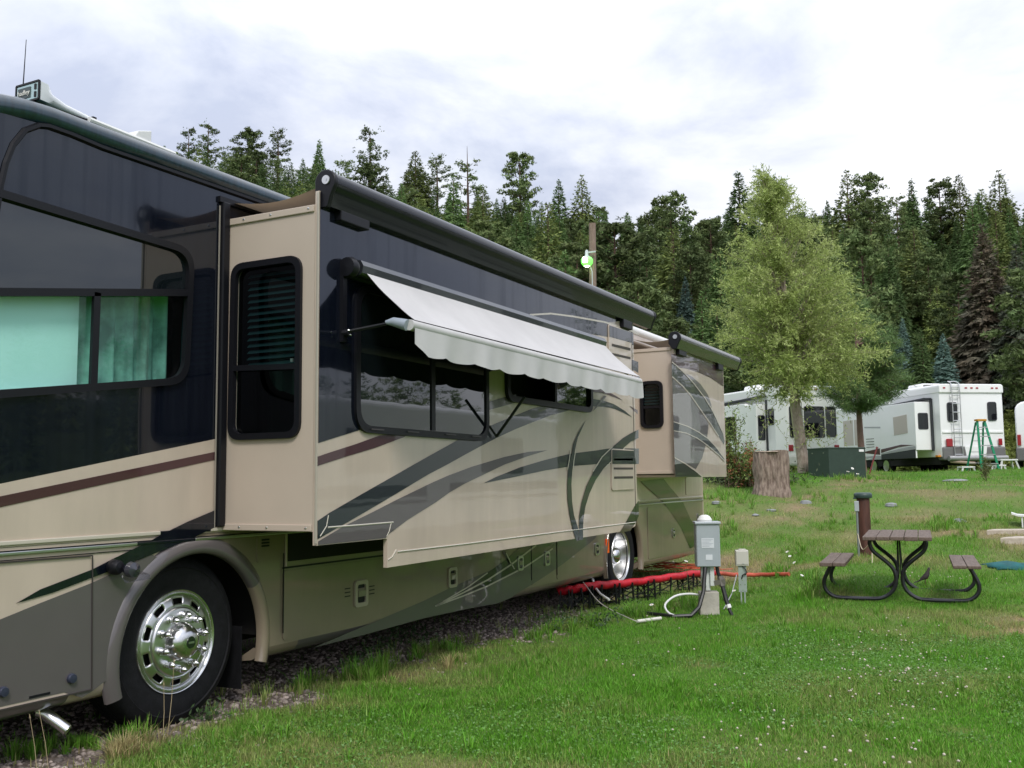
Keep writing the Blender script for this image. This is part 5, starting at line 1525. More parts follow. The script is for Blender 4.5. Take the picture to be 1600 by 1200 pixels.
# left side: slide-outs nearer the rear
LX = -1.25
q = MB(); q.box((LX - .65, .55, .88), (LX + .1, 2.9, 2.62)); so_ = q.build('slide_out', TW, t2e, bevel=.015)
q = MB(); q.box((LX - .06, .44, .85), (LX + .02, .535, 2.72)); q.build('slide_seal', TDARK, t2e)
q = MB(); q.box((LX - .655, .60, .60), (LX - .60, 2.9, .90)); q.build('slide_skirt', TW, t2e)
q = MB(); q.plate([(.5, 2.70), (3.0, 2.64), (3.0, 2.67), (.5, 2.76)], LEFT(LX - .3), .3); q.build('slide_awning', TDARK, t2e)
twin(t2e, rect(LX - .54, LX - .14, 1.62, 2.22), lambda a, b, d: (a, .55 - d, b), rad=.07)
q = MB(); q.plate([(1.05, 1.52), (1.95, 1.47), (1.97, 2.15), (1.06, 2.20)], LEFT(LX - .665), .015); q.build('window_cover', TSHADE, t2e, bevel=.01)
q = MB(); q.plate([(.60, .60), (2.9, .60), (2.9, .78), (.60, .92)], LEFT(LX - .662), .005); q.build('lower_stripe', TDARK, t2e)
q = MB(); q.plate([(.62, 1.06), (1.5, 1.11), (2.9, .98), (2.9, .84), (1.7, 1.02), (1.0, 1.05)], LEFT(LX - .662), .005); q.build('maroon_stripe', TMAR, t2e)
q = MB(); q.plate([(.60, 1.03), (1.5, .98), (2.9, .82), (2.9, .79), (1.5, .88), (.60, .94)], LEFT(LX - .666), .004); q.build('silver_stripe', mat('stripe_silver', (.42, .42, .44), .4), t2e)
q = MB(); q.plate([(4.1, .80), (5.6, .93), (4.1, 1.06)], LEFT(LX - .006), .01); q.build('maroon_stripe', TMAR, t2e)
q = MB(); q.plate([(3.2, .62), (5.0, .62), (4.6, .70), (5.5, .66), (5.2, .76), (4.3, .78), (3.2, .68)], LEFT(LX - .01), .006); q.build('silver_stripe', MATS['stripe_silver'], t2e)
q = MB(); q.plate([(3.0, 1.78), (5.2, 1.92), (5.2, 1.97), (3.0, 1.86)], LEFT(LX - .006), .006); q.build('silver_stripe', MATS['stripe_silver'], t2e)
for k in range(4):
    q = MB(); q.box((LX - .012, 4.5, 1.12 + k * .11), (LX + .01, 5.1, 1.145 + k * .11)); q.build('louvre', TGREY, t2e)
q = MB(); q.plate(rect(5.3, 6.0, 1.25, 2.30), LEFT(LX - .006), .012); q.build('entry_shade', TSHADE, t2e)
q = MB(); q.plate(rect(6.1, 6.9, 1.25, 2.30), LEFT(LX - .006), .012); q.build('entry_shade', TSHADE, t2e)
q = MB(); q.tube([(LX - .10, 3.1, 2.78), (LX - .10, 9.6, 2.78)], .03, 8); q.build('awning_tube', TWT, t2e)
q = MB(); q.box((1.25, .6, .78), (1.62, 3.6, 2.65)); q.build('slide_out', TW, t2e, bevel=.015)
q = MB(); q.plate(rounded(rect(.75, 1.1, 1.6, 2.5), .05), RIGHT(1.626), .01); q.build('side_window', TWIN, t2e)
q = MB(); q.plate(rounded(rect(1.36, 1.52, 1.60, 2.42), .04), lambda a, b, d: (a, .598 - d, b), .01); q.build('side_window', TWIN, t2e)
q = MB(); q.box((-.5, 2.2, HT), (.35, 3.2, HT + .24)); q.build('air_conditioner', TWT, t2e, bevel=.08)
q = MB(); q.box((-.45, 2.18, HT + .05), (.1, 2.195, HT + .19)); q.build('air_grille', TGREY, t2e)
q = MB(); q.lathe([(.35, 0), (.33, .12), (.15, .19), (0, .2)], (-.3, 4.6, HT), 'Z', 16); q.build('roof_dome', TWT, t2e, smooth=True)
axles(t2e, 4.2, (-1.1, 1.1))
q = MB(); q.box((-1.36, .10, .62), (-1.20, .26, .68)); q.build('marker_amber', mat('amber', (.75, .28, .02), .3), t2e)
q = MB(); q.tube([(-1.0, -.06, .45), (-.2, -.3, .38)], .05, 8); q.build('sewer_tube', mat('tube_tan', (.40, .30, .22), .6), t2e)

# ---- left trailer
pT1 = CAM + ray(1228, 738) * 34.5
th1 = math.radians(20)
t1e = empty('fifth_wheel_trailer', (0, 0, 0), YAW + th1)
ax1 = Vector((math.cos(YAW + th1), math.sin(YAW + th1), 0))
zT1 = gz(pT1.x, pT1.y) - .02
t1e.location = (pT1.x + ax1.x * 1.2, pT1.y + ax1.y * 1.2, zT1)
tag(t1e, 'white trailer with three wide dark rear windows, partly hidden by the willow', 'trailer')
q = MB(); q.extrude([(-1.25, .45), (-1.05, 0), (1.05, 0), (1.25, .45), (1.25, 9), (-1.25, 9)], lambda a, b, t: (a, b, .62 + (3.02 - .62) * t)); q.build('body', TW, t1e, bevel=.03)
q = MB(); q.extrude([(-1.28, .42), (-1.07, -.05), (1.07, -.05), (1.28, .42), (1.28, 9.05), (-1.28, 9.05)], lambda a, b, t: (a, b, 2.78 + (3.16 - 2.78) * t)); q.build('roof', TWT, t1e, bevel=.06)
q = MB(); q.extrude([(-1.26, .42), (-1.06, -.03), (1.06, -.03), (1.26, .42)], lambda a, b, t: (a, b, .30 + .42 * t)); q.build('rear_skirt', mat('skirt_cream', (.60, .60, .55), .4), t1e, bevel=.10)
q = MB(); q.box((-1.2, .6, .35), (1.2, 8.8, .62)); q.build('chassis', DARKIN, t1e)
twin(t1e, rect(-.98, -.42, 1.30, 2.42), REAR); twin(t1e, rect(-.36, .50, 1.30, 2.42), REAR); twin(t1e, rect(.56, 1.0, 1.33, 2.42), REAR)
def CORNER(a, b, d):      # the chamfered left rear corner
    u = Vector((-1.25, .45, 0)); v = Vector((-1.05, 0, 0)); e9 = (v - u); L9 = e9.length; e9.normalize(); n9 = Vector((-e9.y, e9.x, 0)) * -1
    q9 = u + e9 * a + n9 * d; return (q9.x, q9.y, b)
for xx in (-.96, .98):
    q = MB(); q.box((xx - .09, -.04, .83), (xx + .09, .01, 1.05)); q.build('tail_light', TRED, t1e, bevel=.01)
for xx in (-.35, -.1, .15):
    q = MB(); q.box((xx - .05, -.068, 3.0), (xx + .05, -.045, 3.05)); q.build('marker_light', TRED, t1e)
tladder(t1e, -.80, -.52, .9, 2.55, -.10, hoop=False)
q = MB(); q.box((-1.66, 1.0, .85), (-1.2, 1.75, 2.55)); q.build('slide_out', TW, t1e, bevel=.02)
q = MB(); q.box((-1.62, 1.75, .80), (-1.2, 6.0, 2.62)); q.build('slide_out', TW, t1e, bevel=.02)
q = MB(); q.box((-1.28, .90, .82), (-1.22, .99, 2.7)); q.build('slide_seal', TDARK, t1e)
q = MB(); q.plate([(.9, 2.80), (6.0, 2.62), (6.0, 2.66), (.9, 2.86)], LEFT(-1.5), .25); q.build('slide_awning', TDARK, t1e)
twin(t1e, rect(-1.25 + .0, -1.25 + .01, 1.4, 1.41), REAR) if False else None
twin(t1e, rect(.50, .86, 1.78, 2.36), LEFT(-1.25), rad=.06)
twin(t1e, [(-1.60, 1.25), (-1.30, 1.25), (-1.30, 2.15), (-1.60, 2.15)], lambda a, b, d: (a, 1.0 - d, b), rad=.06)
twin(t1e, rect(2.4, 3.2, 1.3, 2.2), LEFT(-1.62), rad=.08); twin(t1e, rect(4.2, 5.4, 1.3, 2.2), LEFT(-1.62), rad=.08)
q = MB(); q.box((-.6, 2.4, 3.16), (.3, 3.4, 3.42)); q.build('air_conditioner', TWT, t1e, bevel=.1)
axles(t1e, 4.6, (-1.1, 1.1))

# ---- third vehicle cut by the right edge of the picture
pT3 = CAM + ray(1591, 738) * 37.0
t3e = empty('camper_van', (0, 0, 0), YAW + math.radians(-27))
ax3 = Vector((math.cos(t3e.rotation_euler.z), math.sin(t3e.rotation_euler.z), 0))
t3e.location = (pT3.x + ax3.x * 1.05, pT3.y + ax3.y * 1.05, gz(pT3.x, pT3.y))
tag(t3e, 'white camper with rounded top and grey lower body at the right edge', 'camper')
q = MB(); rbody(q, -1.05, 1.05, 0, 5.6, .55, 2.55, .35); q.build('body', TW, t3e, bevel=.05, smooth=True, auto=40)
q = MB(); rbody(q, -1.08, 1.08, -.04, 5.65, .32, .82, .08); q.build('lower_body', TGREY, t3e, bevel=.04)
twin(t3e, rect(-.7, .7, 1.5, 2.1), REAR)
for xx in (-.95, .95):
    q = MB(); q.box((xx - .06, -.05, .9), (xx + .06, .01, 1.3)); q.build('tail_light', TRED, t3e)
q = MB(); q.plate([(.6, 1.3), (2.6, 1.15), (2.6, 1.2), (.6, 1.4)], LEFT(-1.056), .01); q.build('side_stripe', TGREY, t3e)
axles(t3e, 1.1, (-.98, .98))
# ---- two more trailers parked past the right edge (they show in the motorhome's glossy paint)
for loc, rz, lab in (((4.6, 13.5, 0), .06, 'white travel trailer parked beyond the right edge of the picture'), ((3.6, 33, 1.3), 0.0, 'second white travel trailer parked further off beyond the right edge')):
    tt = empty('travel_trailer', (loc[0], loc[1], gz(loc[0], loc[1]) - .1), rz)
    tag(tt, lab, 'trailer', 'trailers parked along the pitches')
    q = MB(); rbody(q, -1.2, 1.2, 0, 9.0, .62, 3.05, .12); q.build('body', TW, tt, bevel=.02)
    q = MB(); q.box((-1.15, .2, .35), (1.15, 8.8, .62)); q.build('chassis', DARKIN, tt)
    q = MB(); q.plate([(.1, 1.20), (8.9, 1.32), (8.9, 1.5), (.1, 1.45)], LEFT(-1.205), .01); q.build('dark_stripe', TDARK, tt)
    q = MB(); q.plate([(.1, 1.06), (8.9, 1.16), (8.9, 1.22), (.1, 1.13)], LEFT(-1.205), .01); q.build('grey_stripe', TGREY, tt)
    twin(tt, rect(1.0, 2.4, 1.7, 2.5), LEFT(-1.2)); twin(tt, rect(5.4, 7.2, 1.7, 2.5), LEFT(-1.2)); twin(tt, rect(-.7, .7, 1.5, 2.3), REAR)
    q = MB(); q.plate(rounded(rect(3.4, 4.2, .75, 2.6), .08), LEFT(-1.21), .02); q.build('door', TW, tt)
    axles(tt, 4.2, (-1.05, 1.05))

# ---- green stepladder behind the right trailer
gl = at(1541, 738, 33.3); gl.z = max(gl.z, zT)
sl_ = tag(empty('stepladder', gl, YAW + .15), 'green fibreglass stepladder with an orange top behind the white trailer', 'stepladder')
LG = mat('ladder_green', (.015, .26, .13), .4)
hL = 1.72
for sx in (-1, 1):
    q = MB(); q.bar((sx * .33 + .05, -.18, -.05), (sx * .13 - .06, .05, hL), .075, .03, up=(0, 1, 0)); q.build('front_rail', LG, sl_)
    q = MB(); q.bar((sx * .30 + .05, .75, -.05), (sx * .14 - .06, .12, hL - .05), .055, .03, up=(0, 1, 0)); q.build('rear_rail', LG, sl_)
for k in range(5):
    t_ = (k + .8) / 5.6; hw = .33 + (.13 - .33) * t_
    q = MB(); q.box((-hw + .05 - .11 * t_, -.18 + .23 * t_ - .04, hL * t_), (hw + .05 - .11 * t_, -.18 + .23 * t_ + .05, hL * t_ + .03)); q.build('step', mat('ladder_alu', (.55, .56, .57), .4, metal=.6), sl_)
for k in range(4):
    t_ = (k + .8) / 4.6; hw = .30 + (.14 - .30) * t_
    q = MB(); y_ = .75 - .63 * t_; q.bar((-hw + .05 - .11 * t_, y_, hL * t_), (hw + .05 - .11 * t_, y_, hL * t_), .025); q.build('rear_brace', MATS['ladder_alu'], sl_)
q = MB(); q.box((-.23, -.03, hL - .02), (.11, .17, hL + .05)); q.build('top_cap', mat('cap_orange', (.55, .26, .03), .5), sl_, bevel=.01)
# ---- white folding tables and stools under and beside the right trailer
for xp, D, w_, h_, lab in ((1510, 33.6, .45, .22, 'low white plastic stool under the trailer left of the stepladder'), (1557, 33.4, .5, .24, 'white plastic step stool at the foot of the green stepladder'), (1574, 34.2, .6, .34, 'white folding table right of the green stepladder')):
    g = at(xp, 738, D)
    o = tag(empty('plastic_stool' if h_ < .3 else 'folding_table', g, YAW), lab, 'stool' if h_ < .3 else 'table')
    q = MB(); q.box((-w_ / 2, -.2, h_ - .05), (w_ / 2, .2, h_)); q.build('top', WHITEPL, o, bevel=.01)
    for sx in (-1, 1):
        for sy in (-1, 1):
            q = MB(); q.bar((sx * w_ * .55, sy * .22, -.05), (sx * w_ * .40, sy * .16, h_ - .05), .05); q.build('leg', WHITEPL, o)

# ================================================================== TREES
def sprays(C, D, L, W, rng, k=3, spread=.55, droop=.0):
    """fans of narrow triangles: centres C, directions D, length L, width W"""
    n = len(C)
    D = D / (np.linalg.norm(D, axis=1, keepdims=True) + 1e-9)
    upv = np.tile([0, 0, 1.0], (n, 1)) + rng.normal(0, .85, (n, 3))
    S = np.cross(D, upv); S /= np.linalg.norm(S, axis=1, keepdims=True) + 1e-9
    Vs = []
    for j in range(k):
        a = (j - (k - 1) / 2) * spread + rng.normal(0, .2, n)
        dj = D * np.cos(a)[:, None] + S * np.sin(a)[:, None]
        dj[:, 2] -= droop
        sj = np.cross(dj, upv); sj /= np.linalg.norm(sj, axis=1, keepdims=True) + 1e-9
        l = (L * rng.uniform(.7, 1.15, n))[:, None]; w_ = (W * rng.uniform(.75, 1.2, n))[:, None]
        Vs.append(np.stack([C + dj * l * .1 + sj * w_, C + dj * l, C - sj * w_], 1))
    V = np.concatenate(Vs, 1).reshape(-1, 3)
    return V, np.arange(len(V)).reshape(-1, 3)
def branches(rng, h, rad, z0, nwh, nb, prof, up0, droop, step, sp_l, sp_w, skip=0.0, k=3, tuft=False, inner=.22):
    Cs, Ds, Ls = [], [], []
    limbs = []
    for i in range(nwh):
        t = (i + rng.uniform(-.3, .3)) / nwh; t = min(max(t, 0), 1)
        z = h * (z0 + (1 - z0) * t)
        R = rad * prof(t)
        n = max(3, int(nb * (1 - .35 * t)))
        a0 = rng.uniform(0, 6.28)
        for j in range(n):
            if rng.random() < skip: continue
            a = a0 + 2 * PI * j / n + rng.normal(0, .22)
            L = R * rng.uniform(.68, 1.14)
            ux = np.array([math.cos(a), math.sin(a), 0])
            u0 = up0(t)
            cnt = max(2, int(L / step))
            s = np.linspace(inner, 1, cnt) + rng.normal(0, .03, cnt)
            pz = z + u0 * s * L - droop * (s * L) ** 2 / max(rad, .1)
            P = ux[None] * (s * L)[:, None]; P[:, 2] = pz
            P += rng.normal(0, .07 * step / .3, P.shape)
            dv = np.tile(ux, (cnt, 1)); dv[:, 2] = u0 - 2 * droop * s * L / max(rad, .1)
            if tuft:
                for q in range(5):
                    Ls.append(np.full(cnt, 1.0)); Cs.append(P + rng.normal(0, step * .22, P.shape)); Ds.append(dv * .5 + rng.normal(0, .8, P.shape) + np.array([0, 0, .35]))
            else:
                tl = np.full(cnt, 1.12 - .62 * t); Ls += [tl, tl, tl]
                Cs.append(P); Ds.append(dv)
                side = np.cross(dv, [0, 0, 1.0])
                for sg in (-1, 1):
                    Cs.append(P + rng.normal(0, .05, P.shape)); Ds.append(dv * .55 + side * sg * rng.uniform(.5, 1.1, (cnt, 1)))
            limbs.append((z, a, L, u0, droop / max(rad, .1)))
    C = np.concatenate(Cs); D = np.concatenate(Ds)
    L_ = np.concatenate(Ls)
    V, Q = sprays(C, D, sp_l * L_, sp_w * L_, rng, k)
    return V, Q, limbs
def limb_mesh(mb, limbs, rng, keep=.5, r=.05):
    for z, a, L, u0, dr in limbs:
        if rng.random() > keep: continue
        pts = [(math.cos(a) * s * L, math.sin(a) * s * L, z + u0 * s * L - dr * (s * L) ** 2) for s in (0, .4, .8)]
        mb.tube(pts, [r, r * .7, r * .3], 4, caps=False)
def folmat(name, c, warm=None):
    return mat(name, c, .75, spec=.25, island=.5, objrand=.36, col2=warm or tuple(v * 1.35 for v in c), vscale=.35, trans=.30)
FIRM = folmat('fir_needles', (.120, .190, .066))
FIRY = folmat('yellow_fir_needles', (.165, .205, .062))
PINEM = folmat('pine_needles', (.122, .180, .068), (.155, .192, .070))
SPRM = folmat('blue_spruce_needles', (.130, .200, .170))
DGR = folmat('grey_spruce_needles', (.140, .165, .115), (.170, .188, .125))
BRM = folmat('rusty_spruce_needles', (.150, .155, .112), (.195, .145, .098))
TRUNKM = mat('conifer_bark', (.11, .065, .045), .9, var=.3, vscale=4)
GREYT = mat('grey_dead_bark', (.20, .16, .13), .9, var=.2)
cone = lambda t: (1 - t) ** 1.05 + .012
def fat(t): return (math.sin(PI * min(1, .22 + .78 * t)) ** .7) * (1 - .25 * t) + .05
def pinep(t): return (math.sin(PI * (.12 + .80 * t)) ** .55) * (1 - .30 * t)
def shingles(C, Nn, D, L, W, rng, k=2, fan=.5):
    """overlapping needle fans lying on the crown's surface"""
    n = len(C)
    Nn = Nn / (np.linalg.norm(Nn, axis=1, keepdims=True) + 1e-9)
    D = D - Nn * (D * Nn).sum(1, keepdims=True) * .75
    D /= np.linalg.norm(D, axis=1, keepdims=True) + 1e-9
    S = np.cross(Nn, D); S /= np.linalg.norm(S, axis=1, keepdims=True) + 1e-9
    Vs = []
    for j in range(k):
        a = (j - (k - 1) / 2) * fan + rng.normal(0, .18, n)
        dj = D * np.cos(a)[:, None] + S * np.sin(a)[:, None]
        sj = S * np.cos(a)[:, None] - D * np.sin(a)[:, None]
        l = (L * rng.uniform(.7, 1.25, n))[:, None]; w_ = (W * rng.uniform(.75, 1.25, n))[:, None]
        tip = C + dj * l + Nn * l * rng.uniform(-.05, .30, (n, 1))
        b0 = C - dj * l * .12
        Vs.append(np.stack([b0 - sj * w_, b0 + sj * w_, tip], 1))
    return np.concatenate(Vs, 1).reshape(-1, 3)
def fir_shell(rng, h, rad, z0, nwh, prof, n):
    t = 1 - np.sqrt(rng.random(n)); a = rng.uniform(0, 2 * PI, n)
    ph = rng.uniform(0, 6.28, 4)
    fr = (t * nwh + .45 * np.sin(a * 2 + ph[0]) + .35 * np.sin(a * 3 + ph[1])) % 1
    lump = 1 + .13 * np.sin(a * 4 + t * 23 + ph[2]) + .10 * np.sin(a * 7 - t * 41 + ph[3]) + rng.normal(0, .06, n)
    R = rad * np.array([prof(v) for v in t]) * (.98 - .40 * fr) * lump
    ca, sa = np.cos(a), np.sin(a)
    C = np.stack([ca * R, sa * R, h * (z0 + (1 - z0) * t) - .12 * R], 1)
    Nn = np.stack([ca, sa, .35 + .5 * (1 - fr)], 1) + rng.normal(0, .22, (n, 3))
    D = np.stack([ca * .8, sa * .8, -.45 + .9 * t], 1) + rng.normal(0, .22, (n, 3))
    sc = 1.15 - .75 * t
    return shingles(C, Nn, D, .62 * sc, .17 * sc, rng)
def pine_clumps(rng, limbs, h, m, keep, size):
    Cs, Ns = [], []
    for z, a, L, u0, dr in limbs:
        for s in (.5, .78, 1.0):
            if rng.random() > keep: continue
            c0 = np.array([math.cos(a) * s * L, math.sin(a) * s * L, z + u0 * s * L - dr * (s * L) ** 2]) + rng.normal(0, .15, 3)
            r = size * rng.uniform(.65, 1.15) * (1.1 - .35 * z / h)
            u = rng.normal(0, 1, (m, 3)); u /= np.linalg.norm(u, axis=1, keepdims=True)
            Cs.append(c0 + u * r * [1.1, 1.1, .72]); Ns.append(u + [0, 0, .15])
    C = np.concatenate(Cs); Nn = np.concatenate(Ns); n = len(C)
    D = rng.normal(0, 1, (n, 3)) + [0, 0, .35]
    return shingles(C, Nn + rng.normal(0, .25, (n, 3)), D, np.full(n, .46 * size / .7), np.full(n, .13 * size / .7), rng)
def proto(name, kind, seed, lod=1.0):
    r = np.random.default_rng(seed)
    mb = MB()
    if kind in ('fir', 'firy', 'slim', 'spruce', 'grey', 'rusty'):
        h = 15; rad = {'fir': 3.3, 'firy': 3.7, 'slim': 2.5, 'spruce': 3.2, 'grey': 3.7, 'rusty': 3.8}[kind]
        big = kind in ('spruce', 'grey', 'rusty')
        pf = cone if kind != 'firy' else (lambda t: (1 - t) ** .82 + .012)
        W = fir_shell(r, h, rad * .95, .05, {'fir': 15, 'firy': 12, 'slim': 17, 'spruce': 17, 'grey': 19, 'rusty': 19}[kind], pf, int((5200 if big else 2600) * lod))
        V, Q, lb = branches(r, h, rad, .05, int(24 * lod ** .5), 7, pf, lambda t: .02 + .55 * t, .14, .55 / lod ** .5, .55 / lod ** .4, .11 / lod ** .4, k=2, inner=.55)
        V = np.concatenate([W, V])
        mb.tube([(0, 0, -1), (0, 0, h * .5), (0, 0, h * .97)], [.22, .13, .03], 7); limb_mesh(mb, lb, r, .2, .03)
        m_ = {'fir': FIRM, 'slim': FIRM, 'firy': FIRY, 'spruce': SPRM, 'grey': DGR, 'rusty': BRM}[kind]
    elif kind in ('pine', 'pine2', 'sparse'):
        h = 17; z0 = {'pine': .24, 'pine2': .36, 'sparse': .46}[kind]; rad = {'pine': 3.7, 'pine2': 3.3, 'sparse': 2.6}[kind]
        V, Q, lb = branches(r, h, rad, z0, int((14 if kind != 'sparse' else 11) * max(lod ** .4, .6)), 6, pinep, lambda t: .15 + .5 * t, .05, .95 / lod ** .3, .42, .075, skip=.16 if kind != 'sparse' else .32, k=2, tuft=True, inner=.45)
        W = pine_clumps(r, lb, h, int(26 * lod ** .6), .92 if kind != 'sparse' else .7, {'pine': .66, 'pine2': .60, 'sparse': .46}[kind])
        V = np.concatenate([W, V])
        mb.tube([(0, 0, -1), (.05, .03, h * .5), (0, 0, h * .98)], [.26, .18, .04], 7); limb_mesh(mb, lb, r, .8, .05)
        m_ = PINEM
    else:                                                    # dead topped, bare on one side
        h = 18; rad = 3.0
        V, Q, lb = branches(r, h * .86, rad, .30, 11, 5, pinep, lambda t: .1 + .3 * t, .06, .8, .42, .075, k=2, skip=.42, tuft=True, inner=.5)
        V = np.concatenate([pine_clumps(r, lb, h, 22, .65, .5), V])
        mb.tube([(0, 0, -1), (.05, .03, h * .5), (-.05, 0, h)], [.24, .15, .02], 7); limb_mesh(mb, lb, r, 1.0, .05)
        m_ = PINEM
    return dict(V=V, Q=np.arange(len(V)).reshape(-1, 3), mb=mb, m=m_, tm=TRUNKM, h=h)
def proto_objs(P):
    c = np_obj('crown', P['V'], P['Q'], P['m'])
    t_ = P['mb'].build('trunk', P['tm'], smooth=True)
    return c, t_
kinds = ['fir', 'firy', 'slim', 'pine', 'pine2', 'sparse', 'snag', 'spruce', 'grey', 'rusty']
PROT = {}
for i, k in enumerate(kinds):
    PROT[k] = [proto(k, k, 100 + i * 7 + v) for v in range(3 if k in ('fir', 'firy', 'pine', 'pine2') else (2 if k in ('slim', 'sparse') else 1))]
LOW = {k: proto(k, k, 300 + i, .12) for i, k in enumerate(['fir', 'firy', 'slim', 'pine', 'pine2'])}
MIDL = {k: proto(k, k, 400 + i, .34) for i, k in enumerate(['fir', 'firy', 'slim', 'pine', 'pine2'])}
MESH = {}
for k in kinds:
    MESH[k] = []
    for P_ in PROT[k]:
        c, t_ = proto_objs(P_)
        MESH[k].append((c.data, t_.data, P_['h']))
        bpy.data.objects.remove(c); bpy.data.objects.remove(t_)
NAMEOF = {'fir': 'fir_tree', 'firy': 'fir_tree', 'slim': 'fir_tree', 'pine': 'pine_tree', 'pine2': 'pine_tree', 'sparse': 'pine_tree', 'snag': 'pine_tree', 'spruce': 'spruce_tree', 'grey': 'spruce_tree', 'rusty': 'spruce_tree'}
tr_ = random.Random(21)
def plant(kind, x, y, h, label, group='conifers covering the hillside', wid=None, var=None):
    v = MESH[kind][var if var is not None else tr_.randrange(len(MESH[kind]))]
    s = h / v[2]
    e_ = empty(NAMEOF[kind], (x, y, gz(x, y) - .2), tr_.uniform(0, 6.28))
    ws = s * (wid or tr_.uniform(1.0, 1.35))
    e_.scale = (ws, ws, s)
    for nm, me in (('crown', v[0]), ('trunk', v[1])):
        o = bpy.data.objects.new(nm, me); COL.objects.link(o); o.parent = e_
    return tag(e_, label, 'tree', group)

# the edge of the motorhome against the hill: trees wholly below it are not seen
SIL = [(-400, 100), (0, 150), (205, 222), (425, 303), (505, 290), (520, 272), (1012, 492), (1050, 522), (1146, 560), (1147, 2000)]
def sil(xp): return float(np.interp(xp, [a for a, b in SIL], [b for a, b in SIL])) if xp < 1146 else 640
def colpos(xp, D):
    d = ray(xp, 600); return (CAM.x + d.x * D, CAM.y + d.y * D)
# ---- trees that stand out by their silhouette (column, top row, depth, kind, label)
special = [
    (248, 214, 268, 'fir', 'small fir rising just above the roof of the motorhome, leftmost on the ridge'),
    (287, 184, 270, 'sparse', 'thin open pine on the ridge above the front roof of the motorhome'),
    (318, 176, 270, 'sparse', 'taller of the two open pines close together on the left ridge'),
    (383, 190, 262, 'pine2', 'round-topped pine on the ridge left of the slide-out awning'),
    (372, 236, 205, 'pine', 'broad olive pine in front of the round-topped pine on the left ridge'),
    (430, 188, 266, 'sparse', 'slim pine with a narrow crown standing alone on the left ridge'),
    (496, 204, 268, 'slim', 'slender dark fir on the ridge left of the awning corner'),
    (470, 236, 255, 'fir', 'mid green fir below the slender ridge fir, left of the awning corner'),
    (577, 185, 262, 'sparse', 'tallest lone pine on the ridge over the big slide-out'),
    (575, 248, 215, 'pine', 'olive brown broad pine directly below the tallest lone ridge pine'),
    (650, 222, 258, 'firy', 'dark wide fir on the ridge right of the tallest lone pine'),
    (684, 231, 266, 'sparse', 'thin sparse pine between the wide dark fir and the dead-topped pine'),
    (733, 207, 235, 'snag', 'dead-topped ragged pine with a bare spike against the sky'),
    (710, 262, 215, 'fir', 'tall dark fir just left of the dead-topped ragged pine'),
    (757, 285, 190, 'firy', 'yellow-green full fir below the dead-topped ragged pine'),
    (816, 230, 250, 'pine2', 'tall pine with a rounded crown standing over the middle of the ridge'),
    (878, 270, 240, 'fir', 'dark fir right of the tall rounded pine in the middle of the ridge'),
    (915, 262, 240, 'firy', 'dark conifer on the ridge directly above the wooden utility pole'),
    (1165, 255, 205, 'fir', 'fir whose top shows just left of the willow top'),
    (1222, 264, 200, 'fir', 'dark pointed fir showing right of the willow top'),
    (1338, 255, 195, 'firy', 'broad dark conifer standing highest on the ridge right of the willow'),
    (1370, 268, 195, 'pine2', 'pine on the ridge just right of the broad dark conifer'),
    (1440, 268, 190, 'slim', 'dark pointed fir on the right ridge between two gaps'),
    (1484, 276, 192, 'pine2', 'open pine next to the dark pointed fir on the right ridge'),
    (1516, 260, 190, 'firy', 'wide fir with layered branches on the right ridge'),
    (1580, 254, 188, 'firy', 'large dark conifer on the ridge at the right edge'),
    (1551, 286, 192, 'firy', 'plain fir left of the large dark ridge conifer at the right edge'),
    (1415, 296, 180, 'sparse', 'thin pine in the dip of the right ridge'),
]
placed = []
n_special = 0
for xp, row, D, k, lab in special:
    x, y = colpos(xp, D)
    ztop = CAM.z + D * ray(xp, row).z
    h = max(7, min(27, ztop - gz(x, y) + .2))
    if row < sil(xp):
        plant(k, x, y, h, lab, group='pines and firs along the ridge'); placed.append((x, y, 3.0)); n_special += 1
# big trees at the foot of the slope on the right
foot = [
    (1549, 340, 98, 'rusty', 'tall spruce with a rusty brown top behind the right trailer', 1.02),
    (1600, 372, 94, 'grey', 'grey-green spruce cut by the right edge of the picture', .95),
    (1477, 520, 92, 'spruce', 'small blue spruce standing behind the roof of the right trailer', 1.25),
    (1415, 495, 110, 'spruce', 'dull blue-green spruce left of the small blue spruce', 1.0),
    (1411, 418, 122, 'slim', 'narrow grey-green fir above the dull blue-green spruce', .8),
    (1372, 305, 150, 'pine', 'large olive pine with visible trunk right of the willow', 1.1),
    (1440, 350, 140, 'firy', 'broad yellow-green fir mid-slope right of the willow', 1.15),
    (1490, 445, 118, 'firy', 'soft green fir left of the rusty spruce', 1.1),
    (1330, 340, 150, 'fir', 'blue-green fir close to the right edge of the willow', 1.0),
    (1055, 300, 165, 'pine', 'olive brown pine between the utility pole and the willow', 1.1),
    (1075, 428, 125, 'spruce', 'pale blue-green fir left of the willow above the rear slide-out', .95),
    (1015, 400, 120, 'fir', 'mid green fir right of the utility pole', 1.1),
    (965, 345, 120, 'pine', 'bushy bright green pine touching the utility pole', 1.35),
    (905, 380, 118, 'pine', 'bushy green pine behind the glowing lamp', 1.2),
    (1100, 450, 105, 'fir', 'dark fir half hidden by the left edge of the willow', 1.1),
    (860, 305, 150, 'firy', 'yellow-green fir above the middle awning stretch', 1.0),
    (940, 320, 150, 'fir', 'dark fir directly behind the top of the utility pole', 1.0),
    (1535, 300, 150, 'fir', 'dark green fir above the rusty-topped spruce', 1.1),
]
for xp, row, D, k, lab, wd in foot:
    x, y = colpos(xp, D)
    ztop = CAM.z + D * ray(xp, row).z
    h = max(4, min(30, ztop - gz(x, y) + .2))
    plant(k, x, y, h, lab, group='conifers at the foot of the hill', wid=wd); placed.append((x, y, 3.6))
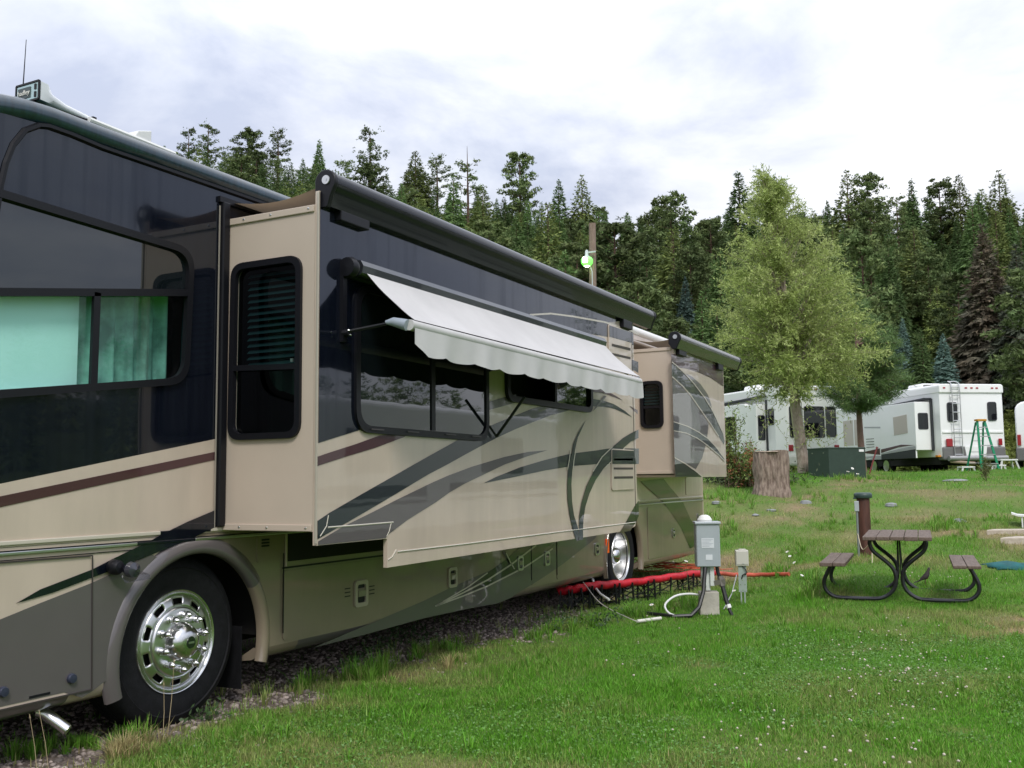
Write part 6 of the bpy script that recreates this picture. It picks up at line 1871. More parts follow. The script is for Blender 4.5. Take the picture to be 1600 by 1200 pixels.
# ---- the rest of the wood by dart throwing
cand = []
g9 = np.random.default_rng(77)
hidden = []
for _ in range(17500):
    xp = g9.uniform(-700, 1690); D = math.sqrt(g9.uniform(86 ** 2, 285 ** 2))
    dmax = float(np.interp(xp, _rx, _rd)) + 4
    if D > dmax: continue
    x, y = colpos(xp, D)
    sp_ = (4.9 if _ < 13000 else 3.9) if xp > 150 else 7.5
    if _ >= 13000: D = dmax - g9.uniform(0, 26); x, y = colpos(xp, D)
    if any((x - a) ** 2 + (y - b2) ** 2 < (sp_ + c_ - 3) ** 2 if abs(x - a) < 9 else False for a, b2, c_ in placed): continue
    h = g9.uniform(8, 14.5) * (1 + .25 * (g9.random() < .15))
    kk = g9.random()
    k = 'fir' if kk < .42 else 'firy' if kk < .60 else 'slim' if kk < .78 else 'pine' if kk < .90 else 'pine2'
    # ridge-top rows keep to the outline of the photograph
    zb_ = gz(x, y)
    tp_ = pix((x, y, zb_ + h))
    if tp_ is None: continue
    lim = float(np.interp(xp, [200, 420, 600, 700, 850, 1000, 1130, 1250, 1350, 1500, 1600], [212, 232, 255, 272, 284, 304, 298, 284, 280, 284, 284]))
    if tp_[1] < lim:
        h2 = h - (lim - tp_[1]) * D / F
        if h2 < 6.5: continue
        h = h2; tp_ = pix((x, y, zb_ + h))
    placed.append((x, y, 3.0))
    if tp_[1] > sil(xp) - 3:
        hidden.append((x, y, h, k)); continue
    vis = min(sil(xp), pix((x, y, zb_))[1]) - tp_[1]
    cand.append((vis * h / D, xp, D, x, y, h, k))
cand.sort(reverse=True)
n_ind = 298 - n_special - len(foot)
ADJ = {'fir': 'dark green fir', 'firy': 'yellow-green fir', 'slim': 'narrow dark fir', 'pine': 'olive pine', 'pine2': 'bare-trunked pine'}
COLS = [(0, 300, 'over the motorhome roof'), (300, 430, 'left of the awning corner'), (430, 560, 'behind the awning corner'), (560, 660, 'above the front awning stretch'),
        (660, 760, 'around the dead-topped pine'), (760, 860, 'above the middle awning stretch'), (860, 925, 'left of the lit utility pole'), (925, 1000, 'right of the lit utility pole'), (1000, 1080, 'above the rear slide-out'),
        (1080, 1150, 'left beside the willow'), (1150, 1320, 'behind the willow crown'), (1320, 1400, 'right of the willow crown'), (1400, 1470, 'above the long white trailer'), (1470, 1530, 'left of the rusty spruce'), (1530, 1750, 'around the rusty spruce')]
def band(D, dm):
    f = (D - 80) / (dm - 80)
    return 'low-slope' if f < .28 else 'lower-slope' if f < .5 else 'upper-slope' if f < .75 else 'near-ridge'
labs = {}
for sc_, xp, D, x, y, h, k in cand[:n_ind]:
    dm = float(np.interp(xp, _rx, _rd))
    cn = next(t_ for a, b2, t_ in COLS if a <= xp < b2)
    sz = 'short' if h < 9.6 else 'medium' if h < 12.4 else 'tall'
    o = plant(k, x, y, h, ''); labs.setdefault(f'{sz} {band(D, dm)} {ADJ[k]} {cn}', []).append((xp, D, o))
NUM = {2: 'two', 3: 'three', 4: 'four', 5: 'five', 6: 'six'}
for lb, lst in labs.items():
    lst.sort(key=lambda v: v[0]); n9 = len(lst)
    for i, (xp, D, o) in enumerate(lst):
        if n9 == 1: o['label'] = lb; continue
        nm = ('left one of two', 'right one of two')[i] if n9 == 2 else ('leftmost' if i == 0 else 'rightmost' if i == n9 - 1 else 'middle' if n9 == 3 else ('second', 'third', 'fourth', 'fifth')[i - 1]) + ' of ' + NUM.get(n9, 'several')
        o['label'] = lb + ', ' + nm
rest = [(x, y, h, k) for _, xp, D, x, y, h, k in cand[n_ind:]]
n_mid = len(rest)
rest += [v for i, v in enumerate(hidden) if i % 3 != 1 and min(pix(v[:2] + (gz(v[0], v[1]) + v[2],))[1], 2000) < 620]
# beyond the frame: the wood goes on (it is mirrored in the paint and windows)
for _ in range(700):
    ang = g9.uniform(.50, 2.0) if g9.random() < .8 else g9.uniform(-1.3, -.62)
    D = math.sqrt(g9.uniform(80 ** 2, 215 ** 2))
    x = D * (math.sin(ang) * HR.x + math.cos(ang) * HF.x); y = D * (math.sin(ang) * HR.y + math.cos(ang) * HF.y)
    if any(abs(x - a) < 6.5 and abs(y - b2) < 6.5 for a, b2, c_, d_ in rest[-500:]): continue
    rest.append((x, y, g9.uniform(10, 16), ['fir', 'firy', 'slim', 'pine', 'pine2'][g9.integers(5)]))
groups = {}
for i_, (x, y, h, k) in enumerate(rest):
    P_ = (MIDL if i_ < n_mid else LOW)[k]; s = h / P_['h']; a = g9.uniform(0, 6.28); c_, s_ = math.cos(a), math.sin(a)
    V = P_['V'] * s
    W = np.empty_like(V); W[:, 0] = (V[:, 0] * c_ - V[:, 1] * s_) * 1.15 + x; W[:, 1] = (V[:, 0] * s_ + V[:, 1] * c_) * 1.15 + y; W[:, 2] = V[:, 2] + gz(x, y) - .2
    groups.setdefault(k, []).append((W, P_['Q']))
for k, lst in groups.items():
    off_ = 0; Vs = []; Qs = []
    for W, Q_ in lst:
        Vs.append(W); Qs.append(Q_ + off_); off_ += len(W)
    o = np_obj('forest', np.concatenate(Vs), np.concatenate(Qs), LOW[k]['m'])
    tag(o, None, None, kind='stuff'); o['label'] = 'distant conifers filling the upper hillside'
# undergrowth along the foot of the hill
Cs = []
for _ in range(900):
    xp = g9.uniform(1100, 1700); D = g9.uniform(70, 98)
    x, y = colpos(xp, D); r = g9.uniform(.5, 1.5)
    n9 = 26
    P = g9.normal(0, 1, (n9, 3)); P /= np.linalg.norm(P, axis=1, keepdims=True); P *= g9.uniform(.5, 1, (n9, 1)) * r
    P[:, 2] = np.abs(P[:, 2]) * .9; P += [x, y, gz(x, y)]
    Cs.append(P)
C = np.concatenate(Cs)
V, Q = sprays(C, g9.normal(0, 1, C.shape) + [0, 0, .5], np.full(len(C), .42), np.full(len(C), .14), g9, 3, .9)
o = np_obj('undergrowth', V, Q, mat('undergrowth_leaves', (.11, .155, .034), .7, spec=.2, island=.5, col2=(.19, .215, .05), vscale=.2, trans=.2)); o['kind'] = 'stuff'; o['label'] = 'leafy undergrowth along the foot of the hill'

# ---- leaf helper
def leaves(C, D, L, W, rng, name, material, parent=None, off=(0, 0, 0)):
    n = len(C)
    D = D / (np.linalg.norm(D, axis=1, keepdims=True) + 1e-9)
    S = np.cross(D, rng.normal(0, 1, (n, 3))); S /= np.linalg.norm(S, axis=1, keepdims=True) + 1e-9
    l = L[:, None]; w_ = W[:, None]
    V = np.stack([C, C + D * l * .4 + S * w_, C + D * l, C + D * l * .4 - S * w_], 1).reshape(-1, 3) - np.array(off)
    b = np.arange(n) * 4
    return np_obj(name, V, np.stack([b, b + 1, b + 2, b + 3], 1), material, parent)
# ================================================================== WILLOW
DW = 30.0
tbase = at(1257, 744, DW)
wl = tag(empty('willow_tree', tbase), 'light green young willow with narrow leaves in front of the white trailers', 'tree')
wr = np.random.default_rng(5)
def pw(xp, row, dy=0.0): return CAM + ray(xp, row) * (DW + dy)
tpts = [tbase + Vector((0, 0, -.3))] + [pw(*q_) for q_ in ((1251, 690), (1243, 630), (1237, 560), (1228, 470), (1212, 380), (1196, 300), (1189, 268))]
mbt = MB(); mbt.tube(spline(tpts, 4), [max(.012, .185 * (1 - i / 29) ** .95) for i in range(29)], 10)
outl = [(1190, 262), (1202, 285), (1232, 296), (1262, 330), (1300, 372), (1318, 420), (1345, 455), (1362, 500), (1378, 540), (1380, 574), (1354, 592), (1318, 604), (1268, 614), (1225, 620), (1185, 616), (1150, 604), (1135, 590), (1112, 560), (1125, 520), (1108, 470), (1125, 430), (1135, 390), (1160, 340), (1178, 300)]
def inside(xp, row):
    c_ = False; n = len(outl); j = n - 1
    for i in range(n):
        a, b2 = outl[i], outl[j]
        if (a[1] > row) != (b2[1] > row) and xp < (b2[0] - a[0]) * (row - a[1]) / (b2[1] - a[1]) + a[0]: c_ = not c_
        j = i
    return c_
LC, LD = [], []
def trunk_at(row):
    for i in range(len(tpts) - 1):
        pa, pb2 = pix(tpts[i]), pix(tpts[i + 1])
        if pb2[1] <= row <= pa[1]:
            return tpts[i].lerp(tpts[i + 1], (pa[1] - row) / (pa[1] - pb2[1] + 1e-6))
    return tpts[-2]
nl = 0
while nl < 262:
    xp, row = (wr.uniform(1100, 1400), wr.uniform(262, 660)) if nl < 238 else (wr.uniform(1175, 1230), wr.uniform(262, 330))
    if not inside(xp, row): continue
    half = float(np.interp(row, [262, 350, 450, 560, 660], [.25, 1.2, 1.9, 2.3, 1.6]))
    dy = wr.uniform(-1, 1) * half
    tgt = pw(xp, row, dy)
    tc9 = trunk_at(min(612, row + 40 + abs(xp - 1230) * .9))
    nl += 1
    mid = tc9.lerp(tgt, .55) + Vector((0, 0, .18 * (tgt - tc9).length))
    pts = [tc9, tc9.lerp(mid, .55), mid, mid.lerp(tgt, .6), tgt + Vector((0, 0, -.06))]
    sp9 = spline(pts, 4)
    mbt.tube(sp9[::2], [max(.004, .019 * (1 - i / 9)) for i in range(len(sp9[::2]))], 4, caps=False)
    P = np.array([tuple(v) for v in sp9])
    k0 = int(len(P) * .35)
    for i in range(k0, len(P)):
        dirv = P[i] - P[i - 1]; dirv /= np.linalg.norm(dirv) + 1e-9
        for _ in range(2):
            # side twig
            tw = dirv + wr.normal(0, .7, 3); tw[2] += .1; tw /= np.linalg.norm(tw)
            ln = wr.uniform(.22, .6)
            m9 = 13
            s9 = np.linspace(.05, 1, m9)[:, None]
            C = P[i] + tw * s9 * ln; C[:, 2] -= (s9[:, 0] ** 2) * ln * .22
            LC.append(C + wr.normal(0, .018, C.shape)); LD.append(tw * .7 + wr.normal(0, .75, C.shape) + np.array([0, 0, -.12]))
# low hanging sprigs and shoots round the trunk foot
for (x0, r0_, n9, dx) in ((1262, 655, 7, 30), (1295, 655, 6, 26), (1205, 640, 7, 26), (1240, 690, 7, 14), (1272, 690, 9, 18)):
    for _ in range(n9):
        a9 = np.array(tuple(pw(x0 + wr.uniform(-dx, dx), r0_ + wr.uniform(-18, 18), wr.uniform(-.6, .2))))
        tw = wr.normal(0, .5, 3); tw[2] = -.35 if r0_ < 690 else .5; tw /= np.linalg.norm(tw); s9 = np.linspace(0, 1, 12)[:, None]
        C = a9 + tw * s9 * .7
        LC.append(C); LD.append(tw * .6 + wr.normal(0, .7, C.shape))
        mbt.tube([tuple(C[0]), tuple(C[6]), tuple(C[11])], .004, 3, caps=False)
mbt.build('trunk', mat('willow_bark', (.42, .345, .29), .85, col2=(.27, .21, .17), vscale=5, vstretch=(3, 3, 1.5), bump=.35), wl, off=tbase, smooth=True)
C = np.concatenate(LC); D = np.concatenate(LD)
print('willow leaves', len(C))
leaves(C, D, wr.uniform(.085, .145, len(C)), wr.uniform(.011, .019, len(C)), wr, 'crown',
       mat('willow_leaves', (.330, .415, .120), .5, spec=.4, island=.45, col2=(.43, .48, .19), vscale=.8, trans=.4), wl, off=tuple(tbase))
# ================================================================== YOUNG PINE BESIDE IT
pbase = at(1350, 741, 33.0)
yp_ = tag(empty('pine_tree', pbase), 'young long-needled pine with a reddish trunk between the two white trailers', 'tree')
mbp = MB(); tp9 = [pbase + Vector((0, 0, -.3))] + [CAM + ray(*q_) * 33 for q_ in ((1345, 690), (1342, 640), (1341, 590), (1338, 540), (1338, 490))]
mbp.tube(spline(tp9, 3), [max(.02, .125 * (1 - i / 19)) for i in range(16)], 8)
pc, pd = [], []
pr9 = np.random.default_rng(8)
for (xp, row) in [(1398, 612), (1408, 590), (1385, 560), (1400, 540), (1392, 520), (1410, 560), (1388, 600), (1405, 575), (1412, 605), (1375, 628), (1395, 555), (1380, 530), (1362, 505), (1350, 480), (1330, 500), (1310, 560), (1300, 605), (1285, 615), (1320, 632), (1345, 622), (1370, 580), (1350, 555), (1392, 620), (1360, 640), (1325, 590), (1400, 590), (1372, 550), (1385, 580), (1340, 600), (1310, 625), (1366, 615), (1378, 605)]:
    for rep in range(2):
        tgt = CAM + ray(xp + pr9.normal(0, 5), row + pr9.normal(0, 5)) * (33 + pr9.uniform(-1.2, 1.2))
        rs = min(690, row + 12)
        st9 = min(tp9[1:], key=lambda v: abs(pix(v)[1] - rs))
        mbp.tube([st9, st9.lerp(tgt, .5) + Vector((0, 0, .02)), tgt], [.03, .02, .008], 4, caps=False)
        for s in np.linspace(.35, 1.05, 9):
            c9 = np.array(tuple(st9.lerp(tgt, s)))
            n9 = 50
            pc.append(np.tile(c9, (n9, 1)) + pr9.normal(0, .07, (n9, 3))); pd.append(pr9.normal(0, 1, (n9, 3)) + np.array([0, 0, .35]))
mbp.build('trunk', mat('pine_bark_red', (.20, .125, .105), .9, var=.2, vscale=6, bump=.3), yp_, off=pbase, smooth=True)
C = np.concatenate(pc); D = np.concatenate(pd)
leaves(C, D, pr9.uniform(.14, .26, len(C)), pr9.uniform(.006, .010, len(C)), pr9, 'crown', mat('long_needles', (.11, .20, .065), .6, island=.5, trans=.2, col2=(.13, .20, .06), vscale=.8), yp_, off=tuple(pbase))
# ================================================================== BUSH BETWEEN MOTORHOME AND STUMP
bb = at(1158, 752, 25.5)
bu = tag(empty('bush', bb), 'ragged bush with green and reddish leaves between the motorhome and the stump', 'bush')
br_ = np.random.default_rng(12)
cg, dg, co_, do_ = [], [], [], []
mbb = MB()
for i in range(46):
    xp = br_.uniform(1118, 1188); row = br_.uniform(640, 738) if xp < 1160 else br_.uniform(690, 740)
    tgt = np.array(tuple(CAM + ray(xp, row) * (25.5 + br_.uniform(-.7, .7))))
    b9 = np.array(tuple(bb)) + br_.normal(0, .25, 3) * [1, 1, 0]
    mbb.tube([tuple(b9), tuple((b9 + tgt) / 2 + [0, 0, .08]), tuple(tgt)], [.014, .009, .003], 4, caps=False)
    for s in np.linspace(.25, 1.05, 12):
        c9 = b9 + (tgt - b9) * s; n9 = 9
        L_ = np.tile(c9, (n9, 1)) + br_.normal(0, .07, (n9, 3)); d9 = br_.normal(0, 1, (n9, 3)) + [0, 0, .1]
        if row > 688 and br_.random() < .40: co_.append(L_); do_.append(d9)
        else: cg.append(L_); dg.append(d9)
mbb.build('stems', mat('bush_stem', (.12, .08, .05), .9), bu, off=bb)
C = np.concatenate(cg); D = np.concatenate(dg)
leaves(C, D, br_.uniform(.07, .12, len(C)), br_.uniform(.012, .02, len(C)), br_, 'green_leaves', mat('bush_green', (.17, .235, .060), .6, island=.5, trans=.2), bu, off=tuple(bb))
C = np.concatenate(co_); D = np.concatenate(do_)
leaves(C, D, br_.uniform(.06, .10, len(C)), br_.uniform(.015, .022, len(C)), br_, 'reddish_leaves', mat('bush_red', (.30, .12, .055), .6, island=.4, trans=.2), bu, off=tuple(bb), )
# dark low juniper at its foot
C = br_.normal(0, 1, (3800, 3)) * [.55, .5, .22]; C[:, 2] = np.abs(C[:, 2]) + .02; jb = at(1168, 748, 26.3)
o = leaves(C + np.array(tuple(jb)), br_.normal(0, 1, C.shape) + [0, 0, .3], np.full(len(C), .11), np.full(len(C), .014), br_, 'juniper_shrub', mat('juniper', (.045, .06, .022), .7, island=.5))
tag(o, 'dark low spreading shrub behind the left side of the stump', 'shrub')
# small brownish seedling on the bank top
sb_ = at(1541, 757, 26.0); C = br_.normal(0, 1, (420, 3)) * [.07, .07, .14]; C[:, 2] += .26
o = empty('conifer_seedling', sb_)
leaves(C, br_.normal(0, .5, C.shape) + [0, 0, .8], np.full(len(C), .09), np.full(len(C), .010), br_, 'crown', mat('seedling', (.13, .14, .05), .7, island=.4), o)
MB().tube([(0, 0, -.1), (0, 0, .45)], .012, 5).build('trunk', TRUNKM, o)
tag(o, 'tiny conifer seedling at the top of the bank below the stepladder', 'seedling')

# ================================================================== GRASS
def blades(n, sampler, hfun, wid, rng, name, seg=2, lean=.45, keep=None):
    x, y = sampler(n)
    g = gravel_mask(x, y); dr = dry_mask(x, y)
    p_ = (1 - g * .97) * (1 - .55 * np.clip(dr * 1.2 - .35, 0, 1))
    ok = rng.random(n) < p_
    x, y, dr, g = x[ok], y[ok], dr[ok], g[ok]; n = len(x)
    z = ground(x, y) - .004
    h = hfun(x, y, n)
    a = rng.uniform(0, 2 * PI, n); la = rng.uniform(0, 2 * PI, n)
    ln = np.abs(rng.normal(0, lean, n)) * h
    wx, wy = np.cos(a) * wid(n) / 2, np.sin(a) * wid(n) / 2
    lx, ly = np.cos(la) * ln, np.sin(la) * ln
    dryv = np.clip(dr * .9 + (fbm(x + 4, y + 9, 1.3) - .5) * .45 + rng.normal(0, .13, n) + (rng.random(n) < .07) * .5, 0, 1)
    if seg == 2:
        V = np.stack([np.stack([x - wx, y - wy, z], 1), np.stack([x + wx, y + wy, z], 1),
                      np.stack([x + wx * .8 + lx * .35, y + wy * .8 + ly * .35, z + h * .6], 1), np.stack([x - wx * .8 + lx * .35, y - wy * .8 + ly * .35, z + h * .6], 1),
                      np.stack([x + lx, y + ly, z + h * .96], 1)], 1)
        b = (np.arange(n) * 5)[:, None]
        T = np.concatenate([b + [0, 1, 2], b + [0, 2, 3], b + [3, 2, 4]], 1).reshape(-1, 3); k = 5
    else:
        V = np.stack([np.stack([x - wx, y - wy, z], 1), np.stack([x + wx, y + wy, z], 1), np.stack([x + lx, y + ly, z + h], 1)], 1)
        T = np.arange(n * 3).reshape(-1, 3); k = 3
    o = np_obj(name, V.reshape(-1, 3), T, GRASSM, attrs={'dry': np.repeat(dryv, k)})
    o['kind'] = 'stuff'
    return o
GRASSM = mat('grass_blades', (.120, .320, .024), .55, spec=.3, island=.42, attr='dry', acol=(.42, .34, .17), trans=.3)
gr_ = np.random.default_rng(31)
def polar(d0, d1, a0=-.60, a1=.60):
    def f(n):
        d = np.sqrt(gr_.uniform(d0 ** 2, d1 ** 2, n)); a = np.arctan(gr_.uniform(math.tan(a0), math.tan(a1), n))
        rr9 = d * np.tan(a)
        return d * HF.x + rr9 * HR.x, d * HF.y + rr9 * HR.y
    return f
def hn(lo, hi):
    def f(x, y, n):
        c9 = np.clip((fbm(x, y, 1.7) - .30) * 2.6, .45, 1.4)
        return gr_.uniform(lo, hi, n) * c9
    return f
W1 = lambda n: gr_.uniform(.0035, .007, n)
o = blades(200000, polar(4.3, 7.2), hn(.025, .065), W1, gr_, 'lawn_grass'); o['label'] = 'short lawn grass in the foreground'
o = blades(220000, polar(7.2, 11.8), hn(.03, .075), lambda n: gr_.uniform(.005, .009, n), gr_, 'lawn_grass', seg=1); o['label'] = 'lawn grass around the picnic table'
o = blades(170000, polar(11.8, 20, -.45), hn(.04, .12), lambda n: gr_.uniform(.006, .011, n), gr_, 'bank_grass', seg=1, lean=.6); o['label'] = 'rough dry grass on the bank'
o = blades(90000, polar(20, 40, -.42), hn(.05, .14), lambda n: gr_.uniform(.010, .02, n), gr_, 'bank_grass', seg=1, lean=.6); o['label'] = 'grass on top of the bank by the trailers'
o = blades(45000, polar(3.2, 12, .56, 1.0), hn(.03, .07), lambda n: gr_.uniform(.006, .010, n), gr_, 'lawn_grass', seg=1); o['label'] = 'lawn grass beyond the right edge'
# clover leaves low in the lawn
n = 60000; x, y = polar(4.3, 9.5)(n); ok = (gravel_mask(x, y) < .25) & (dry_mask(x, y) < .4) & (fbm(x + 7, y, .9) > .47); x, y = x[ok], y[ok]; n = len(x)
C = np.stack([x, y, ground(x, y) + gr_.uniform(.012, .04, n)], 1)
D = gr_.normal(0, 1, (n, 3)) * [1, 1, .35]
o = leaves(C, D, gr_.uniform(.012, .022, n), gr_.uniform(.005, .008, n), gr_, 'clover_leaves', mat('clover_green', (.115, .250, .045), .5, island=.35, trans=.2)); o['kind'] = 'stuff'; o['label'] = 'clover leaves in the lawn'
# clover flower heads
bm = bmesh.new(); bmesh.ops.create_icosphere(bm, subdivisions=1, radius=1); iv = np.array([v.co[:] for v in bm.verts]); it = np.array([[v.index for v in f.verts] for f in bm.faces]); bm.free()
def blobs(P, s, name, m_, sq=.8):
    n = len(P); V = (iv[None] * s[:, None, None] * np.array([1, 1, sq])[None, None] * gr_.uniform(.8, 1.2, (n, len(iv), 1)) + P[:, None]).reshape(-1, 3)
    T = (it[None] + (np.arange(n) * len(iv))[:, None, None]).reshape(-1, 3)
    return np_obj(name, V, T, m_)
cl = []
for (xc_, rc_, n9, sx, sy) in ((1390, 1045, 62, 70, 22), (1330, 1020, 20, 60, 16), (1120, 1060, 8, 120, 40), (1300, 1120, 24, 130, 30), (1160, 1150, 14, 60, 26), (1375, 985, 12, 25, 10), (1480, 1040, 20, 70, 30), (1360, 1170, 20, 80, 20), (1080, 1000, 8, 80, 40), (1490, 912, 40, 60, 6), (1380, 905, 16, 40, 6)):
    for _ in range(n9):
        xx, rr9 = gr_.normal(xc_, sx), min(gr_.normal(rc_, sy), 1198)
        q_ = onZ(xx, rr9, .04)
        if gravel_mask(np.array([q_.x]), np.array([q_.y]))[0] < .3 and 4.5 < q_.length < 14: cl.append((q_.x, q_.y, gz(q_.x, q_.y) + gr_.uniform(.035, .07)))
P = np.array(cl); o = blobs(P, gr_.uniform(.006, .010, len(P)), 'clover_flowers', mat('clover_white', (.52, .46, .38), .7, island=.2)); o['kind'] = 'stuff'; o['label'] = 'small white clover flower heads in the lawn'
# gravel
n = 20000; y = gr_.uniform(2.6, 16, n); x = gr_.uniform(-5.6, -3.4, n); gm = gravel_mask(x, y); ok = gr_.random(n) < gm * .9 + .03 * (x < -3.7); x, y = x[ok], y[ok]
P = np.stack([x, y, ground(x, y) + .002], 1); o = blobs(P, gr_.uniform(.006, .019, len(P)) * np.where(gr_.random(len(P)) < .06, 1.8, 1), 'gravel', mat('gravel_stone', (.26, .215, .19), .85, island=.6, var=.2, vscale=3), .6); o['kind'] = 'stuff'; o['label'] = 'loose gravel along the motorhome'
# weeds and taller tufts on the gravel edge
def tuft(P, n9, h, w_, name, c, dry=0.0, lean=.5, label=None):
    V = []; T = []; A = []
    for (a, b2, s) in P:
        z = gz(a, b2)
        for _ in range(n9):
            t9 = gr_.uniform(0, 2 * PI); l9 = abs(gr_.normal(0, lean)) * h * s; hh = h * s * gr_.uniform(.5, 1.1); r9 = gr_.uniform(0, .05) * s
            bx_, by_ = a + r9 * math.cos(t9), b2 + r9 * math.sin(t9); wx, wy = -math.sin(t9) * w_, math.cos(t9) * w_
            i = len(V)
            V += [(bx_ - wx, by_ - wy, z - .005), (bx_ + wx, by_ + wy, z - .005), (bx_ + wx * .8 + math.cos(t9) * l9 * .4, by_ + wy * .8 + math.sin(t9) * l9 * .4, z + hh * .65), (bx_ - wx * .8 + math.cos(t9) * l9 * .4, by_ - wy * .8 + math.sin(t9) * l9 * .4, z + hh * .65), (bx_ + math.cos(t9) * l9, by_ + math.sin(t9) * l9, z + hh)]
            T += [(i, i + 1, i + 2), (i, i + 2, i + 3), (i + 3, i + 2, i + 4)]; A += [min(1, max(0, dry + gr_.normal(0, .15)))] * 5
    o = np_obj(name, np.array(V), np.array(T), GRASSM, attrs={'dry': np.array(A)}); o['kind'] = 'stuff'
    if label: o['label'] = label
    return o
Pl = []
for (xp, row, s) in ((575, 1060, 1.3), (590, 1050, 1.1), (560, 1068, 1), (480, 1080, .9), (650, 1030, .9), (700, 1015, .8), (120, 1165, .6), (80, 1175, .7), (40, 1185, .7), (150, 1170, .6), (210, 1160, .9), (1010, 960, 1.3), (1035, 955, 1.2), (985, 965, 1.1), (1060, 950, 1.1), (1090, 945, 1.2), (1130, 940, 1.2), (1170, 935, 1), (890, 985, .9), (930, 975, 1), (860, 990, .9), (1210, 900, 1), (840, 1000, .8)):
    for _ in range(6):
        q_ = onZ(xp + gr_.normal(0, 14), min(1197, row + gr_.normal(0, 4)), 0); Pl.append((q_.x, q_.y, s * gr_.uniform(.6, 1.1)))
tuft(Pl, 26, .16, .0032, 'edge_tufts', None, .12, label='taller grass tufts along the gravel edge')
Pl = []
for k in range(90):
    y = gr_.uniform(4.5, 10.5); x = -4.55 + gr_.normal(0, .22); Pl.append((x, y, gr_.uniform(.4, 1)))
tuft(Pl, 10, .13, .003, 'sparse_weeds', None, .45, label='sparse weeds growing through the gravel')
Pl = []
for (xp, row, n9) in ((560, 1065, 1), (180, 1182, 10), (200, 1178, 8), (230, 1165, 4), (700, 1040, 4)):
    for _ in range(n9):
        q_ = onZ(xp + gr_.normal(0, 12), min(1195, row + gr_.normal(0, 4)), 0); Pl.append((q_.x, q_.y, gr_.uniform(.6, 1)))
tuft(Pl, 40, .12, .0022, 'dry_tufts', None, .95, lean=.8, label='dry straw-coloured grass clumps near the front wheel')
# clumps and dandelion-like rosettes in the lawn
Pl = [(q_[0], q_[1], gr_.uniform(.5, 1.2)) for q_ in zip(*polar(4.6, 11)(260)) if gravel_mask(np.array([q_[0]]), np.array([q_[1]]))[0] < .2]
tuft(Pl, 16, .10, .0035, 'lawn_tufts', None, .02, lean=.6, label='taller grass clumps in the lawn')
# clumps on the bank
Pl = []
for (xp, row, D, s) in ((1470, 800, 18.5, 1.6), (1480, 806, 18.3, 1.5), (1498, 820, 16.6, 1), (1385, 803, 18.6, 1.3), (1420, 815, 17, 1.2), (1240, 820, 17, 1.1), (1130, 800, 19, 1.5), (1120, 790, 20, 1.6), (1150, 775, 22, 1.6), (1110, 765, 23, 1.8), (1140, 760, 23.5, 1.8), (1290, 765, 23, 1.4), (1330, 750, 27, 1.5), (1380, 748, 27.5, 1.3), (1240, 755, 26, 1.5), (1560, 790, 19, 1.2), (1220, 850, 14.5, 1), (1300, 790, 19.5, 1.2), (1260, 900, 12.2, 1.2), (1268, 905, 12, 1.1)):
    for _ in range(12):
        g = at(xp + gr_.normal(0, 15), row, D + gr_.normal(0, .5)); Pl.append((g.x, g.y, s * gr_.uniform(.6, 1.1)))
tuft(Pl, 16, .13, .006, 'bank_tufts', None, .15, label='green grass clumps on the bank')
# seed stalks by the front wheel
def stalk(xp0, r0_, xp1, r1_, X):
    a = onX(xp0, r0_, X); b2 = onX(xp1, r1_, X); a.z = max(0, gz(a.x, a.y) - .01)
    q = MB(); q.tube([a, a.lerp(b2, .5) + Vector((0, .006, 0)), b2], [.002, .0017, .0012], 5); q.tube([b2, b2 + (b2 - a).normalized() * .02], [.0035, .001], 5); return q
for a_ in (((262, 1130, 272, 1035), 'tall dry grass stalk reaching up over the polished front wheel'), ((255, 1128, 256, 1070), 'shorter dry grass stalk in front of the front tyre'), ((60, 1168, 47, 1122), 'dry grass stalk below the front door of the motorhome, left one'), ((78, 1165, 62, 1115), 'dry grass stalk leaning beside the exhaust tip')):
    tag(stalk(*a_[0], -4.42).build('grass_stalk', mat('dry_stalk', (.42, .33, .20), .7)), a_[1], 'grass stalk', 'dry grass stalks by the front wheel')
# broad leaved weeds under the skirt
C = []; D = []
for (xp, row, s) in ((620, 985, 1), (640, 975, 1), (610, 1000, .8), (660, 990, .7), (585, 1010, .7), (880, 965, 1), (865, 975, 1), (900, 970, 1), (960, 960, .9), (1000, 945, 1), (940, 970, .8), (320, 1115, .6), (550, 1030, .8)):
    q_ = onZ(xp, row + 12, 0)
    for _ in range(60):
        C.append((q_.x + gr_.normal(0, .09) * s, q_.y + gr_.normal(0, .12) * s, abs(gr_.normal(0, .07)) * s + .01)); D.append(gr_.normal(0, 1, 3) + [0, 0, .4])
C = np.array(C); C[:, 2] += ground(C[:, 0], C[:, 1])
o = leaves(C, np.array(D), gr_.uniform(.03, .06, len(C)), gr_.uniform(.006, .013, len(C)), gr_, 'broadleaf_weeds', mat('weed_green', (.065, .12, .040), .55, island=.45, trans=.2)); o['kind'] = 'stuff'; o['label'] = 'broad-leaved weeds along the gravel edge'
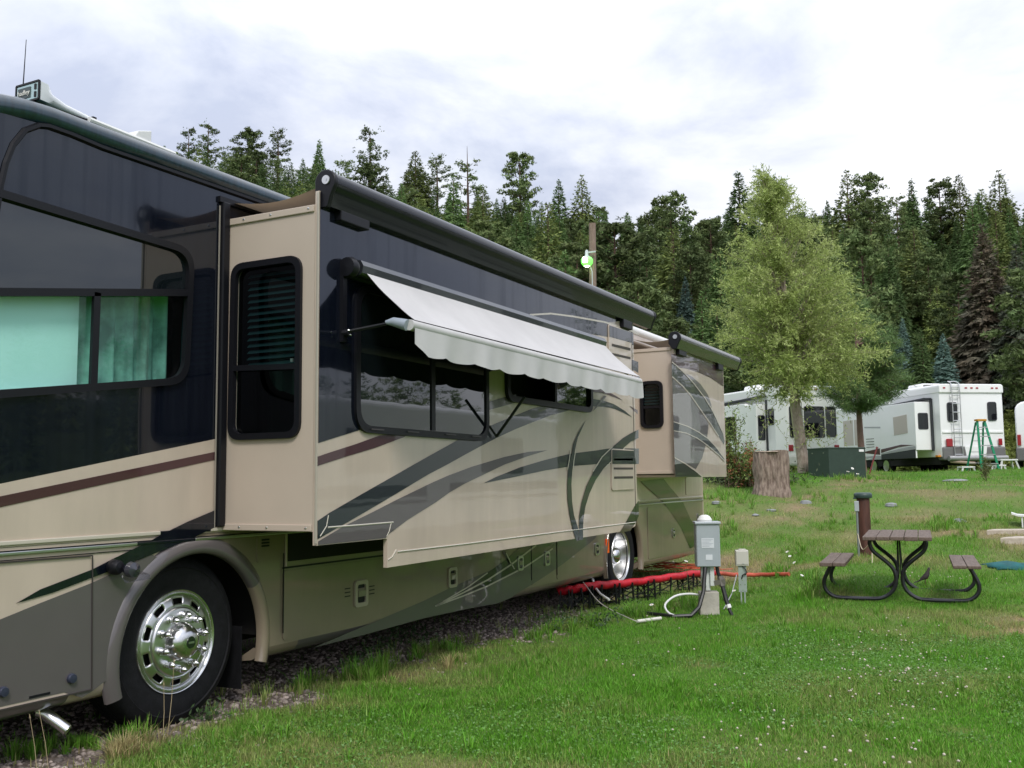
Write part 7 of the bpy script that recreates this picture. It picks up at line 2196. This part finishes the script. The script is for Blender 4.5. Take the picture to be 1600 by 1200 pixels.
# ---- ox-eye daisies
DPET = mat('daisy_petal', (.80, .80, .78), .6); DCEN = mat('daisy_centre', (.6, .42, .04), .7); DSTM = mat('daisy_stem', (.09, .15, .04), .7)
dz = {}
for (xp, row, D, lab) in ((1230, 862, 14.0, 'white daisy, uppermost of the four near the red hose end'), (1234, 869, 13.8, 'white daisy just below the uppermost one near the red hose end'), (1244, 864, 14.1, 'white daisy right of the pair near the red hose end'), (1241, 879, 13.3, 'white daisy, lowest of those near the red hose end'), (1256, 877, 13.4, 'small white daisy furthest right near the red hose end'),
                          (1072, 877, 11.6, 'white daisy left of the grey electric box'), (1147, 923, 10.9, 'white daisy between the electric box and the junction box'), (1253, 899, 12.2, 'small white daisy right of the red hose end'), (1332, 732, 28.4, 'white daisy in front of the green utility cabinet, upper one'), (1325, 737, 28.3, 'white daisy in front of the green utility cabinet, left one'), (1340, 741, 28.1, 'white daisy in front of the green utility cabinet, lower right one'), (1018, 945, 10.0, 'white daisy beside the short white pipe')):
    top = CAM + ray(xp, row) * D; g0 = gz(top.x, top.y); hgt = max(.12, top.z - g0)
    e_ = tag(empty('daisy', (top.x, top.y, g0)), lab, 'flower', 'ox-eye daisies in the grass')
    q = MB(); q.tube([(0, 0, -.02), (.01, .005, hgt * .6), (0, 0, hgt)], .0022, 4); q.build('stem', DSTM, e_)
    tl_ = Matrix.Rotation(gr_.uniform(-.6, .6), 3, 'X') @ Matrix.Rotation(gr_.uniform(-.6, .6), 3, 'Y')
    vs = []; fs = []
    rr0 = .024 if D < 20 else .05
    for j in range(13):
        a = 2 * PI * j / 13; i = len(vs); c0 = Vector((math.cos(a), math.sin(a), .1)); s0 = Vector((-math.sin(a), math.cos(a), 0)) * .2
        for v in (c0 * .25 - s0 * .4, c0 * .7 - s0, c0, c0 * .7 + s0, c0 * .25 + s0 * .4): vs.append(tl_ @ (v * rr0) + Vector((0, 0, hgt)))
        fs.append((i, i + 1, i + 2, i + 3, i + 4))
    q = MB(); q.add(vs, fs); q.build('petals', DPET, e_, fix=False)
    q = MB(); q.lathe([(rr0 * .3, 0), (rr0 * .22, rr0 * .15), (0, rr0 * .2)], (0, 0, hgt + .001), 'Z', 10); q.build('centre', DCEN, e_)
print('objects', len(bpy.data.objects))
